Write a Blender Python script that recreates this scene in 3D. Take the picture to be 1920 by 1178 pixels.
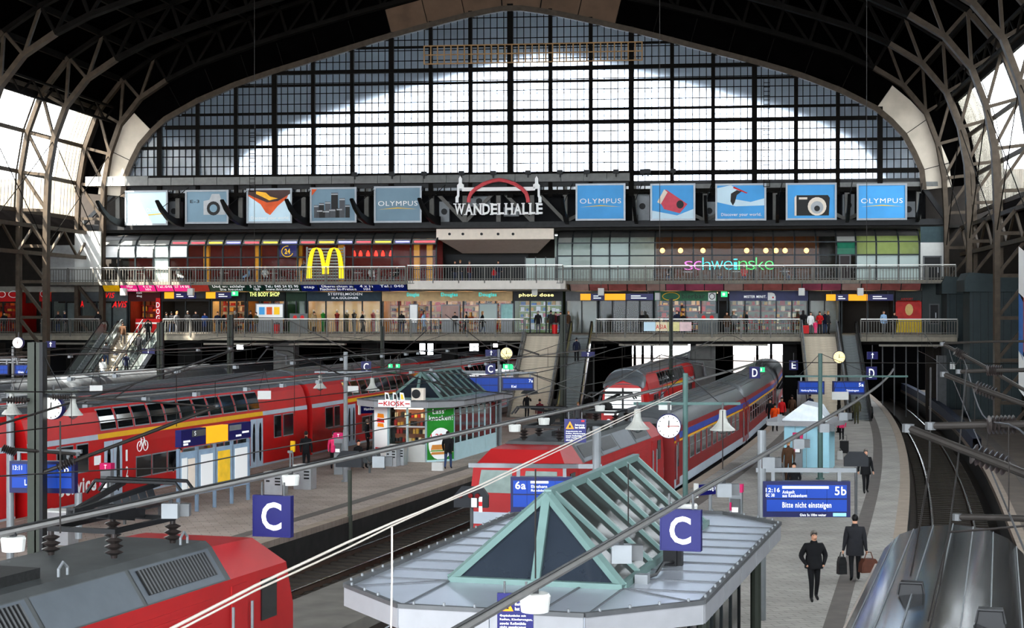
import bpy, math, random
from mathutils import Vector, Matrix
random.seed(7)
R = math.radians
PI = math.pi
for _o in list(bpy.data.objects):
    bpy.data.objects.remove(_o)
SC = bpy.context.scene
COL = SC.collection

# ------------------------------------------------------------------ camera, sky, sun, exposure
FPX, CAMH, HZ = 3100.0, 7.1, 589.0          # focal length in px of the 1920 px frame, eye height, horizon row
cam_d = bpy.data.cameras.new('camera')
cam = bpy.data.objects.new('camera', cam_d)
COL.objects.link(cam)
cam.location = (0, 0, CAMH)
cam.rotation_euler = (PI / 2, 0, 0)
cam_d.sensor_width = 36
cam_d.lens = FPX / 1920 * 36
cam_d.clip_start, cam_d.clip_end = 0.5, 2000
SC.camera = cam

world = bpy.data.worlds.new('overcast_sky')
SC.world = world
world.use_nodes = True
_bg = world.node_tree.nodes['Background']
_bg.inputs[0].default_value = (0.86, 0.93, 1.0, 1)
_bg.inputs[1].default_value = 3.4

sun_d = bpy.data.lights.new('sun', 'SUN')
sun = bpy.data.objects.new('sun', sun_d)
COL.objects.link(sun)
sun_d.energy = 15.0
sun_d.angle = R(0.6)
sun_d.color = (1.0, 0.93, 0.82)
sun.rotation_euler = Vector((0.56, 0.36, -0.90)).to_track_quat('-Z', 'Y').to_euler()

SC.view_settings.view_transform = 'Standard'
SC.view_settings.look = 'None'
SC.view_settings.exposure = 2.2
SC.view_settings.gamma = 1
SC.view_settings.use_curve_mapping = False
SC.cycles.max_bounces = 6
SC.cycles.diffuse_bounces = 3
SC.cycles.glossy_bounces = 3
SC.cycles.transmission_bounces = 4
SC.cycles.transparent_max_bounces = 16
SC.cycles.caustics_reflective = False
SC.cycles.caustics_refractive = False
SC.cycles.sample_clamp_indirect = 6

# ------------------------------------------------------------------ frames of reference
ANG = R(7)                                     # the hall's long axis turns 7 degrees off the view
CA, SA, DF = math.cos(ANG), math.sin(ANG), 129.0
def W(u, v, z):                                # hall frame (u right, v away, z up) -> world
    return (u * CA + v * SA, DF - u * SA + v * CA, z)
def F(px, py, v=0.0):                          # photo pixel -> hall frame (u, z) on the plane v
    k = (px - 960) / FPX
    u = (k * (DF + v * CA) - v * SA) / (CA + k * SA)
    return u, CAMH - (py - HZ) / FPX * (DF - u * SA + v * CA)
def U(px, v=0.0): return F(px, 0, v)[0]
def at(px, py, d):                             # photo pixel at a depth -> world
    return Vector(((px - 960) / FPX * d, d, CAMH - (py - HZ) / FPX * d))
def on(px, py, z=0.0):                         # photo pixel on a level -> world
    d = FPX * (CAMH - z) / (py - HZ)
    return Vector(((px - 960) / FPX * d, d, z))
def bend(d):                                   # tracks swing from 0.30 to the hall's direction
    t = d - 50
    return 0.30 * t if t < 0 else 0.30 * t - 0.0007 * t * t
def bend_r(d):
    t = d - 60
    return 0.25 * (d - 50) - (0.00057 * t * t if t > 0 else 0)
def tx(x50, d, b=bend): return x50 + b(d)

# ------------------------------------------------------------------ materials
_M = {}
def lin(c):
    return tuple(((x / 255) / 12.92 if x / 255 <= .04045 else ((x / 255 + .055) / 1.055) ** 2.4) for x in c)
def M(name, rgb=(128, 128, 128), rough=.6, metal=0., var=.12, scale=3., emit=0., bump=0., spec=.22, stretch=None):
    if name in _M: return _M[name]
    m = bpy.data.materials.new(name); m.use_nodes = True; _M[name] = m
    nt = m.node_tree; b = nt.nodes['Principled BSDF']
    c = lin(rgb) if emit > 0 else tuple(x ** 1.2 for x in lin(rgb))
    b.inputs['Roughness'].default_value = rough
    b.inputs['Metallic'].default_value = metal
    b.inputs['Specular IOR Level'].default_value = spec
    b.inputs['Base Color'].default_value = (*c, 1)
    if var > 0:
        tc = nt.nodes.new('ShaderNodeTexCoord'); n = nt.nodes.new('ShaderNodeTexNoise')
        n.inputs['Scale'].default_value = scale; n.inputs['Detail'].default_value = 5
        src = tc.outputs['Object']
        if stretch:
            mp = nt.nodes.new('ShaderNodeMapping'); mp.inputs['Scale'].default_value = stretch
            nt.links.new(src, mp.inputs[0]); src = mp.outputs[0]
        nt.links.new(src, n.inputs['Vector'])
        r = nt.nodes.new('ShaderNodeValToRGB')
        r.color_ramp.elements[0].position = .3; r.color_ramp.elements[1].position = .7
        r.color_ramp.elements[0].color = (*[x * (1 - var) for x in c], 1)
        r.color_ramp.elements[1].color = (*[min(1, x * (1 + var)) for x in c], 1)
        nt.links.new(n.outputs['Fac'], r.inputs[0]); nt.links.new(r.outputs[0], b.inputs['Base Color'])
        if bump > 0:
            bp = nt.nodes.new('ShaderNodeBump'); bp.inputs['Strength'].default_value = bump
            nt.links.new(n.outputs['Fac'], bp.inputs['Height']); nt.links.new(bp.outputs[0], b.inputs['Normal'])
    if emit > 0:
        b.inputs['Emission Color'].default_value = (*c, 1); b.inputs['Emission Strength'].default_value = emit
    return m
def glass_mat(name, tint=(225, 235, 240), clear=.75, dirt=(150, 155, 155), rough=.05, scale=.6, spread=.25, gloss=.12, blur=0.):
    if name in _M: return _M[name]
    m = bpy.data.materials.new(name); m.use_nodes = True; _M[name] = m
    nt = m.node_tree; nt.nodes.clear(); N = nt.nodes.new; L = nt.links.new
    out = N('ShaderNodeOutputMaterial')
    tr = N('ShaderNodeBsdfTransparent'); tr.inputs[0].default_value = (*lin(tint), 1)
    if blur:
        rf = N('ShaderNodeBsdfRefraction'); rf.inputs['Color'].default_value = (*lin(tint), 1); rf.inputs['Roughness'].default_value = .38; rf.inputs['IOR'].default_value = 1.12
        t0 = tr; tr = N('ShaderNodeMixShader'); tr.inputs[0].default_value = blur; L(t0.outputs[0], tr.inputs[1]); L(rf.outputs[0], tr.inputs[2])
    di = N('ShaderNodeBsdfTranslucent'); di.inputs[0].default_value = (*lin(dirt), 1)
    df = N('ShaderNodeBsdfDiffuse'); df.inputs[0].default_value = (*lin(dirt), 1)
    ad = N('ShaderNodeMixShader'); ad.inputs[0].default_value = .5
    L(di.outputs[0], ad.inputs[1]); L(df.outputs[0], ad.inputs[2])
    gl = N('ShaderNodeBsdfGlossy'); gl.inputs['Roughness'].default_value = rough
    tc = N('ShaderNodeTexCoord'); n = N('ShaderNodeTexNoise'); n.inputs['Scale'].default_value = scale; n.inputs['Detail'].default_value = 4
    L(tc.outputs['Object'], n.inputs['Vector'])
    mr = N('ShaderNodeMapRange'); mr.inputs[1].default_value = .3; mr.inputs[2].default_value = .7
    mr.inputs[3].default_value = max(0, 1 - clear - spread); mr.inputs[4].default_value = min(1, 1 - clear + spread)
    L(n.outputs['Fac'], mr.inputs[0])
    mx = N('ShaderNodeMixShader'); L(mr.outputs[0], mx.inputs[0]); L(tr.outputs[0], mx.inputs[1]); L(ad.outputs[0], mx.inputs[2])
    m2 = N('ShaderNodeMixShader'); m2.inputs[0].default_value = gloss
    L(mx.outputs[0], m2.inputs[1]); L(gl.outputs[0], m2.inputs[2]); L(m2.outputs[0], out.inputs[0])
    return m
def paving(name, rgb, su, sv, ang, var=.08):
    """slab paving: brick pattern laid at an angle"""
    if name in _M: return _M[name]
    m = M(name, rgb, .75, 0, 0)
    nt = m.node_tree; b = nt.nodes['Principled BSDF']; N = nt.nodes.new; L = nt.links.new
    tc = N('ShaderNodeTexCoord'); mp = N('ShaderNodeMapping'); mp.inputs['Rotation'].default_value = (0, 0, ang)
    L(tc.outputs['Object'], mp.inputs[0])
    br = N('ShaderNodeTexBrick'); c = lin(rgb)
    br.inputs['Scale'].default_value = 1
    br.inputs['Brick Width'].default_value = su; br.inputs['Row Height'].default_value = sv
    br.inputs['Mortar Size'].default_value = .012
    br.inputs['Color1'].default_value = (*[x * (1 - var) for x in c], 1)
    br.inputs['Color2'].default_value = (*[x * (1 + var) for x in c], 1)
    br.inputs['Mortar'].default_value = (*[x * .55 for x in c], 1)
    L(mp.outputs[0], br.inputs['Vector'])
    n = N('ShaderNodeTexNoise'); n.inputs['Scale'].default_value = .7; n.inputs['Detail'].default_value = 6
    L(tc.outputs['Object'], n.inputs['Vector'])
    mr = N('ShaderNodeMapRange'); mr.inputs[1].default_value = .3; mr.inputs[2].default_value = .7; mr.inputs[3].default_value = .8; mr.inputs[4].default_value = 1.15
    L(n.outputs['Fac'], mr.inputs[0])
    mu = N('ShaderNodeVectorMath'); mu.operation = 'SCALE'
    L(br.outputs['Color'], mu.inputs[0]); L(mr.outputs[0], mu.inputs['Scale']); L(mu.outputs[0], b.inputs['Base Color'])
    return m
def emis(name, rgb, s): return M(name, rgb, .5, 0, 0, emit=s * .42)

def ordw(n):
    o = ['first', 'second', 'third', 'fourth', 'fifth', 'sixth', 'seventh', 'eighth', 'ninth', 'tenth', 'eleventh', 'twelfth', 'thirteenth', 'fourteenth', 'fifteenth', 'sixteenth', 'seventeenth', 'eighteenth', 'nineteenth', 'twentieth']
    return o[n] if n < 20 else 'twenty-' + o[n - 20] if n < 29 else 'number %d' % (n + 1)
# palette
BLK = M('black_paint', (22, 22, 24), .5)
DKG = M('dark_grey_steel', (52, 52, 53), .55, .2, .2)
MDG = M('mid_grey_steel', (96, 97, 98), .5, .2, .15)
LTG = M('light_grey_metal', (132, 135, 137), .45, .2, .1)
WHT = M('white_enamel', (192, 192, 188), .5, 0, .04)
STL = M('brown_grey_steel', (82, 72, 61), .6, .15, .25, 2.5)
STD = M('soot_and_shade_steel', (30, 28, 26), .8, 0, .25, 1.5, spec=.05)
ROOF = M('soot_and_shade_boards', (12, 11, 11), .95, 0, .3, .8, spec=0)
CRM = M('cream_cladding', (226, 214, 200), .55, 0, .05)
CON = M('concrete', (122, 118, 112), .85, 0, .18, 1.2)
COND = M('dark_concrete', (62, 60, 57), .9, 0, .2, 1.2)
BLU = M('navy_sign_blue', (28, 28, 96), .4, 0, .04)
BLS = emis('display_blue', (20, 60, 190), .45)
WTX = emis('white_lettering', (245, 248, 250), .15)
WPR = M('white_print', (240, 240, 238), .5, 0, 0)
RED = M('train_red', (190, 26, 28), .4, 0, .1, .8, spec=.3)
REDD = M('dull_train_red', (138, 36, 36), .45, 0, .12, .8)
ROOFG = M('train_roof_grey', (112, 116, 120), .4, .35, .15, 1.5, stretch=(4, .3, 1))
TGL = M('dark_train_glass', (22, 28, 32), .06, 0, .2, .5, spec=.8)
GRN = M('teal_frame_green', (112, 134, 130), .45, .1, .08)
POLE = M('pole_grey_green', (66, 70, 62), .55, .1, .12)
ALU = M('brushed_aluminium', (176, 178, 180), .32, .7, .08, 4)
SKIN = M('skin', (205, 160, 135), .6, 0, .05)
RUB = M('black_rubber', (28, 28, 28), .7)
YEL = M('yellow_print', (250, 205, 40), .5, 0, .03)
ORG = M('orange_print', (246, 150, 20), .5, 0, .03)
PNK = emis('magenta_sign', (176, 20, 82), .06)
REDP = M('red_print', (205, 30, 34), .5, 0, .05)

LRED = M('loco_red', (166, 44, 46), .5, 0, .12, .8)
# ------------------------------------------------------------------ mesh builder
ORGN = {}
class MB:
    def __init__(s): s.v = []; s.f = []; s.mi = []
    def q(s, pts, m=0):
        b = len(s.v); s.v += [tuple(p) for p in pts]; s.f.append(tuple(range(b, b + len(pts)))); s.mi.append(m); return s
    def bx(s, x0, x1, y0, y1, z0, z1, m=0):
        b = len(s.v)
        s.v += [(x0, y0, z0), (x1, y0, z0), (x1, y1, z0), (x0, y1, z0), (x0, y0, z1), (x1, y0, z1), (x1, y1, z1), (x0, y1, z1)]
        for f in ((0, 3, 2, 1), (4, 5, 6, 7), (0, 1, 5, 4), (1, 2, 6, 5), (2, 3, 7, 6), (3, 0, 4, 7)):
            s.f.append(tuple(b + i for i in f)); s.mi.append(m)
        return s
    def c(s, x, y, z, sx, sy, sz, m=0): return s.bx(x - sx / 2, x + sx / 2, y - sy / 2, y + sy / 2, z - sz / 2, z + sz / 2, m)
    def bar(s, p0, p1, w, h=None, up=(0, 0, 1), m=0):
        h = w if h is None else h
        p0 = Vector(p0); p1 = Vector(p1); d = (p1 - p0)
        if d.length < 1e-6: return s
        d.normalize(); up = Vector(up)
        if abs(d.dot(up)) > .98: up = Vector((0, 1, 0))
        a = d.cross(up).normalized() * (w / 2); c = a.cross(d).normalized() * (h / 2)
        b = len(s.v)
        for p in (p0, p1):
            s.v += [tuple(p - a - c), tuple(p + a - c), tuple(p + a + c), tuple(p - a + c)]
        for f in ((0, 1, 2, 3), (7, 6, 5, 4), (0, 4, 5, 1), (1, 5, 6, 2), (2, 6, 7, 3), (3, 7, 4, 0)):
            s.f.append(tuple(b + i for i in f)); s.mi.append(m)
        return s
    def path(s, pts, r, n=6, m=0, caps=True):
        pts = [Vector(p) for p in pts]; rs = r if isinstance(r, (list, tuple)) else [r] * len(pts)
        b = len(s.v); prev = None
        for i, p in enumerate(pts):
            t = (pts[min(i + 1, len(pts) - 1)] - pts[max(i - 1, 0)]).normalized()
            if prev is None:
                up = Vector((0, 0, 1)) if abs(t.z) < .95 else Vector((1, 0, 0))
                a = t.cross(up).normalized()
            else:
                a = (prev - t * prev.dot(t)).normalized()
            prev = a; c = t.cross(a)
            for k in range(n):
                g = 2 * PI * k / n
                s.v.append(tuple(p + (a * math.cos(g) + c * math.sin(g)) * rs[i]))
        for i in range(len(pts) - 1):
            for k in range(n):
                k2 = (k + 1) % n
                s.f.append((b + i * n + k, b + i * n + k2, b + (i + 1) * n + k2, b + (i + 1) * n + k)); s.mi.append(m)
        if caps:
            s.f.append(tuple(b + k for k in range(n - 1, -1, -1))); s.mi.append(m)
            s.f.append(tuple(b + (len(pts) - 1) * n + k for k in range(n))); s.mi.append(m)
        return s
    def tube(s, p0, p1, r, n=8, m=0): return s.path([p0, p1], r, n, m)
    def lathe(s, prof, n=12, c=(0, 0, 0), m=0, axis='z'):
        b = len(s.v)
        for r, z in prof:
            for k in range(n):
                g = 2 * PI * k / n; x, y = r * math.cos(g), r * math.sin(g)
                if axis == 'z': p = (c[0] + x, c[1] + y, c[2] + z)
                elif axis == 'y': p = (c[0] + x, c[1] + z, c[2] + y)
                else: p = (c[0] + z, c[1] + x, c[2] + y)
                s.v.append(p)
        for i in range(len(prof) - 1):
            for k in range(n):
                k2 = (k + 1) % n
                s.f.append((b + i * n + k, b + i * n + k2, b + (i + 1) * n + k2, b + (i + 1) * n + k)); s.mi.append(m)
        s.f.append(tuple(b + k for k in range(n - 1, -1, -1))); s.mi.append(m)
        s.f.append(tuple(b + (len(prof) - 1) * n + k for k in range(n))); s.mi.append(m)
        return s
    def ext(s, poly, a0, a1, axis='y', m=0):
        """extrude a 2D polygon: axis y: (x,z); z: (x,y); x: (y,z)"""
        def P(p, a): return (p[0], a, p[1]) if axis == 'y' else (p[0], p[1], a) if axis == 'z' else (a, p[0], p[1])
        b = len(s.v); n = len(poly)
        s.v += [P(p, a0) for p in poly] + [P(p, a1) for p in poly]
        s.f.append(tuple(range(b, b + n))); s.f.append(tuple(range(b + 2 * n - 1, b + n - 1, -1))); s.mi += [m, m]
        for i in range(n):
            j = (i + 1) % n; s.f.append((b + i, b + n + i, b + n + j, b + j)); s.mi.append(m)
        return s
    def strip(s, A, B, m=0):
        """quads between two polylines"""
        b = len(s.v); n = len(A); s.v += [tuple(p) for p in A] + [tuple(p) for p in B]
        for i in range(n - 1): s.f.append((b + i, b + i + 1, b + n + i + 1, b + n + i)); s.mi.append(m)
        return s
    def grid(s, rows, m=0):
        b = len(s.v); n = len(rows[0])
        for r in rows: s.v += [tuple(p) for p in r]
        for i in range(len(rows) - 1):
            for k in range(n - 1):
                s.f.append((b + i * n + k, b + i * n + k + 1, b + (i + 1) * n + k + 1, b + (i + 1) * n + k)); s.mi.append(m)
        return s
    def lattice(s, xs, zs, w, y, t, wz=None, m=0):
        """one connected grating of bars in the x-z plane, front at y, thickness t"""
        wz = w if wz is None else wz
        X = [e for x in xs for e in (x - w / 2, x + w / 2)]; Z = [e for z in zs for e in (z - wz / 2, z + wz / 2)]
        b = len(s.v); nx, nz = len(X), len(Z)
        for yy in (y, y + t):
            for z in Z:
                for x in X: s.v.append((x, yy, z))
        I = lambda i, j, l: b + l * nx * nz + j * nx + i
        sol = lambda i, j: 0 <= i < nx - 1 and 0 <= j < nz - 1 and (i % 2 == 0 or j % 2 == 0)
        for i in range(nx - 1):
            for j in range(nz - 1):
                if not sol(i, j): continue
                s.f.append((I(i, j, 0), I(i + 1, j, 0), I(i + 1, j + 1, 0), I(i, j + 1, 0))); s.mi.append(m)
                s.f.append((I(i, j, 1), I(i, j + 1, 1), I(i + 1, j + 1, 1), I(i + 1, j, 1))); s.mi.append(m)
                for di, dj, a, c2 in ((-1, 0, (i, j), (i, j + 1)), (1, 0, (i + 1, j), (i + 1, j + 1)), (0, -1, (i, j), (i + 1, j)), (0, 1, (i, j + 1), (i + 1, j + 1))):
                    if not sol(i + di, j + dj):
                        s.f.append((I(*a, 0), I(*c2, 0), I(*c2, 1), I(*a, 1))); s.mi.append(m)
        return s
    def build(s, name, mat, parent=None, smooth=False, org=None):
        me = bpy.data.meshes.new(name)
        o0 = org if org is not None else (ORGN.get(parent.name, (0, 0, 0)) if parent else (0, 0, 0))
        me.from_pydata([(x - o0[0], y - o0[1], z - o0[2]) for x, y, z in s.v], [], s.f)
        mats = mat if isinstance(mat, (list, tuple)) else [mat]
        for m in mats: me.materials.append(m)
        if len(mats) > 1: me.polygons.foreach_set('material_index', s.mi)
        if smooth:
            me.polygons.foreach_set('use_smooth', [True] * len(me.polygons))
        me.update()
        o = bpy.data.objects.new(name, me); COL.objects.link(o)
        if parent: o.parent = parent; ORGN[o.name] = ORGN.get(parent.name, (0, 0, 0))
        return o
def tag(o, label=None, cat=None, group=None, kind=None):
    if label: o['label'] = label
    if cat: o['category'] = cat
    if group: o['group'] = group
    if kind: o['kind'] = kind
    return o
def T(name, label, cat, loc=(0, 0, 0), rz=0., group=None, kind=None):
    o = bpy.data.objects.new(name, None); COL.objects.link(o); o.empty_display_size = .2
    o.location = loc; o.rotation_euler = (0, 0, rz)
    return tag(o, label, cat, group, kind)
def FT(name, label, cat, u, v, z, group=None, kind=None):
    """a thing in the hall frame: its meshes are given in hall coordinates"""
    o = T(name, label, cat, W(u, v, z), -ANG, group, kind); ORGN[o.name] = (u, v, z); return o
def fbuild(mb, name, mat, u, v, z, label=None, cat=None, group=None, kind=None, smooth=False):
    """one-mesh thing in the hall frame"""
    o = mb.build(name, mat, None, smooth, (u, v, z)); o.location = W(u, v, z); o.rotation_euler = (0, 0, -ANG)
    ORGN[o.name] = (u, v, z)
    return tag(o, label, cat, group, kind)
def dup(root, loc=None, rz=None, label=None, group=None):
    r = root.copy(); COL.objects.link(r)
    ORGN[r.name] = ORGN.get(root.name, (0, 0, 0))
    if loc is not None: r.location = loc
    if rz is not None: r.rotation_euler = (0, 0, rz)
    if label: r['label'] = label
    if group: r['group'] = group
    for ch in list(root.children):
        c = ch.copy(); COL.objects.link(c); c.parent = r; ORGN[c.name] = ORGN[r.name]
        for g in ch.children:
            e = g.copy(); COL.objects.link(e); e.parent = c
    return r
_TX = {}
_cu = bpy.data.curves.new('type_setter', 'FONT'); _cu.size = 1; _cu.resolution_u = 3; _cu.space_character = 1.09
_TXO = bpy.data.objects.new('type_setter', _cu)
def text_geo(s, bold=0.0):
    key = (s, bold)
    if key not in _TX:
        cu = _TXO.data; cu.body = s; cu.offset = bold
        me = bpy.data.meshes.new_from_object(_TXO)
        v = [tuple(p.co) for p in me.vertices]; f = [tuple(p.vertices) for p in me.polygons]
        bpy.data.meshes.remove(me)
        _TX[key] = (v, f)
    return _TX[key]
def text(s, x0, x1, z0, z1, y, mat, parent, name='lettering', bold=.012, shear=0., keep=False, fn=None):
    """raised print fitted into a box of the x-z plane, read from -y (fn maps x, y, z on)"""
    v, f = text_geo(s, bold)
    if not v: return None
    ax, bx_ = min(p[0] for p in v), max(p[0] for p in v); ay, by = min(p[1] for p in v), max(p[1] for p in v)
    sx = (x1 - x0) / max(bx_ - ax, 1e-6); sz = (z1 - z0) / max(by - ay, 1e-6)
    mb = MB()
    for p in v:
        zz = (p[1] - ay) * sz
        q = (x0 + (p[0] - ax) * sx + shear * zz, y, z0 + zz)
        mb.v.append(fn(*q) if fn else q)
    mb.f = list(f); mb.mi = [0] * len(f)
    return mb.build(name, mat, parent)
# ================================================================== THE HALL
WP = [(31.45, 16.5), (31.3, 18.0), (30.9, 19.0), (29.9, 20.9), (28.2, 22.6), (25.2, 24.2), (22.1, 25.45), (18.9, 26.45), (13.2, 28.05), (10.2, 28.9), (6.2, 29.9), (3.2, 30.6), (0, 31.1)]
IN_P = [(33.0, -1.0), (33.0, 6), (33.0, 14.0), (32.8, 18.0), (32.1, 21.2), (30.9, 23.4), (29.2, 24.9), (26.0, 26.6), (22.5, 27.8), (19, 28.9), (13.2, 30.5), (6.2, 32.2), (0, 33.4)]
def both(p): return [(-x, z) for x, z in p] + [(x, z) for x, z in reversed(p[:-1])]
def offset(p, d):
    out = []
    for i, (x, z) in enumerate(p):
        a, b = p[max(i - 1, 0)], p[min(i + 1, len(p) - 1)]
        tx_, tz = b[0] - a[0], b[1] - a[1]; l = math.hypot(tx_, tz)
        out.append((x - tz / l * d, z + tx_ / l * d))
    return out
def resample(p, step):
    L = [0]
    for a, b in zip(p, p[1:]): L.append(L[-1] + math.dist(a, b))
    n = max(2, round(L[-1] / step)); out = []
    for k in range(n + 1):
        t = L[-1] * k / n
        i = max(j for j in range(len(L)) if L[j] <= t + 1e-9); i = min(i, len(p) - 2)
        w = (t - L[i]) / (L[i + 1] - L[i]); out.append((p[i][0] * (1 - w) + p[i + 1][0] * w, p[i][1] * (1 - w) + p[i + 1][1] * w))
    return out
WPB = both(WP); INB = resample(both(IN_P), 2.6); OUTB = offset(INB, 2.1); SKIN_P = offset(INB, 2.6)
WPF = resample(WPB, 1.5)
def wp_z(u):
    u = min(31.4, abs(u))
    for a, b in zip(WP[::-1], WP[::-1][1:]):
        if a[0] <= u <= b[0]: return a[1] + (b[1] - a[1]) * (u - a[0]) / (b[0] - a[0])
    return 16

# ---- ground
BAL = M('brown_ballast', (58, 50, 43), .95, 0, .45, 9, bump=.4)
mb = MB(); mb.bx(-120, 120, -20, 330, -1.6, -1.05)
tag(mb.build('floor', BAL), 'dark ballast ground under the tracks', kind='structure')

# ---- steel arches
RV = [-.55 - 11.2 * k for k in range(14)]
def make_rib():
    rib = FT('roof_rib', 'riveted steel arch rib nearest the glazed gable', None, 0, RV[0], 0, kind='structure')
    v = RV[0]
    for nm, P, w, t in (('inner_chord', INB, .62, .34), ('outer_chord', OUTB, .5, .3)):
        m = MB(); A = offset(P, -t / 2); B = offset(P, t / 2); n = len(P)
        ring = [[(A[i][0], v - w / 2, A[i][1]) for i in range(n)], [(B[i][0], v - w / 2, B[i][1]) for i in range(n)],
                [(B[i][0], v + w / 2, B[i][1]) for i in range(n)], [(A[i][0], v + w / 2, A[i][1]) for i in range(n)], [(A[i][0], v - w / 2, A[i][1]) for i in range(n)]]
        m.grid(ring)
        m.mi = [1 if sum(m.v[i][2] for i in f) / 4 > 25.5 else 0 for f in m.f]; m.build(nm, [STL, STD], rib)  # upper chords darker: the unlit vault's shade put into the colour
    for i in range(len(INB)):
        a = INB[i]; b = OUTB[i]
        MB().bar((a[0], v, a[1]), (b[0], v, b[1]), .22, .2, (0, 1, 0)).build('strut', STD if a[1] > 25.5 else STL, rib)  # struts and diagonals take the same painted shade higher up
        if i + 1 < len(INB):
            c = OUTB[i + 1] if i < len(INB) / 2 else OUTB[i]; d = INB[i] if i < len(INB) / 2 else INB[i + 1]
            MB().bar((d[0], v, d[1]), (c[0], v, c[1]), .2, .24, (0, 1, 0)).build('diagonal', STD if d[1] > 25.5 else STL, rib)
    return rib
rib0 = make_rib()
_ord = ['', 'second', 'third', 'fourth', 'fifth', 'sixth', 'seventh', 'eighth', 'ninth', 'tenth', 'eleventh', 'twelfth', 'thirteenth', 'fourteenth']
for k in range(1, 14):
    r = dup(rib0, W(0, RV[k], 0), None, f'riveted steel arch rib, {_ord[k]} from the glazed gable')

# ---- roof deck (dark, over the crown) and side glazing
zc = 23.6
crown = [p for p in SKIN_P if p[1] > zc]
mb = MB(); mb.grid([[(x, 0.2, z) for x, z in crown], [(x, -150, z) for x, z in crown]])
mb.grid([[(x, 0.2, z + .4) for x, z in crown], [(x, -150, z + .4) for x, z in crown]])
fbuild(mb, 'ceiling', ROOF, 0, 0, 30, 'sooty boarded vault over the crown of the train shed', kind='structure')
for i in range(0, len(crown), 1):
    x, z = crown[i]
    mb = MB(); mb.bar((x, 0, z - .35), (x, -150, z - .35), .2, .45)
    fbuild(mb, 'purlin', STD, x, 0, z, 'sooty long roof purlin under the vault', kind='structure')
GLS = glass_mat('shed_side_glass', (244, 246, 246), .72, (225, 215, 195), .2, .5, .1, .05)
side = [p for p in SKIN_P if p[0] > 0 and 13 < p[1] <= zc + 1.4]
side = sorted(side, key=lambda p: p[1])
BARM = M('glazing_bar_steel', (84, 76, 66), .6, .1, .2)
for sgn, nm, lab in ((-1, 'window_1', 'sunlit curved glazing along the left flank of the vault'), (1, 'window_2', 'curved glazing behind the steel arches on the right')):
    win = FT(nm, lab, None, sgn * 35, 0, 14, kind='structure')
    nb = 4 if sgn < 0 else 6
    for k in range(13):
        va, vb = (0.0 if k == 0 else RV[k]), RV[k + 1] if k < 12 else -148
        cols = 3 if k < nb else 1
        for c in range(cols):
            a = va + (vb - va) * c / cols; b = va + (vb - va) * (c + 1) / cols
            for i in range(len(side) - 1):
                p, q = side[i], side[i + 1]
                MB().q([(sgn * p[0], a, p[1]), (sgn * p[0], b, p[1]), (sgn * q[0], b, q[1]), (sgn * q[0], a, q[1])]).build('pane', GLS, win)
            if k < nb:
                m = MB()
                for s_ in range(1 if c else 0, 6):
                    vv = a + (b - a) * s_ / 6; w = .17 if s_ == 0 else .04
                    m.strip([(sgn * (p[0] - .12), vv - w, p[1]) for p in side], [(sgn * (p[0] - .12), vv + w, p[1]) for p in side])
                tag(m.build('glazing_bars', BARM, win), kind='stuff')
    for i, p in enumerate(side):
        MB().bar((sgn * (p[0] - .2), 0, p[1]), (sgn * (p[0] - .2), -148, p[1]), .16, .3).build('purlin', BARM, win)
# clerestory lattice girder where glass meets the deck
for sgn in (-1, 1):
    x, z = side[-1]; g = FT('trim_%d' % (3 if sgn < 0 else 4), 'lattice eaves girder where the glazing meets the dark vault', None, sgn * (x - 1.4), 0, z - .5, kind='structure')
    for dz in (-1.1, .1): MB().bar((sgn * (x - 1.5), 0, z + dz), (sgn * (x - 1.5), -80, z + dz), .2, .16).build('girder_chord', STD, g)
    for k in range(40):
        MB().bar((sgn * (x - 1.5), -2 * k, z - 1.1 if k % 2 else z + .1), (sgn * (x - 1.5), -2 * k - 2, z + .1 if k % 2 else z - 1.1), .12, .12).build('girder_diagonal', STD, g)
# wind bracing ties between the arches
for sgn in (-1, 1):
    for k in range(0, 4):
        i0, i1 = 5, 8
        P = INB if sgn < 0 else [(-p[0], p[1]) for p in INB]
        for a, b in ((i0, i1), (i1, i0)):
            mb = MB(); mb.tube((P[a][0], RV[k], P[a][1]), (P[b][0], RV[k + 1], P[b][1]), .035, 5)
            fbuild(mb, 'tie_rod', STD, P[a][0], RV[k], P[a][1], 'thin crossed tie rod between two arch ribs', kind='structure')

# ---- arch reveal panels round the gable
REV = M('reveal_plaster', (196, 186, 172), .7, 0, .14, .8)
REVB = M('reveal_lit_brown', (112, 92, 76), .8, 0, .2, .8)
rev = FT('trim_1', 'curved reveal of plaster panels framing the gable window', None, 0, 0, 16, kind='structure')
RO = offset(WPF, 2.0)
n = len(WPF); step = 2
for i in range(0, n - 1, step):
    j = min(i + step, n - 1); idx = list(range(i, j + 1)); e = .02
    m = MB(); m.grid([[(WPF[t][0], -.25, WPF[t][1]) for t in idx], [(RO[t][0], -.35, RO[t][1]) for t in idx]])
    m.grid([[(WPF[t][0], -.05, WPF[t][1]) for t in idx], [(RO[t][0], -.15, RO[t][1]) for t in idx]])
    um = abs(WPF[(i + j) // 2][0]); m.build('panel', REV if um > 28.0 else REVB if um < 9.5 else ROOF, rev)  # upper panels dark with soot and shade, crown brown as lit, in the colour
m = MB(); A = offset(WPF, -.3); B = offset(WPF, .12)
m.grid([[(A[i][0], y, A[i][1]) for i in range(n)] for y in (.2, -.45)]); m.strip([(A[i][0], -.45, A[i][1]) for i in range(n)], [(B[i][0], -.45, B[i][1]) for i in range(n)])
m.build('arch_rim', STL, rev)
m = MB(); A = RO; B = offset(WPF, 6)
m.strip([(A[i][0], -.1, A[i][1]) for i in range(n)], [(B[i][0], -.1, B[i][1]) for i in range(n)]); m.build('spandrel', ROOF, rev)
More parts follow.
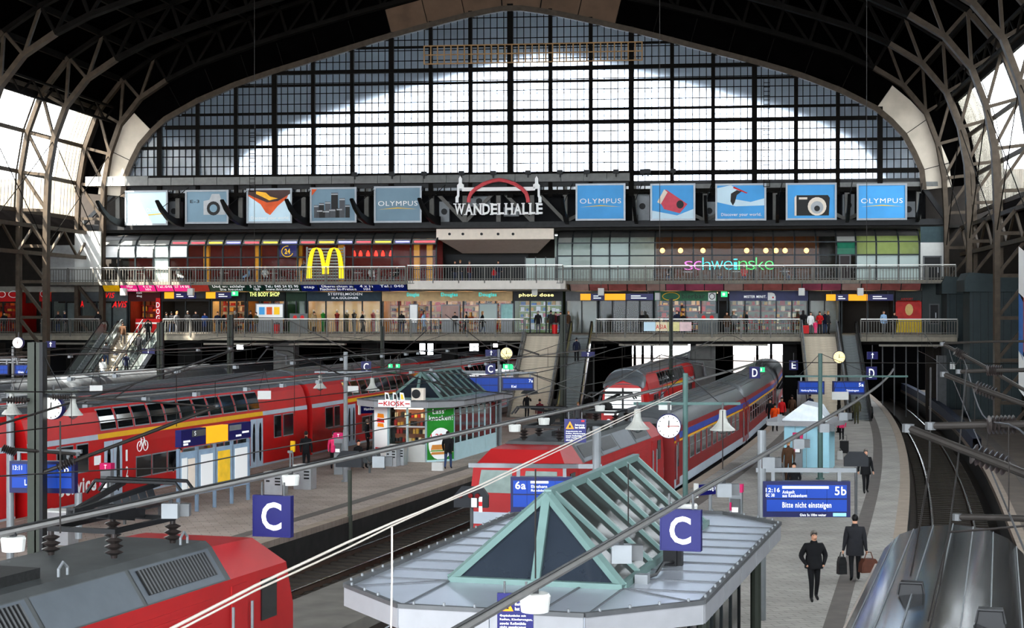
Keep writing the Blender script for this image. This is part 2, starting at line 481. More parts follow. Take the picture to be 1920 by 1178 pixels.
for i in range(0, n, step):
    MB().bar((WPF[i][0], -.27, WPF[i][1]), (RO[i][0], -.37, RO[i][1]), .09, .05).build('panel_joint', STD, rev)

# ---- glazed gable
GB = glass_mat('gable_glass', (222, 232, 244), .72, (132, 146, 160), .12, .45, .2, .06, .6)
gab = FT('wall_front', 'great arched gable window of small panes', None, 0, 0, 17, kind='structure')
MU = [-.12 + 3.14 * k for k in range(-10, 11)]
ROWS = [16.4 + .815 * k for k in range(19)]
HEAVY = {18.0: .34, 22.0: .3, 26.2: .3, 16.6: .3}
for k, u in enumerate(MU):
    if abs(u) > 31: continue
    top = wp_z(u) + .2; big = (k % 3 == 1) or abs(u) < 1
    w = .46 if abs(u) < 1 else .4 if big else .3
    MB().bx(u - w / 2, u + w / 2, -.3, .25, 16.2, top).build('mullion', STD, gab)
for z, w in HEAVY.items():
    hw = max(abs(x) for x, zz in [(p[0], p[1]) for p in WPF if p[1] <= z + .3] or [(31.3, 0)])
    hw = min([31.3] + [abs(p[0]) for p in WPF if p[1] >= z - .1][:1])
    MB().bx(-hw, hw, -.34, .15, z - w / 2, z + w / 2).build('transom', STD, gab)
for z in (20.35, 23.0, 25.2, 28.05):
    hw = [abs(p[0]) for p in WPF if p[1] >= z - .1][0]
    MB().bx(-hw, hw, -.2, .1, z - .09, z + .09).build('transom', STD, gab)
for k in range(len(MU) - 1):
    a, b = MU[k], MU[k + 1]; top = max(wp_z(a), wp_z(b), wp_z((a + b) / 2)) if abs(a) < 31.2 or abs(b) < 31.2 else 17
    low = min(wp_z(a), wp_z(b))
    zs = [z for z in ROWS if z < top + .5]
    if len(zs) < 2: continue
    MB().lattice([a + (b - a) * i / 6 for i in range(7)], zs, .065, -.08, .05, .07).build('glazing_bars', STD, gab)
    for i in range(len(zs) - 1):
        MB().q([(a, 0.02, zs[i]), (b, 0.02, zs[i]), (b, 0.02, zs[i + 1]), (a, 0.02, zs[i + 1])]).build('pane', GB, gab)
# maintenance walkway with battens under the crown, ladders
m = MB(); m.lattice([-6.8 + .53 * i for i in range(33)], [26.6, 27.3, 28.0], .1, -.9, .05, .09); 
fbuild(m, 'maintenance_rack', M('rusty_timber', (170, 138, 100), .8), 0, -.9, 26.6, 'rusty slatted maintenance rack hanging across the top of the gable window', 'rack')
for px in (478, 1437):
    u = U(px); m = MB(); m.lattice([u - .22, u + .22], [16.8 + .33 * i for i in range(26 if px > 1000 else 17)], .05, -.75, .05)
    fbuild(m, 'ladder', STD, u, -.7, 16.8, 'dark steel ladder fixed to the %s half of the gable window' % ('left' if px < 960 else 'right'), 'ladder')
for i, px in enumerate((665, 735, 795, 865, 925, 990, 1050, 1100, 1155, 1205, 1215, 1262)):
    u = U(px, -1); m = MB(); m.c(u, -1, 18.05, .42, .35, .32).c(u, -1, 17.8, .1, .1, .3)
    fbuild(m, 'floodlight', BLK, u, -1, 17.8, 'small black floodlight on the ledge below the gable glass, %s from the left' % ordw(i), 'floodlight', 'floodlights on the ledge')

# ---- the hall goes on behind the gable: second dark vault and its far opening
VB = 31.0
mb = MB(); P = offset(WPF, .35)
mb.grid([[(x, .4, z) for x, z in P], [(x, VB, z) for x, z in P]])
fbuild(mb, 'ceiling', M('rear_vault_boards', (58, 58, 60), .9, 0, .2, .6), 0, VB / 2, 25, 'dim rear vault seen through the gable window', kind='structure')
far = FT('wall_back', 'far gable frame behind the window', None, 0, VB, 17, kind='structure')
for u in MU:
    if abs(u) < 31: MB().bx(u - .14, u + .14, VB, VB + .2, 12, wp_z(u)).build('mullion', STD, far)
for z in (18.0, 20.5, 23.0, 26.2, 28.5):
    hw = [abs(p[0]) for p in WPF if p[1] >= z - .1][0]; MB().bx(-hw, hw, VB, VB + .2, z - .1, z + .1).build('transom', STD, far)
mb = MB(); mb.bx(-50, 50, 2.5, 60, 17.0, 17.3)
fbuild(mb, 'ceiling', M('flat_roof_felt', (120, 124, 128), .8), 0, 30, 17, 'flat grey roof of the station concourse behind the gable', kind='structure')

# ---- side aisles: dark roofs and outer walls
for sgn in (-1, 1):
    m = MB(); pts = [(35.2, 13.6), (38, 15.6), (42, 17.2), (48, 18), (60, 18)]
    m.strip([(sgn * a, 2, z) for a, z in pts], [(sgn * a, -150, z) for a, z in pts]); m.strip([(sgn * a, 2, z + .3) for a, z in pts], [(sgn * a, -150, z + .3) for a, z in pts])
    fbuild(m, 'ceiling', ROOF, sgn * 45, -50, 16, 'dark roof of the %s side aisle' % ('left' if sgn < 0 else 'right'), kind='structure')
    m = MB(); m.bx(sgn * 60 - .2, sgn * 60 + .2, -150, 2, -1.2, 18.2)
    fbuild(m, 'wall_left' if sgn < 0 else 'wall_right', M('aisle_wall', (44, 40, 37), .9), sgn * 60, -50, 0, 'dark outer wall of the %s aisle' % ('left' if sgn < 0 else 'right'), kind='structure')
    m = MB(); m.bx(min(sgn * 31.8, sgn * 60), max(sgn * 31.8, sgn * 60), 2, 2.3, 8 if sgn < 0 else -1.2, 18.2); m.bx(min(sgn * 41, sgn * 60), max(sgn * 41, sgn * 60), 7, 7.3, -1.2, 9)
    fbuild(m, 'wall_front', M('aisle_end_wall', (58, 53, 49), .9), sgn * 47, 2, 0, 'dark end wall of the %s aisle' % ('left' if sgn < 0 else 'right'), kind='structure')
    # edge girder joining the column heads
    g = FT('trim_%d' % (5 if sgn < 0 else 6), 'lattice edge girder along the arch feet', None, sgn * 34, 0, 12, kind='structure')
    for dz in (11.6, 13.6): MB().bar((sgn * 34.2, 0, dz), (sgn * 34.2, -150, dz), .3, .28).build('girder_chord', STL, g)
    for k in range(30):
        MB().bar((sgn * 34.2, -2.8 * k, 11.6 if k % 2 else 13.6), (sgn * 34.2, -2.8 * k - 2.8, 13.6 if k % 2 else 11.6), .16, .16).build('girder_diagonal', STL, g)
# ================================================================== THE CONCOURSE BUILDING ACROSS THE TRACKS
ZL, ZU = 5.6, 9.65
VL, VU = -4.5, -2.0
def rect(px0, py0, px1, py1, v):
    pm = (px0 + px1) / 2
    return U(px0, v), U(px1, v), F(pm, py1, v)[1], F(pm, py0, v)[1]
SLABM = M('gallery_concrete', (128, 122, 112), .8, 0, .15)
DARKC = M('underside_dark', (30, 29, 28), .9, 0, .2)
uL, uR = -52.0, U(1795, VL)
mb = MB(); mb.bx(uL, uR, VL, 6.5, ZL - .18, ZL)
fbuild(mb, 'floor', SLABM, 0, VL, ZL, 'lower gallery floor over the tracks', kind='structure')
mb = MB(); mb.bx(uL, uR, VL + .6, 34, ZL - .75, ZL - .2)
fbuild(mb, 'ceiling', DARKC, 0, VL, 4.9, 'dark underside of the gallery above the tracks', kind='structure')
mb = MB(); mb.bx(uL, uR, VL - .02, VL + .12, ZL - .52, ZL - .19)
fbuild(mb, 'trim_7', M('gallery_edge', (150, 143, 130), .8, 0, .15), 0, VL, ZL - .5, 'pale edge beam along the lower gallery', kind='structure')
mb = MB(); mb.bx(U(80, VU), U(822, VU), VU, 6.5, ZU - .25, ZU); mb.bx(U(1050, VU), U(1800, VU), VU, 6.5, ZU - .25, ZU)
fbuild(mb, 'floor', SLABM, 0, VU, ZU, 'upper gallery floor', kind='structure')
mb = MB(); u0, u1 = U(762, -3.5), U(1058, -3.5)
poly = [(u0, -1.0), (u0, -3.0), (u0 + .3, -3.4), (u0 + .9, -3.5), (u1 - .9, -3.5), (u1 - .3, -3.4), (u1, -3.0), (u1, -1.0), (u1, 6.5), (u0, 6.5)]
mb.ext(poly, 8.98, ZU, 'z')
fbuild(mb, 'floor', M('white_balcony', (206, 200, 192), .6, 0, .05), 0, -3, 9, 'rounded white balcony slab in the middle of the facade', kind='structure')
mb = MB(); mb.bx(uL, uR, 6.5, 6.8, ZL, 17.2)
fbuild(mb, 'wall_back', M('inner_wall', (58, 54, 50), .9), 0, 6.5, ZL, 'inner back wall of the concourse', kind='structure')
mb = MB(); mb.bx(U(80, 1), U(1800, 1), 1.0, 6.5, 13.68, 13.9)
fbuild(mb, 'ceiling', COND, 0, 2, 13.7, 'roof slab over the upper shops', kind='structure')
mb = MB(); mb.bx(uL, uR, .9, 6.5, 8.9, 9.35)
fbuild(mb, 'ceiling', M('shop_ceiling', (150, 146, 138), .8), 0, 2, 9, 'ceiling of the lower shops', kind='structure')

# ---- railings
RAILM = M('railing_grey', (112, 110, 105), .5, .2, .1)
RAILT = M('handrail_pale', (196, 194, 188), .35, .4, .05)
def railing(px0, px1, v, z, label, h=1.1, skirt=.25, pitch=.19, gal='lower gallery'):
    a, b = U(px0, v), U(px1, v)
    t = FT('railing', label, 'railing', a, v, z, 'gallery railings')
    n = max(2, round((b - a) / pitch))
    MB().lattice([a + (b - a) * i / n for i in range(n + 1)], [z - skirt, z + .12, z + h - .12], .045, v, .03, .05).build('balusters', RAILM, t)
    np_ = max(1, round((b - a) / 2.1))
    for i in range(np_ + 1):
        x = a + (b - a) * i / np_; MB().bx(x - .045, x + .045, v - .06, v + .06, z - skirt, z + h).build('post', RAILM, t)
    MB().bar((a, v, z + h + .02), (b, v, z + h + .02), .09, .07).build('handrail', RAILT, t)
for a, b, l in ((-60, 40, 'grey baluster railing at the far left end of the lower gallery'), (78, 186, 'grey baluster railing left of the left escalators on the lower gallery'),
                (306, 982, 'long grey baluster railing between the left and middle stairs'), (1118, 1500, 'grey baluster railing between the middle and right stairs with a hung banner'),
                (1614, 1795, 'grey baluster railing right of the right escalator')):
    railing(a, b, VL, ZL, l)
for a, b, l in ((80, 760, 'upper gallery railing in front of the curved glass restaurant'), (1056, 1792, 'upper gallery railing in front of the right-hand cafe windows')):
    railing(a, b, VU, ZU, l, pitch=.22)
railing(764, 1055, -3.45, ZU, 'balcony railing with pale handrail in front of the dark entrance', 1.15, .2, .2)

# ---- poster truss
VT = .2
zt0, zt1 = 14.15, 17.35
TRS = M('truss_grey', (112, 110, 106), .6, .1, .1)
tr = FT('trim_2', 'deep steel truss carrying the poster boards', None, 0, VT, 14, kind='structure')
MB().bx(U(150, VT), U(1770, VT), VT - .35, VT + .35, 13.85, 14.3).build('lower_chord', DKG, tr)
MB().bx(U(225, VT), U(1770, VT), VT - .3, VT + .3, 17.0, 17.4).build('upper_chord', DKG, tr)
POSTS = [222, 334, 452, 570, 688, 810, 872, 935, 998, 1060, 1190, 1322, 1453, 1588, 1722]
for px in POSTS:
    u = U(px, VT); MB().bx(u - .17, u + .17, VT - .2, VT + .2, 14.2, 17.1).build('truss_post', TRS, tr)
for i in range(len(POSTS) - 1):
    a, b = U(POSTS[i], VT), U(POSTS[i + 1], VT)
    if i % 2 == (0 if i < 8 else 1): a, b = b, a
    MB().bar((a, VT + .1, 17.0), (b, VT + .1, 14.3), .26, .26, (0, 1, 0)).build('truss_diagonal', TRS, tr)
MB().bar((U(222, VT), VT, 17.1), (U(152, VT), VT, 14.2), .3, .3, (0, 1, 0)).build('truss_diagonal', MDG, tr)
MB().bar((U(1725, VT), VT, 17.1), (U(1775, VT), VT, 14.2), .35, .3, (0, 1, 0)).build('truss_diagonal', DKG, tr)
LEDGE = M('ledge_sheet', (120, 120, 118), .55, .2, .12)
ulist = [160 + 26 * k for k in range(3)] + [235 + 43 * k for k in range(23)]
led = FT('trim_8', 'grey sheet fascia boards above the posters', None, U(160, -.7), -.7, 17.3, kind='structure')
for i in range(len(ulist) - 1):
    a, b = U(ulist[i], -.7), U(ulist[i + 1], -.7)
    MB().bx(a + .02, b - .02, -.75, -.1, 17.35, 17.95 + (.15 if ulist[i] < 240 else 0)).build('fascia_board', WHT if ulist[i] < 230 else LEDGE, led)
mb = MB(); mb.bx(U(1220, -.1), U(1770, -.1), -.3, -.1, 16.75, 17.1)
fbuild(mb, 'trim_9', LEDGE, U(1500), -.2, 16.8, 'grey ledge above the right posters', kind='structure')
mb = MB(); mb.bx(U(150, 1), U(1790, 1), 2.4, 2.7, 13.9, 17.2)
fbuild(mb, 'wall_back', M('plant_room_dark', (42, 42, 44), .9, 0, .3, .4), 0, 2.4, 14, 'dark plant room wall behind the poster truss', kind='structure')
for i, (px, w, h, z) in enumerate(((640, 1.2, .9, 14.4), (760, 1.6, 1.1, 15.2), (835, .8, 1.6, 14.4), (900, 1.8, .8, 15.6), (960, 1.2, .7, 14.8), (1205, 1.1, 2.2, 14.4), (1330, 1.0, 1.4, 14.4), (1590, .9, 1.7, 14.6), (1702, 1.0, 1.2, 14.5), (330, .8, 1.6, 14.6))):
    u = U(px, 1.6); t = FT('ventilation_unit', 'grey ventilation unit behind the poster truss, %s along it' % ordw(sorted((640, 760, 835, 900, 960, 1205, 1330, 1590, 1702, 330)).index(px)), 'ventilation unit', u, 1.6, z, 'ventilation units behind the truss')
    MB().bx(u - w / 2, u + w / 2, 1.1, 2.2, z, z + h).build('casing', LTG, t); MB().lathe([(.25, 0), (.25, .06)], 10, (u, 1.04, z + h / 2), axis='y').build('fan_grille', DKG, t)

# ---- poster boards
PSKY = M('poster_sky_blue', (86, 168, 222), .5, 0, .12, .35); PGRY = M('poster_grey_blue', (128, 152, 166), .5, 0, .12, .35); PWHT = M('poster_pale', (205, 226, 236), .5, 0, .1, .3)
PORG = M('poster_lava_orange', (222, 104, 50), .5, 0, .3, .8); PBRN = M('poster_rock_brown', (84, 60, 56), .5, 0, .25, .8); SIL = M('print_silver', (176, 178, 180), .5, 0, .1); DKP = M('print_dark', (38, 36, 36), .5, 0, .05)
LAVA = M('print_lava_yellow', (246, 190, 60), .5, 0, .1); PNKC = M('print_pink_camera', (206, 84, 100), .5, 0, .1)
FRM = M('poster_frame', (150, 154, 158), .4, .4, .05)
def board(px0, py0, px1, py1, mat, label):
    v = -.62; a, b, c, d = rect(px0, py0, px1, py1, v)
    t = FT('poster_board', label, 'poster', a, v, c, 'poster boards on the truss')
    MB().bx(a, b, v, v + .14, c, d).build('poster', mat, t)
    m = MB(); m.lattice([a, b], [c, d], .14, v - .06, .16); m.build('poster_frame', FRM, t)
    return t, a, b, c, d, v - .015
def poly(t, pts, a, b, c, d, v, mat, name, k=0):
    """a printed shape given in 0..1 of the board"""
    m = MB(); m.ext([(a + (b - a) * x, c + (d - c) * y) for x, y in pts], v - .012 * k - .012, v - .012 * k, 'y'); return m.build(name, mat, t)
def disc(cx, cy, r, n=16, asp=1.0): return [(cx + r * math.cos(2 * PI * i / n), cy + r * asp * math.sin(2 * PI * i / n)) for i in range(n)]
AS = 1.38
def olympus(t, a, b, c, d, v):
    w, h = b - a, d - c
    text('OLYMPUS', a + .07 * w, b - .07 * w, c + .46 * h, c + .6 * h, v - .01, WPR, t, bold=0)
    poly(t, [(.08, .36), (.5, .41), (.93, .36), (.5, .385)], a, b, c, d, v, YEL, 'swoosh')
B = board(236, 359, 313, 421, PWHT, 'pale poster board at the left end of the truss'); poly(*([B[0], [(.55, .3), (.95, .34), (.95, .32), (.55, .27)]] + list(B[1:]) + [YEL, 'swoosh']))  # paler ground than the other OLYMPUS boards
text('OLYMPUS', B[1] + 1.7, B[2] - .3, B[3] + 1.0, B[3] + 1.3, B[5] - .01, WPR, B[0], bold=0)
B = board(349, 358, 427, 418, PGRY, 'grey poster board with a silver reflex camera'); t, a, b, c, d, v = B
poly(t, [(.42, .25), (.95, .25), (.95, .66), (.85, .72), (.8, .9), (.62, .9), (.56, .72), (.42, .68)], a, b, c, d, v, SIL, 'camera_print'); poly(t, disc(.66, .45, .16, 16, AS), a, b, c, d, v, DKP, 'lens_print', 1); poly(t, disc(.66, .45, .09, 12, AS), a, b, c, d, v, PGRY, 'lens_glass_print', 2)
text('E-3', a + .1 * (b - a), a + .32 * (b - a), c + .62 * (d - c), c + .72 * (d - c), v - .01, DKP, t)
B = board(464, 355, 546, 417, PWHT, 'poster board with an erupting orange volcano'); t, a, b, c, d, v = B
poly(t, [(0.02, .98), (.98, .98), (.9, .72), (.7, .5), (.52, .22), (.42, .3), (.3, .55), (.02, .8)], a, b, c, d, v, PORG, 'lava_cloud_print'); poly(t, [(.02, .98), (.98, .98), (.98, .86), (.7, .64), (.45, .6), (.02, .84)], a, b, c, d, v, PBRN, 'rock_print', 1)
poly(t, [(.2, .94), (.42, .9), (.52, .78), (.7, .72), (.5, .66), (.42, .72), (.2, .86)], a, b, c, d, v, LAVA, 'lava_print', 2); text('Discover your world.', a + .08 * (b - a), b - .04 * (b - a), c + .06 * (d - c), c + .18 * (d - c), v - .02, WPR, t)
B = board(583, 353, 667, 416, PGRY, 'grey poster board with a group of camera lenses'); t, a, b, c, d, v = B
poly(t, [(.02, .98), (.14, .98), (.02, .78)], a, b, c, d, v, PORG, 'flame_print')
for i, (x, h, w) in enumerate(((.12, .5, .05), (.24, .56, .055), (.38, .6, .06), (.53, .86, .075), (.7, .7, .06), (.82, .5, .05), (.2, .36, .06), (.34, .34, .07), (.48, .38, .07), (.64, .4, .06))):
    poly(t, [(x - w, .12), (x + w, .12), (x + w, h), (x - w, h)], a, b, c, d, v, DKP if i % 2 else M('print_lens_grey', (92, 94, 98), .5), 'lens_print', i % 3); poly(t, [(x - w, h - .06), (x + w, h - .06), (x + w, h - .02), (x - w, h - .02)], a, b, c, d, v, SIL, 'lens_ring_print', 3)
B = board(703, 351, 789, 416, PGRY, 'grey OLYMPUS poster board left of the Wandelhalle sign'); olympus(*B)
B = board(1081, 346, 1171, 412, PSKY, 'blue OLYMPUS poster board right of the Wandelhalle sign'); olympus(*B)
B = board(1221, 346, 1302, 412, PSKY, 'blue poster board with a pink compact camera'); t, a, b, c, d, v = B
poly(t, [(.02, .02), (.98, .02), (.98, .3), (.6, .12), (.02, .26)], a, b, c, d, v, PWHT, 'surf_print'); poly(t, [(.18, .56), (.34, .86), (.84, .44), (.66, .18), (.3, .3)], a, b, c, d, v, PNKC, 'camera_print', 1); poly(t, [(.14, .5), (.3, .86), (.38, .78), (.22, .44)], a, b, c, d, v, CRM, 'camera_end_print', 2); poly(t, disc(.67, .43, .085, 14, AS), a, b, c, d, v, DKP, 'lens_print', 2)
B = board(1343, 346, 1435, 412, PSKY, 'blue poster board with an upside-down kite surfer'); t, a, b, c, d, v = B
poly(t, [(.02, .9), (.3, .98), (.5, .8), (.3, .6), (.7, .5), (.98, .6), (.98, .4), (.4, .38), (.02, .5)], a, b, c, d, v, PWHT, 'spray_print'); poly(t, [(.3, .74), (.42, .84), (.52, .8), (.42, .7), (.38, .5), (.34, .4), (.29, .52)], a, b, c, d, v, DKP, 'surfer_print', 1); poly(t, [(.36, .94), (.64, .76), (.62, .74), (.34, .9)], a, b, c, d, v, REDP, 'kite_board_print', 2)
text('Discover your world.', a + .1 * (b - a), b - .08 * (b - a), c + .08 * (d - c), c + .19 * (d - c), v - .02, WPR, t)
B = board(1475, 345, 1567, 411, PSKY, 'blue poster board with a black compact camera'); t, a, b, c, d, v = B
poly(t, [(.16, .1), (.86, .1), (.88, .6), (.84, .68), (.2, .68), (.16, .62)], a, b, c, d, v, DKP, 'camera_print'); poly(t, [(.16, .1), (.2, .1), (.2, .68), (.16, .62)], a, b, c, d, v, CRM, 'camera_end_print', 1); poly(t, disc(.62, .36, .19, 18, AS), a, b, c, d, v, CRM, 'lens_barrel_print', 1); poly(t, disc(.62, .33, .13, 16, AS), a, b, c, d, v, SIL, 'lens_ring_print', 2); poly(t, disc(.62, .3, .06, 12, AS), a, b, c, d, v, DKP, 'lens_print', 3)
poly(t, [(.25, .56), (.42, .56), (.42, .62), (.25, .62)], a, b, c, d, v, CRM, 'flash_print', 1)
B = board(1608, 346, 1699, 411, PSKY, 'blue OLYMPUS poster board at the right end of the truss'); olympus(*B)

# ---- curved black brackets in front of the posters
def bracket(px, i, side):
    u = U(px, -1); s = -1 if side == 'l' else 0
    t = FT('canopy_bracket', 'curved black bracket arm, %s in the row %s of the Wandelhalle sign' % (_ord2[i], 'left' if side == 'l' else 'right'), 'bracket', u, -1, 14, 'curved brackets under the truss')
    P = [(-.2, 14.05), (-1.2, 14.15), (-2.2, 14.55), (-3.0, 15.2), (-3.5, 15.9)]; Q = [(-.2, 14.75), (-1.2, 14.7), (-2.1, 14.95), (-2.8, 15.45), (-3.4, 16.0)]
    dx = -1.1 if side == 'l' else -.1
    m = MB()
    ring = lambda P, o: [(u + dx * min(1, (-v) / 3.5) + o, v, z) for v, z in P]
    m.grid([ring(P, -.12), ring(Q, -.12), ring(Q, .12), ring(P, .12), ring(P, -.12)]); m.build('arm', BLK, t)
    tip = ring(Q, 0)[-2]; MB().tube(tip, (u + .4, -.1, 17.2), .03, 5).build('stay_rod', BLK, t)
_ord2 = ['first', 'second', 'third', 'fourth', 'fifth', 'sixth', 'seventh']
for i, px in enumerate((228, 338, 458, 577, 697, 822)): bracket(px, i, 'l')
for i, px in enumerate((1062, 1193, 1325, 1458, 1590, 1722)): bracket(px, i, 'r')

# ---- WANDELHALLE sign
v = -1.2; t = FT('wandelhalle_sign', 'white WANDELHALLE sign with red arch and two white towers', 'sign', U(935, v), v, 14.8)
a, b, c, d = rect(852, 382, 1018, 402, v); x = a
geo = text_geo('WANDELHALLE', .0)
SER = {'W': 1.35, 'A': 1.05, 'N': 1.1, 'D': 1.05, 'E': .9, 'L': .85, 'H': 1.1}
tot = sum(SER[ch] for ch in 'WANDELHALLE') + .06 * 10; sc_ = (b - a) / tot
for ch in 'WANDELHALLE':
    w = SER[ch] * sc_; o = text(ch, x + .02, x + w - .02, c, d, v, WPR, t, 'letter', bold=.025); x += w + .06 * sc_
    m = o.modifiers.new('depth', 'SOLIDIFY'); m.thickness = .12; m.offset = 0
    bot, top = {'W': ((), (.06, .5, .94)), 'A': ((.08, .92), ()), 'N': ((.12,), (.12, .88)), 'D': ((.12,), (.12,)), 'E': ((.14,), (.14,)), 'L': ((.14,), (.14,)), 'H': ((.12, .88), (.12, .88))}[ch]
    for fs, zz in ((bot, c), (top, d)):
        for f_ in fs: xs = x - .06 * sc_ - w + w * f_; MB().bx(xs - .13, xs + .13, v - .06, v + .06, zz - .035, zz + .035).build('serif', WPR, o)
def tower(pxc, s):
    m = MB(); pts = [(-9, 380), (-3.5, 380), (-3.5, 371), (-2, 368), (-2, 354), (6.5, 354), (6.5, 346), (3, 344), (3, 335), (0, 330), (-3, 335), (-3, 344), (-6, 347), (-6, 366), (-9, 370)]
    m.ext([F(pxc + s * x, y, v) for x, y in pts], v, v + .15, 'y'); m.build('tower', WPR, t)
tower(863, 1); tower(1006, -1)
a, b, c, d = rect(866, 351, 1003, 358, v); MB().bx(a, b, v, v + .15, c, d).build('cross_bar', WPR, t)
arch = [(879, 380), (880, 372), (884, 363), (893, 354), (908, 345), (923, 340), (936, 337.5), (950, 340), (965, 345), (979, 354), (987, 363), (990, 372), (991, 380)]
m = MB(); m.path([(F(x, y, v)[0], v - .2, F(x, y, v)[1]) for x, y in arch], .15, 8); m.build('red_arch', M('faded_red_arch', (206, 92, 98), .5), t)

# ---- curved glass restaurant (left) and cafe front (right) on the upper level
CURV = [(-.2, 9.65), (-.2, 11.6), (-.2, 12.3), (-.05, 12.62), (.25, 12.95), (.7, 13.3), (1.3, 13.55), (2.0, 13.65)]
def cv(z):
    for (v0, z0), (v1, z1) in zip(CURV, CURV[1:]):
        if z0 <= z <= z1: return v0 + (v1 - v0) * (z - z0) / (z1 - z0)
    return 2.0
RIBM = M('canopy_rib', (44, 50, 52), .45, .3, .1); GUP = glass_mat('shop_glass', (244, 247, 247), .988, (190, 200, 200), .03, .3, .01, .008)
PANT = M('canopy_roof_panel', (84, 82, 80), .4, .3, .1); PANN = M('canopy_pale_panel', (150, 150, 146), .5, .1, .06)
NEON = [emis('neon_red', (255, 70, 80), 1.4), emis('neon_yellow', (255, 225, 60), 1.4), emis('neon_blue', (130, 130, 255), 2.0)]
FROST = M('frosted_panel', (176, 188, 184), .5, 0, .06, .4); SUNW = M('white_sign_panel', (240, 240, 238), .4, 0, .03)
def seg(a, b, z0, z1, n=4, e=.03, off=0.):
    zs = [z0 + (z1 - z0) * i / n for i in range(n + 1)]
    return [[(x, cv(z) + off, z) for z in zs] for x in (a + e, b - e)]
def canopy(pxs, name, label, bays, skip=()):
    t = FT(name, label, 'shopfront', U(pxs[0]), -.2, ZU)
    us = [U(p, -.2) for p in pxs]
    for u in us:
        m = MB(); P = [(u, vv - .08, z) for vv, z in CURV]
        m.strip([(x - .06, y, z) for x, y, z in P], [(x + .06, y, z) for x, y, z in P]); m.strip([(x - .06, y, z) for x, y, z in P], [(x - .06, y + .16, z) for x, y, z in P]); m.strip([(x + .06, y, z) for x, y, z in P], [(x + .06, y + .16, z) for x, y, z in P])
        m.build('rib', RIBM, t)
    for z, w in ((11.6, .1), (12.6, .09), (10.6, .06)):
        MB().bx(us[0], us[-1], cv(z) - .1, cv(z) + .02, z - w / 2, z + w / 2).build('transom', RIBM, t)
    for i in range(len(us) - 1):
        if i in skip: continue
        a, b = us[i], us[i + 1]; k = bays[i] if i < len(bays) else bays[-1]
        MB().grid(seg(a, b, 13.05, 13.65)).build('roof_panel', PANT, t)
        if k[0] in 'rgb':
            MB().grid(seg(a, b, 12.62, 13.03)).build('upper_panel', PANN, t)
            MB().tube((a + .25, cv(12.8) - .08, 12.8), (b - .15, cv(12.8) - .08, 12.8), .05, 6).build('neon_tube', NEON['rgb'.index(k[0])], t)
        elif k[0] == 'o': MB().grid(seg(a, b, 12.62, 13.03)).build('pane', GUP, t)
        else: MB().grid(seg(a, b, 12.62, 13.03)).build('upper_panel', PANN, t)
        mats = {'g': GUP, 'w': SUNW, 'f': FROST, 'n': M('navy_panel', (58, 56, 110), .4), 's': M('sage_panel', (160, 168, 110), .5), 'G': M('green_panel', (30, 110, 86), .4)}
        MB().grid(seg(a, b, 11.65, 12.58, 2)).build('upper_pane', mats[k[1]], t)
        MB().grid(seg(a, b, 9.7, 11.56, 1)).build('lower_pane', mats[k[2]], t)
    return t, us
LP = [189, 222, 254, 288, 317, 352, 385, 418, 452, 487, 522, 558, 592, 628, 662, 697, 735, 770, 818]
bays = ['xwg', 'xwg', 'xwg', 'xff', 'rwg', 'rgg', 'ggg', 'bgg', 'rgg', 'ggg', 'bng', 'rgg', 'ggg', 'bgg', 'rgg', 'ggg', 'bgg', 'rgg']
canopy_l, usl = canopy(LP, 'glass_restaurant_front', 'curved glass restaurant front with neon strips on the upper left gallery', bays)
a, b, c, d = rect(527, 464, 549, 479, -.5)
text('24', a + .25, b - .25, c + .12, d - .1, -.36, YEL, canopy_l, bold=.03)
m = MB(); m.lattice([a, b], [c, d], .03, -.34, .02); 
ring = [((a + b) / 2 + .46 * math.cos(t_), -.36, (c + d) / 2 + .42 * math.sin(t_)) for t_ in [R(80 + 10 * i) for i in range(27)]]
MB().path(ring, .035, 5).build('number_ring', YEL, canopy_l)
RP = [1045, 1073, 1108, 1143, 1180, 1228, 1260, 1300, 1335, 1372, 1413, 1450, 1490, 1530, 1568, 1605, 1643, 1685, 1724]
bays = ['xgf', 'ogg', 'off', 'off', 'ogg', 'ogg', 'ogg', 'ogg', 'ogg', 'ogg', 'ogg', 'ogg', 'ogg', 'ogg', 'xGg', 'ogf', 'ogf', 'ogf']
canopy_r, usr = canopy(RP, 'cafe_glass_front', 'glass cafe front with lit interior on the upper right gallery', bays)

# interiors of the upper level
WRM = emis('warm_lamp', (255, 204, 130), 9.0); CLD = emis('cool_lamp', (235, 245, 255), 7.0); REDL = emis('red_pendant', (255, 40, 30), 2.2)
DRED = M('dark_red_wall', (110, 42, 40), .7, 0, .15); YCOL = M('amber_column', (226, 160, 30), .5); BRW = M('warm_brown_wall', (84, 56, 34), .7, 0, .3, 1.2); GRNW = M('pale_green_wall', (158, 168, 104), .7, 0, .08)
def inner(px0, px1, z0, z1, v, mat, label, name='wall_back'):
    a, b = U(px0, v), U(px1, v); m = MB(); m.bx(a, b, v, v + .15, z0, z1); return fbuild(m, name, mat, a, v, z0, label, kind='structure')
inner(185, 830, ZU, 13.6, 4.2, DRED, 'dark red back wall of the restaurant'); inner(1040, 1230, ZU, 13.6, 4.2, M('cafe_pale_wall', (150, 158, 150), .7), 'pale wall inside the first cafe bays'); inner(1230, 1535, ZU, 13.6, 4.2, BRW, 'warm brown back wall of the cafe'); inner(1605, 1726, ZU, 13.6, 3.0, GRNW, 'pale green wall of the corner kitchen')
for i, px in enumerate((388, 485, 562, 640, 782, 806)):
    u = U(px, .8); m = MB(); m.bx(u - .22, u + .22, .6, 1.0, ZU, 13.2); fbuild(m, 'column', YCOL, u, .8, ZU, 'amber column inside the glass restaurant, %s from the left' % _ord2[i], 'column', 'amber columns')
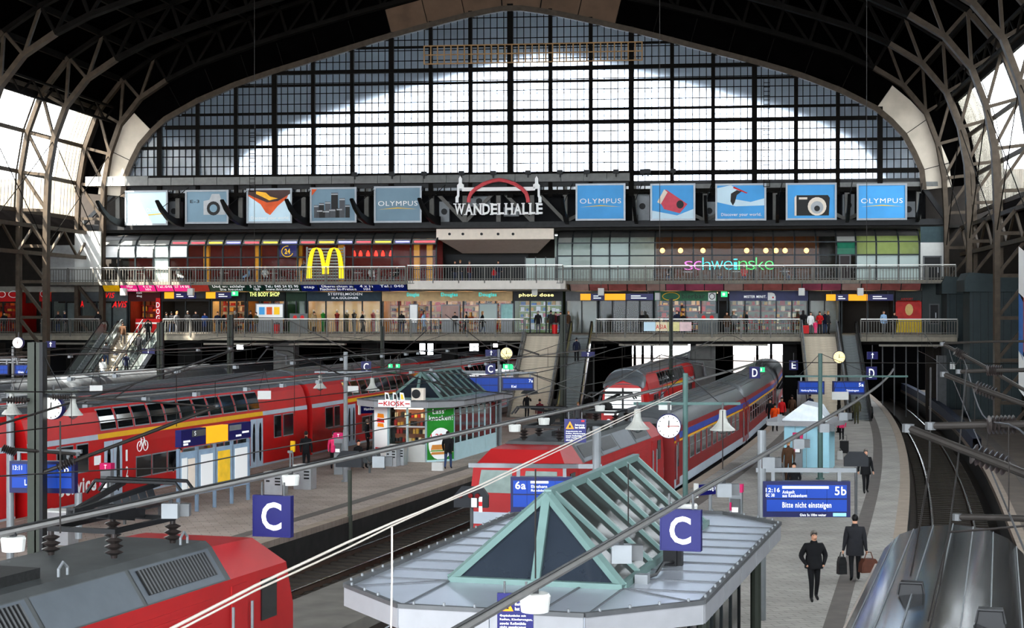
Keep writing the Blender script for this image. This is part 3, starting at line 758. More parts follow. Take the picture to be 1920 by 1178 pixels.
def ceil_lamp(px, z, v, mat, label, w=1.2, d=.25):
    u = U(px, v); t = FT('ceiling_lamp', label, 'lamp', u, v, z, 'shop ceiling lamps'); MB().bx(u - w / 2, u + w / 2, v - d / 2, v + d / 2, z, z + .05).build('diffuser', mat, t); MB().bx(u - w / 2 - .03, u + w / 2 + .03, v - d / 2 - .03, v + d / 2 + .03, z + .05, z + .12).build('housing', LTG, t)
for i, px in enumerate((205, 265, 340, 420, 500, 580, 680, 770)): ceil_lamp(px, 13.3, 2.6, WRM, 'ceiling lamp inside the glass restaurant, %s from the left' % ordw(i))
for i, px in enumerate((1060, 1090, 1130, 1165, 1200)): ceil_lamp(px, 13.3, 2.0, CLD, 'cool ceiling lamp inside the first cafe bays, %s from the left' % ordw(i), 1.6, .4)
for i, px in enumerate((1245, 1285, 1330, 1380, 1430, 1480, 1515)): ceil_lamp(px, 13.2, 1.8, WRM, 'warm ceiling lamp inside the brown cafe, %s from the left' % ordw(i), 1.4, .3)
for i, px in enumerate((1625, 1665, 1705)): ceil_lamp(px, 13.3, 1.6, CLD, 'ceiling lamp inside the pale green kitchen, %s from the left' % ordw(i), 1.2, .4)
for i, px in enumerate((664, 676, 690, 705, 718, 733)):
    u, z = F(px, 477, 1.2); t = FT('pendant_lamp', 'small red pendant lamp right of the yellow arches, %s from the left' % ordw(i), 'lamp', u, 1.2, z, 'red pendant lamps')
    MB().lathe([(.03, .3), (.13, .1), (.15, -.12), (.05, -.2)], 8, (u, 1.2, z)).build('shade', REDL, t); MB().tube((u, 1.2, z + .3), (u, 1.2, 13.6), .012, 4).build('cord', BLK, t)
for i, px in enumerate((1242, 1276, 1318, 1400, 1436, 1455, 1472, 1512)):
    u, z = F(px, 470, 2.2); t = FT('globe_lamp', 'warm glowing globe lamp inside the brown cafe, %s from the left' % ordw(i), 'lamp', u, 2.2, z, 'cafe globe lamps')
    MB().lathe([(.02, -.2), (.14, -.14), (.2, 0), (.14, .14), (.03, .2)], 10, (u, 2.2, z)).build('globe', emis('globe_glow', (255, 176, 84), 3.0), t); MB().tube((u, 2.2, z + .2), (u, 2.2, 13.6), .015, 4).build('cord', BLK, t)
# tables and seats behind the glass
for i, px in enumerate([212, 262, 340, 420, 455, 515, 545, 670, 700, 740, 1245, 1290, 1335, 1380, 1425, 1470, 1505]):
    v = .7 + (i % 3) * .6; u = U(px, v); t = FT('bistro_table', 'small bistro table behind the upper gallery glass, %s from the left' % ordw(i), 'table', u, v, ZU, 'bistro tables')
    MB().lathe([(.4, .72), (.4, .76)], 10, (u, v, ZU)).build('table_top', WHT if i % 2 else BRW, t); MB().tube((u, v, ZU), (u, v, ZU + .72), .04, 6).build('leg', MDG, t)
    for s in (-1, 1):
        t2 = FT('bistro_chair', 'small chair %s of the %s bistro table behind the upper glass' % ('left' if s < 0 else 'right', ordw(i)), 'chair', u + s * .6, v, ZU, 'bistro chairs'); x = u + s * .6
        MB().bx(x - .2, x + .2, v - .2, v + .2, ZU + .42, ZU + .47).build('seat', DRED if i % 2 else DKG, t2); MB().bx(x + s * .17, x + s * .21, v - .2, v + .2, ZU + .47, ZU + .9).build('backrest', DRED if i % 2 else DKG, t2)
        for q in ((-.17, -.17), (.17, -.17), (-.17, .17), (.17, .17)): MB().bx(x + q[0] - .02, x + q[0] + .02, v + q[1] - .02, v + q[1] + .02, ZU, ZU + .42).build('leg', MDG, t2)

# golden arches on a louvred panel
v = -.75
t = FT('arches_sign', 'big yellow rounded double-arch M on the glass restaurant', 'sign', U(609, v), v, ZU)
def limb(pts, w):
    A = []; B = []
    for (x, y), ww in zip(pts, w): A.append(F(x - ww / 2, y, v)); B.append(F(x + ww / 2, y, v))
    m = MB(); m.grid([[(p[0], v, p[1]) for p in A], [(p[0], v, p[1]) for p in B], [(p[0], v + .2, p[1]) for p in B], [(p[0], v + .2, p[1]) for p in A], [(p[0], v, p[1]) for p in A]]); m.build('arch_limb', emis('sign_yellow', (255, 222, 10), .55), t)
for s, c0 in ((1, 593), (-1, 626)):
    P = [(0, 464.5), (-4.5, 466), (-8, 472), (-11, 484), (-13, 500), (-14, 522)]; Q = [(0, 464.5), (4.5, 466), (8, 473), (11, 486), (13.5, 500), (14.5, 514)]
    limb([(c0 + s * x, y) for x, y in P], [2, 5.5, 6.5, 7, 7.5, 9]); limb([(c0 + s * x, y) for x, y in Q], [2, 5.5, 6, 6, 6.5, 8])
a, b, c, d = rect(576, 463, 646, 524, -.45)
lv = FT('louvre_panel', 'grey louvred panel behind the yellow arches', 'panel', a, -.45, c)
for i in range(11): z = c + (d - c) * i / 11; MB().bx(a + .1, b - .1, -.5, -.4, z, z + .13).build('slat', LTG, lv)
for x in (a, b): MB().bx(x - .06, x + .06, -.55, -.38, c, d).build('frame_post', LTG, lv)
# neon lettering of the cafe
v = -.35; a, b, c, d = rect(1283, 483, 1452, 506, v)
t = FT('neon_sign', 'outlined neon lettering Schweinske on the cafe glass', 'sign', a, v, c)
NC = [emis('neon_pink', (230, 110, 200), .5), emis('neon_cyan', (70, 210, 210), .5), emis('neon_green', (80, 230, 110), .5)]
x = a; wd = [.9, .8, .85, 1.2, .9, .45, .9, .7, .85, .9]; sc_ = (b - a) / (sum(wd) + .8)
for i, ch in enumerate('schweinske'):
    w = wd[i] * sc_; hh = {'h': 1.0, 'k': 1.0, 'i': .9}.get(ch, .72)
    text(ch, x, x + w, c, c + (d - c) * hh, v, NC[0 if i < 2 else 1 if i < 6 else 2], t, 'letter', bold=-.018); x += w + .08 * sc_
# solid walls of the upper level
inner(140, 189, ZU, 13.7, -1.25, WHT, 'white sheet wall left of the glass restaurant', 'wall_front'); inner(82, 140, ZU, 12.6, -1.2, M('grey_wall', (168, 168, 166), .6), 'grey wall at the left end of the upper gallery', 'wall_front')
inner(1726, 1774, 12.5, 13.7, -.3, M('teal_cladding', (58, 76, 80), .6), 'teal cladding above the white end wall', 'wall_front'); inner(1726, 1774, ZU, 12.5, -.3, WHT, 'white end wall with a dark gate', 'wall_front')
def door(n, px0, px1, py0, py1, v, mat, label):
    a, b, c, d = rect(px0, py0, px1, py1, v); t = FT('door_%d' % n, label, None, a, v, c, kind='structure')
    MB().bx(a, b, v - .06, v, c, d).build('door_leaf', mat, t); MB().lattice([a, b], [c, d], .1, v - .1, .1).build('door_frame', MDG, t); MB().bx(b - .25, b - .2, v - .14, v - .06, (c + d) / 2 - .3, (c + d) / 2 + .1).build('door_handle', ALU, t)
door(1, 1732, 1764, 481, 527, -.32, BLK, 'dark gate in the white end wall'); door(2, 1574, 1594, 479, 524, -.34, M('dark_brown_door', (52, 40, 40), .5), 'dark brown door between the cafe windows')
# centre entrance
v0 = .4
a, b, c, d = rect(818, 429, 1038, 449, v0)
t = FT('trim_10', 'cream fascia over the middle entrance', None, a, v0, c, kind='structure')
MB().bx(a, b, v0, v0 + .3, c, d).build('fascia', CRM, t)
for px in (843, 868, 903, 934, 962): u, z = F(px, 439, v0); MB().lathe([(.11, 0), (.11, -.08)], 10, (u, v0, z), axis='y').build('spot_hole', BLK, t)
m = MB(); z1 = c; z2 = F(930, 475, 3.5)[1]; m.q([(a + .2, v0 + .2, z1), (b - .2, v0 + .2, z1), (b - 1.6, 3.6, z2), (a + 1.6, 3.6, z2)]); m.build('sloped_soffit', M('soffit_taupe', (176, 160, 150), .6, 0, .05), t)
inner(835, 990, ZU, 12.0, 6.3, BLK, 'black sheet for the dark depth of the middle entrance');  # black sheet puts the entrance's shade into the colour
a, b = U(985, 1.5), U(1042, 1.5)
t = FT('glass_partition', 'white glazed door partition right of the middle entrance', 'partition', a, 1.5, ZU)
for i in range(3): MB().bx(a + (b - a) * i / 3 + .04, a + (b - a) * (i + 1) / 3 - .04, 1.5, 1.55, ZU, 11.5).build('panel', FROST, t); 
for i in range(4): MB().bx(a + (b - a) * i / 3 - .04, a + (b - a) * i / 3 + .04, 1.45, 1.6, ZU, 11.6).build('frame_post', MDG, t)

# ---- angled advertising band under the upper gallery
def band(px0, px1, n, mats, label, texts, name='sign_band'):
    a, b = U(px0, VU), U(px1, VU); z1, z0 = 9.42, 8.9
    tv = lambda z: -1.95 + (z1 - z) * 1.1
    t = FT(name, label, 'sign', a, VU, z0, 'angled sign bands')
    for i in range(n):
        x0, x1 = a + (b - a) * i / n, a + (b - a) * (i + 1) / n
        m = MB(); A = [(x0 + .03, tv(z1), z1), (x1 - .03, tv(z1), z1), (x1 - .03, tv(z0), z0), (x0 + .03, tv(z0), z0)]; m.q(A); m.q([(x, y + .08, z) for x, y, z in reversed(A)]); m.build('panel', mats[i % len(mats)], t)
    for i in range(n + 1):
        x = a + (b - a) * i / n; MB().bar((x, tv(z1), z1), (x, tv(z0), z0), .07, .07).build('divider', RIBM, t)
    for s, f0, f1, g0, g1, m in texts:
        text(s, a + (b - a) * f0, a + (b - a) * f1, z0 + (z1 - z0) * g0, z0 + (z1 - z0) * g1, 0, m, t, fn=lambda x, y, z: (x, tv(z) - .03, z), bold=.02)
    return t
PK = emis('pink_panel', (214, 30, 120), .3); PKY = M('yellow_logo_panel', (240, 190, 30), .5); GRB = M('dark_green_panel', (14, 66, 54), .4); BLB = M('royal_blue_panel', (18, 40, 130), .4)
band(190, 356, 5, [PKY, PK, PK, PK, PK], 'pink hotel advertising band under the left upper gallery', [('Nur', .28, .35, .55, .9, WTX), ('Suites', .25, .38, .1, .45, WTX), ('4 x in', .46, .56, .55, .9, WTX), ('HH', .48, .54, .1, .45, WTX), ('Tel.:040', .62, .79, .5, .85, WTX), ('27 14 00', .82, .98, .5, .85, WTX)])
band(356, 562, 6, [M('red_logo_panel', (176, 50, 40), .5), GRB, GRB, GRB, GRB, GRB], 'dark green hotel advertising band below the glass restaurant', [('Und wo schlafen', .2, .5, .52, .9, WTX), ('Sie heute?', .26, .47, .1, .44, WTX), ('5 x in', .54, .64, .52, .9, WTX), ('HH', .57, .62, .1, .44, WTX), ('Tel.: 040 24 82 90', .68, .98, .52, .88, WTX), ('www.ibishotel.com', .68, .98, .1, .44, WTX)])
band(562, 762, 6, [BLB], 'royal blue hotel advertising band beside the balcony', [('etap', .03, .13, .3, .75, WTX), ('Übernachten zu', .2, .5, .52, .9, WTX), ('Fischmarkt-Preisen', .18, .52, .1, .44, WTX), ('4 x in', .56, .68, .52, .9, WTX), ('HH', .59, .65, .1, .44, WTX), ('Tel.: 040', .75, .97, .52, .9, WTX)])
FP = [M('faded_pink_panel', (160, 84, 104), .5, 0, .25, 1.2), M('faded_red_panel', (158, 96, 92), .5, 0, .3, 1.2), M('faded_beige_panel', (168, 140, 132), .5, 0, .2, 1.2)]
band(1068, 1728, 18, [FP[2], FP[1], FP[1], FP[1], FP[2], FP[0], FP[0], FP[0], FP[2], FP[1], FP[1], FP[1], FP[0], FP[0]], 'faded pink and red advertising band under the right upper gallery', [])

# ---- lower shops
VS = 1.0
def shop(px0, px1, label, back, lamp, nm=3, fascia=None, fpx=None, texts=(), floor_panel=None, name='shopfront', glass=True, goods=None):
    a, b = U(px0, VS) + .03, U(px1, VS) - .03; z1 = 8.88
    t = FT(name, label, 'shopfront', a, VS, ZL)
    zf = 8.12
    MB().bx(a, b, VS - .1, VS + .1, zf, z1).build('fascia', fascia or DKG, t)
    for i in range(nm + 1):
        x = a + .06 + (b - a - .12) * i / nm; MB().bx(x - .05, x + .05, VS - .08, VS + .08, ZL, zf).build('mullion', RIBM, t)
    if glass:
        for i in range(nm): MB().bx(a + (b - a) * i / nm + .06, a + (b - a) * (i + 1) / nm - .06, VS, VS + .02, ZL + .05, zf).build('pane', GUP, t)
    MB().bx(a, b, 4.0, 4.1, ZL, z1).build('back_wall', back, t)
    for x in (a + .07, b - .07): MB().bx(x - .04, x + .04, VS + .1, 4.0, ZL, z1).build('side_wall', back, t)
    for i in range(max(1, nm // 2)):
        x = a + (b - a) * (i + .5) / max(1, nm // 2); MB().bx(x - .6, x + .6, 1.6, 2.6, 8.72, 8.78).build('light_panel', lamp, t)
    if goods:
        rnd = random.Random(int(px0)); m = MB()
        for r_ in range(5):
            z = ZL + .3 + .48 * r_; m.bx(a + .2, b - .2, 3.4, 3.9, z - .04, z, 0); x = a + .3
            while x < b - .5:
                w = rnd.uniform(.12, .4); m.bx(x, x + w, 3.4, 3.7, z, z + rnd.uniform(.15, .4), rnd.randrange(len(goods))); x += w + rnd.uniform(.03, .25)
        tag(m.build('shelf_goods', goods, t), kind='stuff')
    for s, p0, q0, p1, q1, mt, *o in texts:
        x0, x1, c0, c1 = rect(p0, q0, p1, q1, VS - .15); text(s, x0, x1, c0, c1, VS - .14, mt, t, shear=o[0] if o else 0)
    return t
WG = [M('goods_red', (170, 40, 36)), M('goods_cream', (226, 206, 170)), M('goods_brown', (120, 76, 44)), M('goods_gold', (206, 160, 70)), M('goods_dark', (40, 36, 36))]
CG = [M('goods_white', (230, 230, 228)), M('goods_pink', (210, 120, 140)), M('goods_blue', (80, 130, 180)), WG[1], WG[3]]
RG = [WG[0], M('goods_orange', (226, 110, 30)), WG[3], WG[2]]
WLOW = emis('shop_warm_light', (255, 204, 138), 3.2); CLOW = emis('shop_cool_light', (240, 240, 225), 1.0); DIM = emis('shop_dim_light', (255, 210, 150), 2.0)
REDW = M('red_shop_wall', (178, 32, 28), .6, 0, .15); CRW = M('cream_shop_wall', (236, 214, 170), .7, 0, .06); GRW = M('grey_shop_wall', (150, 156, 156), .7); DKW = M('dark_shop_wall', (46, 44, 42), .8)
def oval(t, px, py, rx, ry, mt):
    u, z = F(px, py, VS - .2); m = MB(); m.path([(u + rx * math.cos(R(20 * i)), VS - .16, z + ry * math.sin(R(20 * i))) for i in range(19)], .03, 5); m.build('oval_emblem', mt, t)
t = shop(-60, 40, 'red snack shop with oval emblems at the far left', REDW, WLOW, 3, REDP, goods=RG); oval(t, 25, 552, .42, .26, WPR); oval(t, 3, 552, .3, .24, WPR)
t = shop(74, 97, 'narrow red snack counter right of the left column', REDW, WLOW, 1, REDP, goods=RG); oval(t, 84, 551, .4, .3, WPR)
shop(97, 151, 'grey cash machine bay with dark fascia', GRW, CLOW, 2, DKG)
shop(151, 241, 'grey car rental office with two red AVIS signs', GRW, CLOW, 3, M('office_grey', (92, 96, 98)), texts=[('AVIS', 186, 549, 213, 559, emis('red_letters', (226, 24, 28), .5), .25), ('AVIS', 210, 565, 236, 577, _M['red_letters'], .25), ('A', 151, 564, 157, 576, _M['red_letters'])])
t = shop(241, 302, 'red hot dog stand with white vertical letters', M('hotdog_wall', (150, 60, 46), .6, 0, .2), WLOW, 2, M('maroon_fascia', (84, 26, 30)), texts=[('hot', 256, 547, 266, 551, WTX), ('dog', 256, 553, 266, 558, WTX)], glass=False, goods=RG)
a, b, c, d = rect(255, 598, 300, 615, VS - .6); MB().bx(a, b, VS - .7, VS - .1, ZL, d).build('counter', REDP, t); MB().bx(a, b, VS - .72, VS - .7, (c + d) / 2 - .05, (c + d) / 2 + .08).build('counter_stripe', WPR, t)
x0, x1, c0, c1 = rect(293, 566, 301, 602, VS - .3); MB().bx(x0, x1, VS - .4, VS - .25, c0, c1 + .3).build('letter_panel', REDP, t)
for i, ch in enumerate('GOD'): text(ch, x0 + .03, x1 - .03, c0 + (c1 - c0) * i / 3 + .05, c0 + (c1 - c0) * (i + 1) / 3 - .05, VS - .42, WTX, t)
shop(302, 395, 'dark passage entrance beside the hot dog stand', DKW, DIM, 2, DKG, glass=False)
shop(395, 462, 'warmly lit shop left of the body care store', CRW, WLOW, 4, DKG, goods=WG)
shop(462, 536, 'dark green body care store with pale green letters', M('store_amber', (190, 140, 70), .6, 0, .15), WLOW, 3, M('body_green_black', (24, 34, 28)), texts=[('THE BODY SHOP', 468, 548, 524, 556, M('lime_letters', (206, 224, 120), .5, emit=.5))], goods=WG)
shop(536, 575, 'green tiled shop corner with vertical green strips', M('shop_green', (70, 110, 66), .6, 0, .1), CLOW, 2, M('moss_fascia', (44, 70, 52)))
t = shop(575, 716, 'fashion shop with cream lit windows and mannequins', CRW, WLOW, 4, M('slate_fascia', (52, 70, 80)), texts=[('STEFFELMODEN', 615, 549, 679, 554, WTX), ('H.A.GÜLDNER', 622, 556, 672, 561, WTX)])
WIN = [M('mannequin_cream', (232, 214, 180)), M('mannequin_green', (60, 170, 70)), M('mannequin_red', (170, 60, 60)), M('mannequin_dark', (60, 54, 50)), M('mannequin_olive', (120, 110, 70))]
for i, px in enumerate((588, 606, 632, 650, 664, 681, 700, 708)):
    u = U(px, 1.8); t = FT('shop_mannequin', 'dressed %s mannequin in the fashion shop window, %s from the left' % (('cream', 'green', 'red', 'olive', 'dark', 'cream', 'red', 'cream')[i], (_ord2 + ['eighth'])[i]), 'mannequin', u, 1.8, ZL, 'shop window mannequins')
    MB().lathe([(.13, 0), (.16, .5), (.19, .85), (.15, 1.1), (.22, 1.38), (.07, 1.48), (.06, 1.52)], 8, (u, 1.8, ZL + .1)).build('dress', WIN[(0, 1, 2, 4, 3, 0, 2, 0)[i]], t); MB().lathe([(.04, -.02), (.1, .06), (.11, .15), (.05, .24)], 8, (u, 1.8, ZL + 1.62)).build('head', CRM, t); MB().lathe([(.25, 0), (.25, .1)], 8, (u, 1.8, ZL)).build('stand', MDG, t)
TEAL = M('teal_script', (30, 160, 160), .5, emit=.4)
t = shop(716, 962, 'long bright perfumery with four teal script signs', M('perfumery_wall', (214, 172, 116), .6, 0, .2, 2), WLOW, 8, M('perfumery_fascia', (206, 178, 136), .6), texts=[('Douglas', 763, 549, 786, 558, TEAL), ('Douglas', 827, 549, 858, 558, TEAL), ('Douglas', 898, 549, 931, 558, TEAL)], goods=WG)
for p0, q0, p1, q1, mt, l in ((768, 571, 783, 606, SUNW, 'white portrait poster'), (828, 572, 861, 600, FP[2], 'red and white poster board'), (899, 570, 932, 600, FROST, 'pale fashion poster'), (939, 570, 962, 600, M('poster_pale_teal', (150, 190, 186), .5, 0, .2), 'pale teal face poster'), (480, 570, 531, 596, SUNW, 'framed white city plan board')):
    v = VS - .3 if p0 > 700 else -1.5; a, b, c, d = rect(p0, q0, p1, q1, v); t = FT('poster_stand', l + (' in the perfumery window' if p0 > 700 else ' standing before the body care store'), 'poster', a, v, ZL)
    MB().bx(a, b, v, v + .1, c, d).build('poster', mt, t); MB().lattice([a, b], [c, d], .07, v - .03, .15).build('poster_frame', LTG, t); MB().bx(a + .05, b - .05, v, v + .08, ZL, c).build('foot', LTG, t)
    if p0 == 480:
        for i, mm in enumerate((PSKY, PORG, YEL)): MB().bx(a + .25 + .6 * i, a + .7 + .6 * i, v - .03, v, c + .25, d - .25).build('map_print', mm, t)
shop(962, 1056, 'photo shop with yellow letters photo dose', M('photo_wall', (150, 170, 110), .6, 0, .2), CLOW, 3, BLK, texts=[('photo dose', 973, 550, 1038, 558, M('yellow_letters', (240, 224, 130), .5, emit=.6))], goods=CG)
shop(1060, 1122, 'grey lift lobby doors right of the middle stairs', GRW, DIM, 2, MDG)
shop(1122, 1226, 'dark bar front with a red curtain', DKW, DIM, 4, DKG)
t = shop(1226, 1345, 'green bar front with lettering bierbar', DKW, WLOW, 4, M('bar_green', (24, 104, 66), .5), texts=[('bierbar', 1278, 551, 1322, 560, M('bar_letters', (12, 60, 40), .5))], goods=WG)
oval(t, 1258, 556, .65, .3, YEL); a, b, c, d = rect(1228, 549, 1238, 563, VS - .12); MB().bx(a, b, VS - .13, VS - .1, c, d).build('emblem_panel', WPR, t); a, b, c, d = rect(1328, 549, 1342, 564, VS - .12); MB().bx(a, b, VS - .13, VS - .1, c, d).build('emblem_panel', WPR, t); oval(t, 1335, 556, .2, .22, BLK)
shop(1345, 1366, 'black doorway beside the bar', BLK, DIM, 1, BLK, glass=False)
t = shop(1366, 1516, 'blue key and heel bar with lettering MISTER MINIT', M('keybar_wall', (120, 116, 90), .6, 0, .3), CLOW, 5, M('minit_blue', (22, 30, 96), .4), texts=[('MISTER MINIT.', 1395, 554, 1437, 559, WTX)], goods=WG)
u, z = F(1447, 556, VS - .2); MB().ext([(u - .3, z - .3), (u + .3, z - .3), (u + .3, z), (u + .2, z + .22), (u, z + .3), (u - .3, z + .3)], VS - .14, VS - .1, 'y').build('logo', WPR, t); MB().lathe([(.07, 0), (.07, -.02)], 10, (u + .1, VS - .15, z - .08), axis='y').build('logo_dot', REDP, t)
shop(1516, 1576, 'glazed lift lobby behind the right stairs', GRW, DIM, 2, DKG)
shop(1576, 1678, 'dark hall entrance behind the right escalator', DKW, DIM, 2, DKG, glass=False)
t = shop(1678, 1729, 'red and yellow advertising wall panel right of the dark entrance', M('ad_red', (176, 44, 40), .5, 0, .15), DIM, 1, M('ad_fascia', (60, 66, 66)), glass=False, texts=[('AIRPORT', 1689, 559, 1712, 563, REDP)])
a, b, c, d = rect(1687, 566, 1719, 598, VS - .3); MB().bx(a - .3, b + .35, VS - .3, VS - .2, c, d).build('red_panel', M('ad_red2', (190, 50, 44), .5, 0, .2), t); MB().bx(a - .3, b + .35, VS - .3, VS - .2, ZL + .1, c).build('yellow_panel', M('ad_yellow', (214, 184, 50), .5), t); MB().ext([(a + .7 + .3 * math.cos(R(30 * i)), c + .7 + .45 * math.sin(R(30 * i))) for i in range(12)], VS - .33, VS - .3, 'y').build('figure_print', M('ad_cream', (222, 190, 130)), t)
inner(1729, 1800, 5.3, 9.4, .8, M('teal_grey_wall', (66, 74, 74), .6, 0, .06), 'teal grey end wall of the lower gallery', 'wall_front')
door(3, 1743, 1760, 571, 607, .78, BLK, 'narrow dark door in the teal end wall')
a, b, c, d = rect(1766, 576, 1788, 606, .7); m = MB(); m.bx(a, b, .6, .8, c, d); fbuild(m, 'notice_case', LTG, a, .6, c, 'pale notice case on the teal end wall', 'notice board')
# overhead guidance boards
def guide(px0, py0, px1, py1, cells, label, v=-1.0):
    a, b, c, d = rect(px0, py0, px1, py1, v); t = FT('guidance_board', label, 'sign', a, v, c, 'guidance boards')
    tot = sum(w for w, _ in cells); x = a
    for w, k in cells:
        x1 = x + (b - a) * w / tot; MB().bx(x + .01, x1 - .01, v, v + .15, c, d).build('panel', {'o': emis('lit_orange', (240, 150, 20), .5), 'b': BLU, 'w': WPR, 'g': DKG}[k], t)
        if k == 'b':
            for q in range(2): MB().bx(x + (x1 - x) * .2, x1 - (x1 - x) * (.25 + .2 * q), v - .02, v, c + (d - c) * (.25 + .32 * q), c + (d - c) * (.4 + .32 * q)).build('text_line', WTX, t)
        x = x1
    for xx in (a + .4, b - .4): MB().tube((xx, v + .07, d), (xx, v + .07, 8.9), .02, 5).build('hanger', MDG, t)
guide(308, 548, 434, 560, [(3, 'o'), (4, 'b'), (3, 'b'), (3, 'g'), (3, 'o'), (5, 'b')], 'orange and blue guidance board left of the body care store')
guide(1088, 551, 1225, 563, [(3, 'o'), (4, 'b'), (6, 'o'), (8, 'b')], 'orange and blue guidance board above the lift lobby')
guide(1549, 552, 1675, 564, [(3, 'o'), (4, 'b'), (6, 'o'), (8, 'b')], 'orange and blue guidance board above the dark hall entrance')
for i, px in enumerate((232, 358, 1003, 1127, 1503, 1613)):
    u, z = F(px, 548, -2.6); t = FT('hanging_lantern', 'white box lantern under the upper gallery, %s from the left' % _ord2[i], 'lamp', u, -2.6, z, 'white box lanterns'); MB().bx(u - .22, u + .22, -2.82, -2.38, z - .25, z + .3).build('shade', WHT, t); MB().tube((u, -2.6, z + .3), (u, -2.6, 9.52), .02, 5).build('hanger', MDG, t); MB().bar((u, -2.65, 9.52), (u, -1.95, 9.52), .06).build('bracket', MDG, t)
for px, py in ((440, 550), (1358, 552)):
    a, b, c, d = rect(px - 6, py - 5, px + 6, py + 5, -1); t = FT('exit_sign', 'lit green exit sign over the lower gallery, %s' % ('near the body care store' if px < 900 else 'left of the blue key bar'), 'sign', a, -1, c); MB().bx(a, b, -1, -.9, c, d).build('lightbox', emis('exit_green', (40, 190, 110), .8), t); MB().bx(a + .1, a + .3, -1.03, -1, c + .1, d - .1).build('pictogram', WTX, t); MB().tube(((a + b) / 2, -.95, d), ((a + b) / 2, -.95, 8.9), .02, 5).build('hanger', MDG, t)
# banner on the railing right of the middle stairs
a, b, c, d = rect(1207, 604, 1297, 621, VL - .12); t = FT('railing_banner', 'cream and red handwritten banner hung on the gallery railing', 'banner', a, VL - .12, c)
for i in range(4): MB().bx(a + (b - a) * i / 4, a + (b - a) * (i + 1) / 4 - .02, VL - .12, VL - .1, c, d).build('banner_panel', [PWHT, M('banner_cream', (228, 216, 186), .7), M('banner_yellow', (222, 214, 160), .7), M('banner_pink', (222, 196, 196), .7)][i], t)
text('ASIA', a + .9, a + 1.7, c + .15, d - .2, VL - .13, REDP, t)

# ---- below the gallery: piers, black sheets put in for the shade, far daylight
for i, (px, w) in enumerate(((40, 1.4), (150, 1.2), (360, 1.4), (540, 1.6), (700, 1.2), (845, 1.0), (1085, 2.4), (1318, 1.9), (1480, 1.0))):
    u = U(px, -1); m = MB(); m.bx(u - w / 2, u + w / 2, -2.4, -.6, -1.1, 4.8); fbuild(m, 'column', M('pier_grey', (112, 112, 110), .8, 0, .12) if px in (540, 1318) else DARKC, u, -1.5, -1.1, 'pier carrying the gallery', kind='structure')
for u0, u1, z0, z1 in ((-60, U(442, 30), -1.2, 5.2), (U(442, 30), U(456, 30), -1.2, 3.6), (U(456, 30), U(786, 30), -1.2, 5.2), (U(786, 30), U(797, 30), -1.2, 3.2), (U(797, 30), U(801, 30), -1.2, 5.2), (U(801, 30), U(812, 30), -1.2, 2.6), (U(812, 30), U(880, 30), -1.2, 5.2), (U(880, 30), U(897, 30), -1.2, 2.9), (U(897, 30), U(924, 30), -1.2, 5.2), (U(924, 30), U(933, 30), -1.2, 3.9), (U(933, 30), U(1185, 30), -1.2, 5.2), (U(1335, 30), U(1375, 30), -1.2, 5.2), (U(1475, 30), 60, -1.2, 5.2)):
    m = MB(); m.bx(u0, u1, 30, 30.3, z0, z1); fbuild(m, 'wall_back', M('tunnel_shade_black', (14, 14, 15), .95, spec=0), u0, 30, z0, 'black sheet for the dark depth below the concourse', kind='structure')
m = MB(); m.bx(-38, 60, 36, 36.3, -1.2, 1.0); fbuild(m, 'wall_back', M('far_pale_wall', (190, 196, 200), .8), 0, 36, -1, 'pale low wall beyond the tunnel mouth', kind='structure')
for px in (1190, 1205, 1222, 1420, 1446):
    u = U(px, 32); m = MB(); m.bx(u - .12, u + .12, 32, 32.3, -1, 5); fbuild(m, 'column', STD, u, 32, -1, 'thin dark post at the tunnel mouth', kind='structure')
t = FT('drain_pipe', 'pale bent drain pipe below the gallery at the middle pier', 'pipe', U(1300, -2.6), -2.6, 2)
m = MB(); m.path([(U(1292, -2.6), -2.6, F(1292, 660, -2.6)[1]), (U(1293, -2.6), -2.6, F(1293, 678, -2.6)[1]), (U(1318, -2.6), -2.6, F(1318, 680, -2.6)[1]), (U(1322, -2.6), -2.6, F(1322, 705, -2.6)[1])], .12, 8); m.build('pipe', LTG, t)
t = FT('drain_pipe', 'pale bent drain pipe below the left gallery', 'pipe', U(520, -2.6), -2.6, 2)
m = MB(); m.path([(U(518, -2.6), -2.6, F(518, 656, -2.6)[1]), (U(519, -2.6), -2.6, F(519, 663, -2.6)[1]), (U(536, -2.6), -2.6, F(536, 667, -2.6)[1]), (U(537, -2.6), -2.6, F(537, 684, -2.6)[1])], .1, 8); m.build('pipe', LTG, t)
for i in range(7):
    u = U(1655 + 22 * i, 3); m = MB(); m.bar((u, 3, -1), (u, 3, 4.8), .08); fbuild(m, 'fence_post', MDG, u, 3, -1, 'thin grey upright in the dark tunnel on the right, %s from the left' % ordw(i), 'post', 'tunnel uprights')
for px0, px1 in ((75, 178), (380, 500), (540, 645), (1160, 1290), (1305, 1440), (1650, 1772)):
    a, b = U(px0, VL), U(px1, VL); m = MB(); m.bx(a, b, VL + .2, VL + .9, 4.72, 4.86); z = 4.7; fbuild(m, 'cable_tray', M('tray_pale', (148, 142, 132), .6), a, VL, 4.7, 'pale cable tray under the gallery edge, %s' % {75: 'at the far left', 380: 'below the lit shops', 540: 'below the fashion shop', 1160: 'left of the bright tunnel mouth', 1305: 'over the middle tunnel mouth', 1650: 'over the right tunnel'}[px0], 'cable tray')

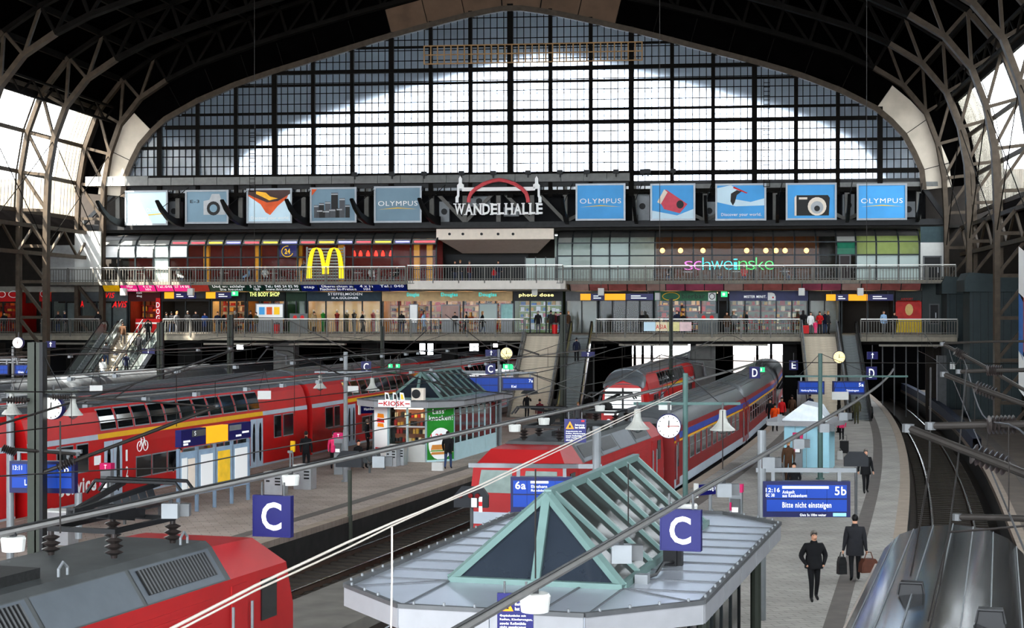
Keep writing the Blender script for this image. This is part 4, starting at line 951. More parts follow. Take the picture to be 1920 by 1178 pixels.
# ---- pedestals of the right arch feet
PED = M('pedestal_teal', (58, 68, 70), .7, 0, .08)
for k, (lab) in enumerate(('nearest the gallery end', 'second from the gallery end')):
    v = RV[k] - .2; u = 34.3; t = FT('column_casing', 'teal grey casing round the arch foot, ' + lab, 'casing', u, v, -1)
    MB().bx(u - 1.5, u + 1.9, v - 1.5, v + 1.5, -1.0, 8.6).build('shaft', PED, t); MB().ext([(u - 1.9, 8.6), (u + 2.2, 8.6), (u + 2.2, 9.6), (u - 1.6, 9.9), (u - 1.9, 9.4)], v - 1.9, v + 1.9, 'y').build('cap', PED, t)
    for i in range(6): x = u - 1.3 + .5 * i; MB().bx(x - .03, x + .03, v - 1.53, v - 1.5, -1, 8.6).build('cover_strip', RIBM, t)

# grey notice panels and red bins standing on the lower gallery
for px0, px1, l in ((543, 577, 'grey panel with red prohibition signs left of the fashion shop'), (1308, 1346, 'grey panel with red prohibition signs right of the green bar')):
    a, b, c, d = rect(px0, 588, px1, 622, -2.0); t = FT('prohibition_board', l, 'sign', a, -2.0, ZL); MB().bx(a, b, -2.0, -1.9, ZL, d).build('panel', M('notice_grey', (112, 116, 116), .6), t)
    for f in (.3, .7): x = a + (b - a) * f; MB().lathe([(.16, 0), (.16, -.02)], 12, (x, -2.0, d - .3), axis='y').build('prohibition_sign', REDP, t)
for px, l in ((519, 'red litter bin before the body care store'), (1040, 'red litter bin at the middle stairs top')):
    u = U(px, -3.3); t = FT('litter_bin', l, 'bin', u, -3.3, ZL); MB().lathe([(.2, 0), (.22, .7)], 10, (u, -3.3, ZL)).build('bin_body', REDP, t); MB().lathe([(.24, .7), (.24, .78), (.1, .86)], 10, (u, -3.3, ZL)).build('lid', MDG, t)
# ================================================================== PLATFORMS, TRACKS, STAIRS
def curve_pts(x50, d0, d1, b=bend, n=40, z=0.): return [(tx(x50, d0 + (d1 - d0) * i / n, b), d0 + (d1 - d0) * i / n, z) for i in range(n + 1)]
def slab(x0, x1, d0, d1, z0, z1, b0=bend, b1=None, n=40):
    b1 = b1 or b0; L0 = curve_pts(x0, d0, d1, b0, n); L1 = curve_pts(x1, d0, d1, b1, n)
    m = MB(); up = lambda P, z: [(x, y, z) for x, y, _ in P]
    m.grid([up(L0, z0), up(L0, z1), up(L1, z1), up(L1, z0)]); return m
PAV1 = paving('platform_paving_brown', (154, 140, 131), .6, .3, R(-17)); PAV2 = paving('platform_paving_grey', (150, 145, 139), .5, .25, R(-15)); PAV3 = paving('platform_concrete_brown', (96, 86, 78), 3.0, 2.0, R(-14))
KERB = M('kerb_stone', (160, 147, 135), .85, 0, .12, 2); DARKB = M('dark_guidance_strip', (112, 106, 102), .85, 0, .15, 2); EDGE = M('platform_wall', (40, 38, 37), .95, 0, .4, 2, bump=.3)
def platform(x0, x1, d0, d1, mat, label, b0=bend, b1=None, kl=True, kr=True):
    o = slab(x0, x1, d0, d1, -1.06, 0, b0, b1).build('floor', [mat], None); tag(o, label, kind='structure')
    b1 = b1 or b0
    for flag, x, s, b in ((kl, x0, 1, b0), (kr, x1, -1, b1)):
        if not flag: continue
        xa, xb = sorted((x, x + s * .42)); slab(xa, xb, d0, d1, -.2, .012, b).build('kerb', KERB, o)
        xa, xb = sorted((x + s * 1.25, x + s * 1.72)); slab(xa, xb, d0, d1, .0, .008, b).build('guidance_strip', DARKB, o)
        xa, xb = sorted((x - s * .01, x + s * .2)); slab(xa, xb, d0, d1, -1.05, -.2, b).build('edge_wall', EDGE, o)
    return o
platform(-19.3, -8.06, 5, 138, PAV1, 'brown paved platform with the far kiosk')
platform(1.9, 11.9, 5, 160, PAV2, 'grey paved platform with the near kiosk', bend, bend_r)
platform(-40.3, -27.8, 20, 135, PAV1, 'far left platform behind the trains')
platform(15.3, 60, 5, 175, PAV3, 'brown concrete platform on the right', bend_r, bend_r, True, False)
o = slab(-4.55, -1.6, 5, 140, -1.06, -.72).build('floor', CON); tag(o, 'narrow concrete strip between the two middle tracks', kind='structure')
RAILS = M('polished_rail', (190, 190, 188), .22, .9, .1); RUST = M('rusty_rail_web', (70, 54, 44), .8, .2, .2); SLP = M('dark_sleeper', (64, 58, 52), .9, 0, .2, 4)
def track(x50, d0, d1, label, b=bend, sl=None):
    t = T('railway_track', label, 'track', (tx(x50, d0, b), d0, -1.05)); o0 = tuple(t.location); ORGN[t.name] = o0
    for s in (-.75, .75):
        P = curve_pts(x50 + s * 1.04, d0, d1, b, 60, -.76)
        r = MB(); A = [(x - .036, y, z) for x, y, z in P]; B = [(x + .036, y, z) for x, y, z in P]
        r.strip(A, B); r.build('rail', RAILS, t)
        w = MB(); lo = lambda Q, dx, dz: [(x + dx, y, z + dz) for x, y, z in Q]
        w.grid([lo(P, -.034, -.004), lo(P, -.02, -.05), lo(P, -.07, -.17), lo(P, .07, -.17), lo(P, .02, -.05), lo(P, .034, -.004)]); w.build('rail_web', RUST, t)
    if sl:
        me = None; d = sl[0]
        while d < sl[1]:
            s = (tx(x50, d + 1, b) - tx(x50, d, b)); a = math.atan2(1, s) - PI / 2
            if me is None:
                q = MB(); q.bx(-1.3, 1.3, -.13, .13, -.16, 0); o = q.build('sleeper', SLP, t, org=(0, 0, 0)); me = o.data
            else:
                o = bpy.data.objects.new('sleeper', me); COL.objects.link(o); o.parent = t
            o.location = (tx(x50, d, b) - o0[0], d - o0[1], -.9 - o0[2]); o.rotation_euler = (0, 0, a); d += .66
track(-6.1, 8, 150, 'empty track beside the brown platform', bend, (36, 100)); track(0.2, 5, 150, 'track under the red locomotives'); track(13.55, 3, 185, 'curving track right of the grey platform with a gleaming rail', bend_r, (33, 150))
track(-21, 20, 150, 'track under the red double-deck train'); track(-26, 20, 150, 'track behind the red double-deck train'); track(-42, 20, 150, 'empty track at the far left of the station')
# litter and wall right of the curve
o = slab(15.35, 15.8, 86, 190, -.3, .62, bend_r).build('wall_right', M('retaining_wall_blue', (44, 52, 70), .8, 0, .15)); tag(o, 'dark blue retaining wall along the curve', kind='structure')

def stairs(px0, px1, label, z0=0.0, run=10.6, n=33):
    a, b = U(px0, VL), U(px1, VL); t = FT('staircase', label, 'stairs', a, VL, z0, 'stairs up to the gallery')
    SM = M('pale_stair_stone', (190, 180, 164), .8, 0, .1); me = None
    for i in range(n):
        z = ZL - (ZL - z0) * (i + 1) / n; v = VL - run * i / n
        if me is None:
            q = MB(); q.bx(0, b - a, -run / n - .05, .25, -(ZL - z0) / n * 1.0, 0); o = q.build('step', SM, t, org=(0, 0, 0)); me = o.data
        else:
            o = bpy.data.objects.new('step', me); COL.objects.link(o); o.parent = t
        o.location = (0, v - VL, z - z0)
    P = lambda x, dz: [(x, VL, ZL + dz), (x, VL - run, z0 + dz)]
    for x in (a - .1, b + .1):
        m = MB(); q, r = P(x, 0); m.bar((x, VL, ZL - .1), (x, VL - run, z0 - .1), .16, .6); m.build('stringer', CON, t)
        m = MB(); m.path([(x, VL + .3, ZL + 1.05), (x, VL, ZL + 1.05), (x, VL - run, z0 + 1.0), (x, VL - run - .5, z0 + 1.0)], .04, 6); m.build('handrail', LTG, t)
        for i in range(0, 12): w = i / 11; MB().bar((x, VL - run * w, ZL - (ZL - z0) * w), (x, VL - run * w, ZL - (ZL - z0) * w + 1.02), .05).build('rail_post', MDG, t)
    m = MB(); m.q([(a, VL, ZL - .35), (b, VL, ZL - .35), (b, VL - run, z0 - .35), (a, VL - run, z0 - .35)]); m.build('underside', COND, t)
def escalator(px0, px1, label, z0=0.0, run=11.0, glass=True, side=None):
    a, b = U(px0, VL), U(px1, VL); t = FT('escalator', label, 'escalator', a, VL, z0, 'escalators up to the gallery')
    n = 30; me = None; ES = M('escalator_step', (112, 116, 116), .5, .4, .1)
    for i in range(n):
        if me is None:
            q = MB(); q.bx(.18, b - a - .18, -run / n - .02, .1, -.19, 0); o = q.build('step', ES, t, org=(0, 0, 0)); me = o.data
        else:
            o = bpy.data.objects.new('step', me); COL.objects.link(o); o.parent = t
        o.location = (0, -run * i / n, ZL - (ZL - z0) * (i + .5) / n - z0)
    for x, s in ((a + .06, 1), (b - .06, -1)):
        m = MB(); Q = lambda dz: [(x, VL + 1.0, ZL + dz), (x, VL, ZL + dz), (x, VL - run, z0 + dz), (x, VL - run - 1.0, z0 + dz)]
        m.strip(Q(-.1), Q(.85)); m.build('balustrade', glass_mat('escalator_glass', (214, 226, 222), .62, (180, 190, 186), .08, .4, .1, .12) if glass else side, t)
        m = MB(); top = Q(.92); m.path([(x, VL + 1.0, ZL + .2), (x, VL + 1.25, ZL + .6)] + top + [(x, VL - run - 1.25, z0 + .6), (x, VL - run - 1.0, z0 + .2)], .055, 6); m.build('handrail', RUB, t)
        m = MB(); m.strip(Q(-.55), Q(-.02)); m.strip([(p[0] + s * .12, p[1], p[2]) for p in Q(.02)], [(p[0], p[1], p[2]) for p in Q(.02)]); m.build('skirt', ALU, t)
    m = MB(); m.q([(a, VL, ZL - .9), (b, VL, ZL - .9), (b, VL - run, z0 - .6), (a, VL - run, z0 - .6)]); m.build('truss_cover', DKG, t)
stairs(988, 1052, 'wide pale stairs rising to the gallery in the middle'); escalator(1068, 1110, 'escalator beside the middle stairs', glass=False, side=M('yellowed_panel', (150, 142, 96), .5))
stairs(1506, 1566, 'pale stairs rising to the gallery on the right'); escalator(1572, 1608, 'narrow escalator beside the right stairs', glass=False, side=M('grey_panel', (120, 120, 116), .5))
escalator(190, 222, 'sunlit glass escalator left of the left stairs'); stairs(230, 265, 'sunlit stairs between the two left escalators'); escalator(273, 304, 'shaded glass escalator right of the left stairs')

# ================================================================== TRAINS
def place(t, x50, d0, L, b=bend):
    s = (tx(x50, d0 + L * .96, b) - tx(x50, d0, b)) / (L * .96)
    t.location = (tx(x50, d0, b), d0, -.76); t.rotation_euler = (0, 0, math.atan2(1, s))
    return d0 + L / math.hypot(1, s)
DP = [(1.39, .55), (1.39, 2.75), (1.36, 3.2), (1.27, 3.7), (1.13, 4.1), (1.0, 4.28)]
def dp_y(z):
    for (y0, z0), (y1, z1) in zip(DP, DP[1:]):
        if z0 <= z <= z1: return y0 + (y1 - y0) * (z - z0) / (z1 - z0)
    return 1.39
def panel(x0, x1, z0, z1, off, n=1):
    zs = [z0 + (z1 - z0) * i / n for i in range(n + 1)]
    return MB().grid([[(x0, -dp_y(z) - off, z) for z in zs], [(x1, -dp_y(z) - off, z) for z in zs]])
WFR = M('window_frame_grey', (140, 146, 150), .5); DOORM = M('door_pale_blue_grey', (178, 190, 202), .45, 0, .05); STRW = M('stripe_pale', (174, 182, 190), .5, 0, .05); STRY = M('stripe_yellow', (222, 176, 28), .5, 0, .05)
def window(x0, x1, z0, z1, t, n=1, fr=.05):
    w = panel(x0, x1, z0, z1, .03, n).build('window', TGL, t); panel(x0 - fr, x1 + fr, z0 - fr, z1 + fr, .015, n).build('window_frame', WFR, w)
def make_dosto(label):
    L = 26.2; t = T('double_deck_coach', label, 'train coach', group='red double-deck coaches')
    MB().ext([(-y, z) for y, z in DP] + [(y, z) for y, z in reversed(DP)], .12, L - .12, 'x').build('body', RED, t)
    rp = [(-1.0, 4.24), (-.98, 4.3), (-.7, 4.5), (0, 4.6), (.7, 4.5), (.98, 4.3), (1.0, 4.24)]
    MB().ext(rp, .12, L - .12, 'x').build('roof', ROOFG, t)
    for y in (-.8, -.5, -.2, .2, .5, .8): MB().bx(2.5, L - 2.5, y - .03, y + .03, 4.4, 4.62 - .12 * abs(y) ** 1.5 * 1.6).build('roof_rib', ROOFG, t)
    panel(.12, 5.1, 3.06, 3.26, .012).build('stripe', STRW, t); panel(5.1, 20.6, 3.06, 3.26, .012).build('stripe', STRY, t); panel(20.6, L - .12, 3.06, 3.26, .012).build('stripe', STRW, t)
    panel(.12, L - .12, .55, .8, .012).build('skirt_stripe', STRW, t)
    for i in range(11): window(5.4 + 1.37 * i, 6.56 + 1.37 * i, 3.42, 4.16, t, 3)
    for i in range(8): window(8.1 + 1.37 * i, 9.3 + 1.37 * i, 1.35, 2.12, t)
    for a, b in ((2.1, 3.2), (3.5, 4.3), (L - 4.3, L - 3.5), (L - 3.2, L - 2.0)): window(a, b, 1.95, 2.95, t)
    for a in (5.5, L - 7.1):
        for k in range(2):
            d = panel(a + .72 * k, a + .7 + .72 * k, .62, 2.95, .03).build('door', DOORM, t); MB().ext([(a + .72 * k + .35 + .13 * math.cos(R(30 * i)), 1.85 + .62 * math.sin(R(30 * i)) + (.3 if math.sin(R(30 * i)) > 0 else -.3)) for i in range(12)], -1.435, -1.43, 'y').build('door_window', TGL, d)
    for x in (3.4, L - 3.4):
        MB().bx(x - 1.7, x + 1.7, -1.1, 1.1, .12, .5).build('bogie', BLK, t)
        for s in (-.95, .95): MB().lathe([(.45, -.07), (.45, .07)], 12, (x + s * 1.3, -.75, .45), axis='y').build('wheel', BLK, t)
    MB().bx(6, L - 6, -1.25, 1.25, .2, .55).build('underframe', BLK, t)
    for x in (0.0, L): MB().bx(x - .16, x + .16, -.9, .9, .6, 4.0).build('gangway', RUB, t)
    return t, L
dosto, LD = make_dosto('red double-deck coach with yellow stripe and Service lettering on the brown platform')
d1 = place(dosto, -21, 58.6, LD)
# lettering only on the near coach
text('Service', 2.2, 4.9, 1.15, 1.75, -1.41, WPR, dosto, bold=.03); text('1', 7.2, 7.36, 2.05, 2.5, -1.41, WPR, dosto); text('2', 7.2, 7.42, 1.4, 1.85, -1.41, WPR, dosto)
for cx in (8.35, 8.85): m = MB(); m.path([(cx + .2 * math.cos(R(30 * i)), -1.41, 2.55 + .2 * math.sin(R(30 * i))) for i in range(13)], .022, 4); m.build('bicycle_symbol', WPR, dosto)
m = MB(); m.path([(8.35, -1.41, 2.55), (8.5, -1.41, 2.8), (8.75, -1.41, 2.8), (8.58, -1.41, 2.55), (8.5, -1.41, 2.8), (8.46, -1.41, 2.9)], .022, 4); m.build('bicycle_symbol', WPR, dosto)
m = MB(); m.path([(8.85, -1.41, 2.55), (8.74, -1.41, 2.85), (8.66, -1.41, 2.92)], .022, 4); m.build('bicycle_symbol', WPR, dosto)
MB().bx(4.75, 5.25, -1.41, -1.4, 2.1, 2.45).build('cup_symbol', WPR, dosto)
c2 = dup(dosto, label='red double-deck coach, second in the train, with the platform kiosk before its doors')
for ch in list(c2.children):
    if ch.name.startswith(('lettering', 'bicycle', 'cup')): bpy.data.objects.remove(ch)
d2 = place(c2, -21, d1 + .4, LD)
c3 = dup(c2, label='red double-deck coach, third in the train, running under the gallery'); place(c3, -21, d2 + .4, LD)
c0 = dup(c2, label='red double-deck coach cut by the left picture edge'); place(c0, -21, 58.3 - LD * .965, LD)
dd = 45
for k in range(4):
    c = dup(c2, label='grey-roofed double-deck coach behind the red train, %s from the left' % _ord2[k], group='coaches on the track behind'); dd = place(c, -26, dd, LD) + .4
# driving trailer under the gallery
cab = dup(c2, label='red double-deck driving trailer with bright windscreen facing the camera'); d9 = place(cab, -6.1, 98.5, LD)
cab2 = dup(c2, label='red double-deck coach behind the driving trailer under the gallery'); place(cab2, -6.1, d9 + .4, LD)
for ch in list(cab.children):
    if ch.name.startswith('gangway') and ch == [c for c in cab.children if c.name.startswith('gangway')][0]: bpy.data.objects.remove(ch); break
def ring(x, w, zt, zb=.5): return [(x, -w, zb), (x, -w, 2.7 * zt / 4.3), (x, -w * .92, 3.5 * zt / 4.3), (x, -w * .72, zt * .985), (x, 0, zt * 1.05), (x, w * .72, zt * .985), (x, w * .92, 3.5 * zt / 4.3), (x, w, 2.7 * zt / 4.3), (x, w, zb)]
MB().grid([ring(.15, 1.39, 4.3), ring(-.6, 1.37, 4.15), ring(-1.3, 1.3, 3.7)]).build('nose_shell', RED, cab)
r0 = ring(-1.3, 1.3, 3.7); MB().q(r0[::-1]).build('front_mask', RED, cab)
MB().q([(-1.4, -1.12, 1.9), (-1.4, 1.12, 1.9), (-1.34, 1.05, 3.5), (-1.34, -1.05, 3.5)]).build('windscreen', M('sky_reflection_colour', (226, 226, 220), .35, .3, .15, 2), cab)  # bright sky reflection put into the pane's near-white colour
hp = lambda x, w, z0, z1: [(x, w * math.cos(R(180 - 15 * i)), z0 + (z1 - z0) * math.sin(R(15 * i))) for i in range(13)]
MB().grid([hp(-1.32, 1.12, 3.5, 3.72), hp(-1.2, 1.2, 3.5, 4.0), hp(-.8, 1.26, 3.6, 4.3), hp(0, 1.2, 3.9, 4.52), hp(1.2, 1.05, 4.2, 4.64)]).build('nose_roof', ROOFG, cab, smooth=True)
for i in range(6): MB().bx(-1.43, -1.41, -1.08, 1.08, 2.02 + .25 * i, 2.06 + .25 * i).build('blind_line', DKG, cab)
MB().bx(-1.45, -1.36, -.05, .05, 1.9, 3.5).build('centre_post', DKG, cab)
MB().bx(-1.4, -1.3, -1.0, 1.0, 1.2, 1.35).build('front_stripe', STRW, cab)
for s in (-.85, .85): MB().lathe([(.13, 0), (.13, -.06)], 10, (-1.32, s, 1.55), axis='x').build('headlamp', WTX, cab)

# ---- electric locomotives
LOUV = M('louvre_grey', (92, 98, 104), .45, .3, .08); LROOF = M('loco_roof_grey', (84, 86, 86), .6, .2, .25, 1.2); INS = M('brown_insulator', (58, 52, 50), .35, 0, .1)
def make_loco(label, red):
    L = 16.2; t = T('electric_locomotive', label, 'locomotive', group='red electric locomotives')
    MB().ext([(0, .95), (0, 2.25), (.3, 3.08), (L - .3, 3.08), (L, 2.25), (L, .95)], -1.5, 1.5, 'y').build('body', red, t)
    for x0, x1, x2 in ((.3, .95, 2.5), (L - .3, L - .95, L - 2.5)):
        a = [(x0, -1.5, 3.08), (x0, 1.5, 3.08), (x2, 1.5, 3.08), (x2, -1.5, 3.08)]; b = [(x1, -1.12, 3.6), (x1, 1.12, 3.6), (x2, 1.12, 3.64), (x2, -1.12, 3.64)]
        m = MB(); m.q(b)
        for i in range(4): j = (i + 1) % 4; m.q([a[i], a[j], b[j], b[i]])
        m.build('cab_roof', red, t)
    MB().ext([(-1.5, 3.08), (-1.12, 3.64), (-1.0, 3.74), (1.0, 3.74), (1.12, 3.64), (1.5, 3.08)], 2.5, L - 2.5, 'x').build('roof', LROOF, t)
    sl = lambda y, z, o: (y - .83 * o, z + .55 * o)
    def slope(x0, x1, f0, f1, o):  # quad on the right roof slope
        y0, z0 = -1.5 + .38 * f0, 3.08 + .56 * f0; y1, z1 = -1.5 + .38 * f1, 3.08 + .56 * f1
        a0, a1 = sl(y0, z0, o), sl(y1, z1, o); return [(x0, *a0), (x1, *a0), (x1, *a1), (x0, *a1)]
    for k in range(4):
        x0 = 2.75 + 2.72 * k; x1 = x0 + 2.6
        MB().q(slope(x0, x1, .03, .97, .012)).build('slope_panel', LOUV, t)
        if k in (0, 1, 3):
            p = MB().q(slope(x0 + .15, x1 - .15, .22, .9, .02)).build('louvre_recess', BLK, t); me = None
            for i in range(22):
                xx = x0 + .2 + (x1 - x0 - .4) * i / 21
                a = slope(xx - .024, xx + .024, .22, .9, .05)
                if me is None: m = MB(); m.q([(px_ - xx, y, z) for px_, y, z in a]); o = m.build('slat', MDG, t); me = o.data
                else: o = bpy.data.objects.new('slat', me); COL.objects.link(o); o.parent = t
                o.location = (xx, 0, 0)
    for x in (3.2, 6.0, 9.5, L - 3.0):
        m = MB(); m.path([(x - .12, -.85, 3.72), (x - .12, -.85, 3.86), (x, -.85, 3.95), (x + .12, -.85, 3.86), (x + .12, -.85, 3.72)], .025, 5); m.build('lifting_eye', LTG, t)
    for x in (5.8, 8.4): MB().bx(x - .8, x + .8, -.65, .2, 3.74, 3.9).build('roof_grille', M('grille_dark', (48, 48, 48), .7, .2, .3, 14), t)
    for px_ in (3.9, L - 3.9):
        s = 1 if px_ < 8 else -1
        for a in (-.95, .95):
            for b in (-.6, .6): MB().lathe([(.05, 0), (.06, .05), (.16, .1), (.06, .14), (.16, .2), (.06, .24), (.15, .3), (.05, .34), (.05, .4)], 10, (px_ + a, b, 3.74)).build('insulator', INS, t)
        p = MB(); p.lattice([px_ - .95, px_ + .95], [-.6, .6], .09, 0, .08)
        p.v = [(x, z, y + 4.14) for x, y, z in p.v]; pf = p.build('pantograph_frame', BLK, t)
        m = MB(); m.bar((px_ - s * .9, 0, 4.25), (px_ + s * 1.3, 0, 4.5), .16); m.bar((px_ + s * 1.3, 0, 4.5), (px_ - s * .9, -.35, 4.78), .08); m.bar((px_ + s * 1.3, 0, 4.5), (px_ - s * .9, .35, 4.78), .08); m.bar((px_ - s * .5, 0, 4.3), (px_ + s * .3, 0, 4.42), .26); m.build('pantograph_arm', BLK, t)
        h = MB(); hx = px_ - s * .9
        for dx in (-.2, .2): h.path([(hx + dx, -.98, 4.6), (hx + dx, -.8, 4.82), (hx + dx, .8, 4.82), (hx + dx, .98, 4.6)], .035, 5)
        h.bar((hx - .2, -.4, 4.8), (hx + .2, -.4, 4.8), .04); h.bar((hx - .2, .4, 4.8), (hx + .2, .4, 4.8), .04); h.build('collector_head', BLK, t)
    for x, s in ((0, -1), (L, 1)):
        for y in (-.72, .72): MB().q([(x - s * .03 + s * .0, y - .55, 2.25), (x - s * .03, y + .55, 2.25), (x - s * .42, y + .5, 3.0), (x - s * .42, y - .5, 3.0)] if 0 else [(x - s * .03 + s * .03, y - .55, 2.32), (x - s * .03 + s * .03, y + .55, 2.32), (x - s * .27 + s * .03, y + .5, 3.0), (x - s * .27 + s * .03, y - .5, 3.0)]).build('windscreen', M('pale_reflection_colour', (176, 190, 184), .15, .5, .15), t)  # pale reflection partly put into the windscreen colour
        MB().bx(min(x, x + s * .02), max(x, x + s * .02), -1.5, 1.5, 1.35, 1.72).build('front_stripe', STRW, t)
        for y in (-1.05, 1.05):
            MB().lathe([(.15, 0), (.15, s * .05)], 10, (x, y, 1.18), axis='x').build('tail_lamp', M('red_lamp', (220, 60, 70), .3), t); MB().lathe([(.1, 0), (.1, s * .4), (.24, s * .42), (.24, s * .5)], 12, (x, y * .83, .98), axis='x').build('buffer', BLK, t)
        MB().bx(min(x - s * 1.35, x - s * .75), max(x - s * 1.35, x - s * .75), -1.53, -1.5, 2.15, 2.9).build('cab_window', TGL, t); MB().bx(min(x - s * 2.5, x - s * 1.9), max(x - s * 2.5, x - s * 1.9), -1.53, -1.5, 1.0, 2.95).build('cab_door', red, t)
        for dx in (1.84, 2.56): MB().tube((x - s * dx, -1.58, 1.1), (x - s * dx, -1.58, 2.6), .03, 5).build('grab_rail', LTG, t)
    for i in range(12): MB().bx(3.2, L - 3.2, -1.52, -1.5, 1.25 + .14 * i, 1.31 + .14 * i).build('side_bead', red, t)
    for x in (3.4, L - 3.4):
        MB().bx(x - 2, x + 2, -1.2, 1.2, .25, .9).build('bogie', BLK, t)
        for s in (-1.3, 1.3): MB().lathe([(.6, -.07), (.6, .07)], 14, (x + s, -.75, .6), axis='y').build('wheel', BLK, t)
    MB().bx(1.5, L - 1.5, -1.35, 1.35, .6, 1.0).build('underframe', MDG, t)
    return t, L
loco, LL = make_loco('red electric locomotive in the left foreground with folded pantograph', LRED)
s_ = .33; loco.location = (-11.62 + .02, 16.6, -.76); e = Vector((-5.6, 32.0)); h = Vector((s_, 1)).normalized(); st = e - h * LL
loco.location = (st.x, st.y, -.66); loco.rotation_euler = (0, 0, math.atan2(1, s_))
loco2 = dup(loco, label='red electric locomotive with white front stripe at the near end of the middle train')
dl = place(loco2, -.15, 51.0, LL)

# ---- single-deck coaches
def make_coach(label, body, roofm, band, nm, side=-1, stripe=STRW, vents=False, group='red single-deck coaches', roofline=None):
    L = 25.6; t = T('passenger_coach', label, 'train coach', group=group)
    P = [(1.41, .75), (1.41, 2.95), (1.36, 3.2)]; Rf = [(1.36, 3.18), (1.22, 3.55), (.95, 3.82), (.55, 3.98), (0, 4.04)]
    MB().ext([(-y, z) for y, z in P] + [(y, z) for y, z in reversed(P)], .1, L - .1, 'x').build('body', body, t)
    prof = [(-y, z) for y, z in Rf] + [(y, z) for y, z in reversed(Rf[:-1])]
    m = MB(); ends = ((.1, .55, 3.3), (.5, .9, None), (1.0, 1, None), (L - 1.0, 1, None), (L - .5, .9, None), (L - .1, .55, 3.3))
    rows = [[(x, y * (1 if k == 1 else .985 if k > .8 else .93), 3.18 + (z - 3.18) * k) for y, z in prof] for x, k, _ in ends]
    m.grid(rows); m.q([rows[0][i] for i in range(len(prof))]); m.q([rows[-1][i] for i in range(len(prof))][::-1]); m.build('roof', roofm, t, smooth=True)
    w = 1.41; S = lambda x0, x1, z0, z1, o: MB().bx(x0, x1, min(side * (w - .01), side * (w + o)), max(side * (w - .01), side * (w + o)), z0, z1)
    if band: S(.1, L - .1, 2.72, 2.98, .01).build('upper_band', band, t)
    S(.1, L - .1, .75, 1.12, .01).build('lower_stripe', stripe, t)
    if roofline: S(.1, L - .1, 2.6, 2.68, .015).build('yellow_line', roofline, t)
    for i in range(nm):
        x0 = 2.6 + (L - 5.2) * i / nm; x1 = x0 + (L - 5.2) / nm * .62
        wi = S(x0, x1, 1.7, 2.55, .025).build('window', TGL, t); S(x0 - .05, x1 + .05, 1.65, 2.6, .015).build('window_frame', WFR, wi); S(x0, x1, 2.2, 2.24, .035).build('window_bar', WFR, wi)
    for x in (.5, L - 1.4):
        d = S(x, x + .9, .85, 2.9, .02).build('door', body, t); S(x + .25, x + .65, 1.6, 2.6, .03).build('door_window', TGL, d); MB().tube((x - .1, side * 1.47, 1.1), (x - .1, side * 1.47, 2.5), .025, 5).build('grab_rail', LTG, t)
    for x in (3.4, L - 3.4): MB().bx(x - 1.6, x + 1.6, -1.1, 1.1, .15, .7).build('bogie', BLK, t)
    MB().bx(5.5, L - 5.5, -1.2, 1.2, .3, .76).build('underframe', BLK, t)
    for x in (.0, L): MB().bx(x - .15, x + .15, -.7, .7, .9, 3.4).build('gangway', RUB, t)
    return t, L
BROOF = M('ribbed_brown_roof', (104, 106, 108), .45, .3, .2, 2, stretch=(6, .4, 1)); BLB2 = M('blue_cantrail', (60, 82, 160), .45); 
co, LC = make_coach('red coach with blue cantrail coupled behind the middle locomotive', REDD, BROOF, BLB2, 11, roofline=STRY)
for i in range(10): y = -1.0 + .22 * i; MB().bx(1.2, LC - 1.2, y - .015, y + .015, 3.7, 3.2 + math.sqrt(max(0, 1.95 - y * y)) * .62).build('roof_seam', BROOF, co)
dc = place(co, .2, dl + .8, LC); ca, cb = 'second', 'third'
x = dup(co, label='red coach, second behind the middle locomotive'); dc = place(x, .2, dc + .4, LC); x = dup(co, label='red coach, third behind the middle locomotive, entering the tunnel'); place(x, .2, dc + .4, LC)
co3, _ = make_coach('pale grey-roofed coach on the far left track, nearest', M('silver_coach', (150, 156, 162), .4, .3, .05), ROOFG, None, 11, group='coaches on the far left track')
dd = place(co3, -42, 52, LC)
for k in range(3): x = dup(co3, label='pale grey-roofed coach on the far left track, %s from the left' % _ord2[k + 1]); dd = place(x, -42, dd + .4, LC)
# foreground coach on the right: dark glossy roof
DROOF = M('glossy_grey_roof', (66, 69, 71), .16, .5, .25, .7, stretch=(.5, 3, 1)); BSIDE = M('deep_blue_side', (36, 48, 120), .3)
fc, _ = make_coach('blue-sided coach with dark glossy roof in the right foreground', BSIDE, DROOF, BSIDE, 11, side=1, stripe=STRW, group='foreground coach', roofline=CRM)
MB().bx(.3, LC - .3, 1.37, 1.44, 3.12, 3.16).build('cantrail_line', CRM, fc); MB().bx(.3, LC - .3, 1.4, 1.45, 2.98, 3.03).build('cantrail_line', LTG, fc)
def rz_(y):
    Rf = [(1.36, 3.18), (1.22, 3.55), (.95, 3.82), (.55, 3.98), (0, 4.04)]; y = abs(y)
    for (a, za), (b, zb) in zip(Rf, Rf[1:]):
        if b <= y <= a: return za + (zb - za) * (a - y) / (a - b)
for y in (-1.1, -.7, -.35, 0, .35, .7, 1.05): MB().bar((1.0, y, rz_(y) + .005), (LC - 1.0, y, rz_(y) + .005), .018, .02).build('roof_seam', LTG, fc)
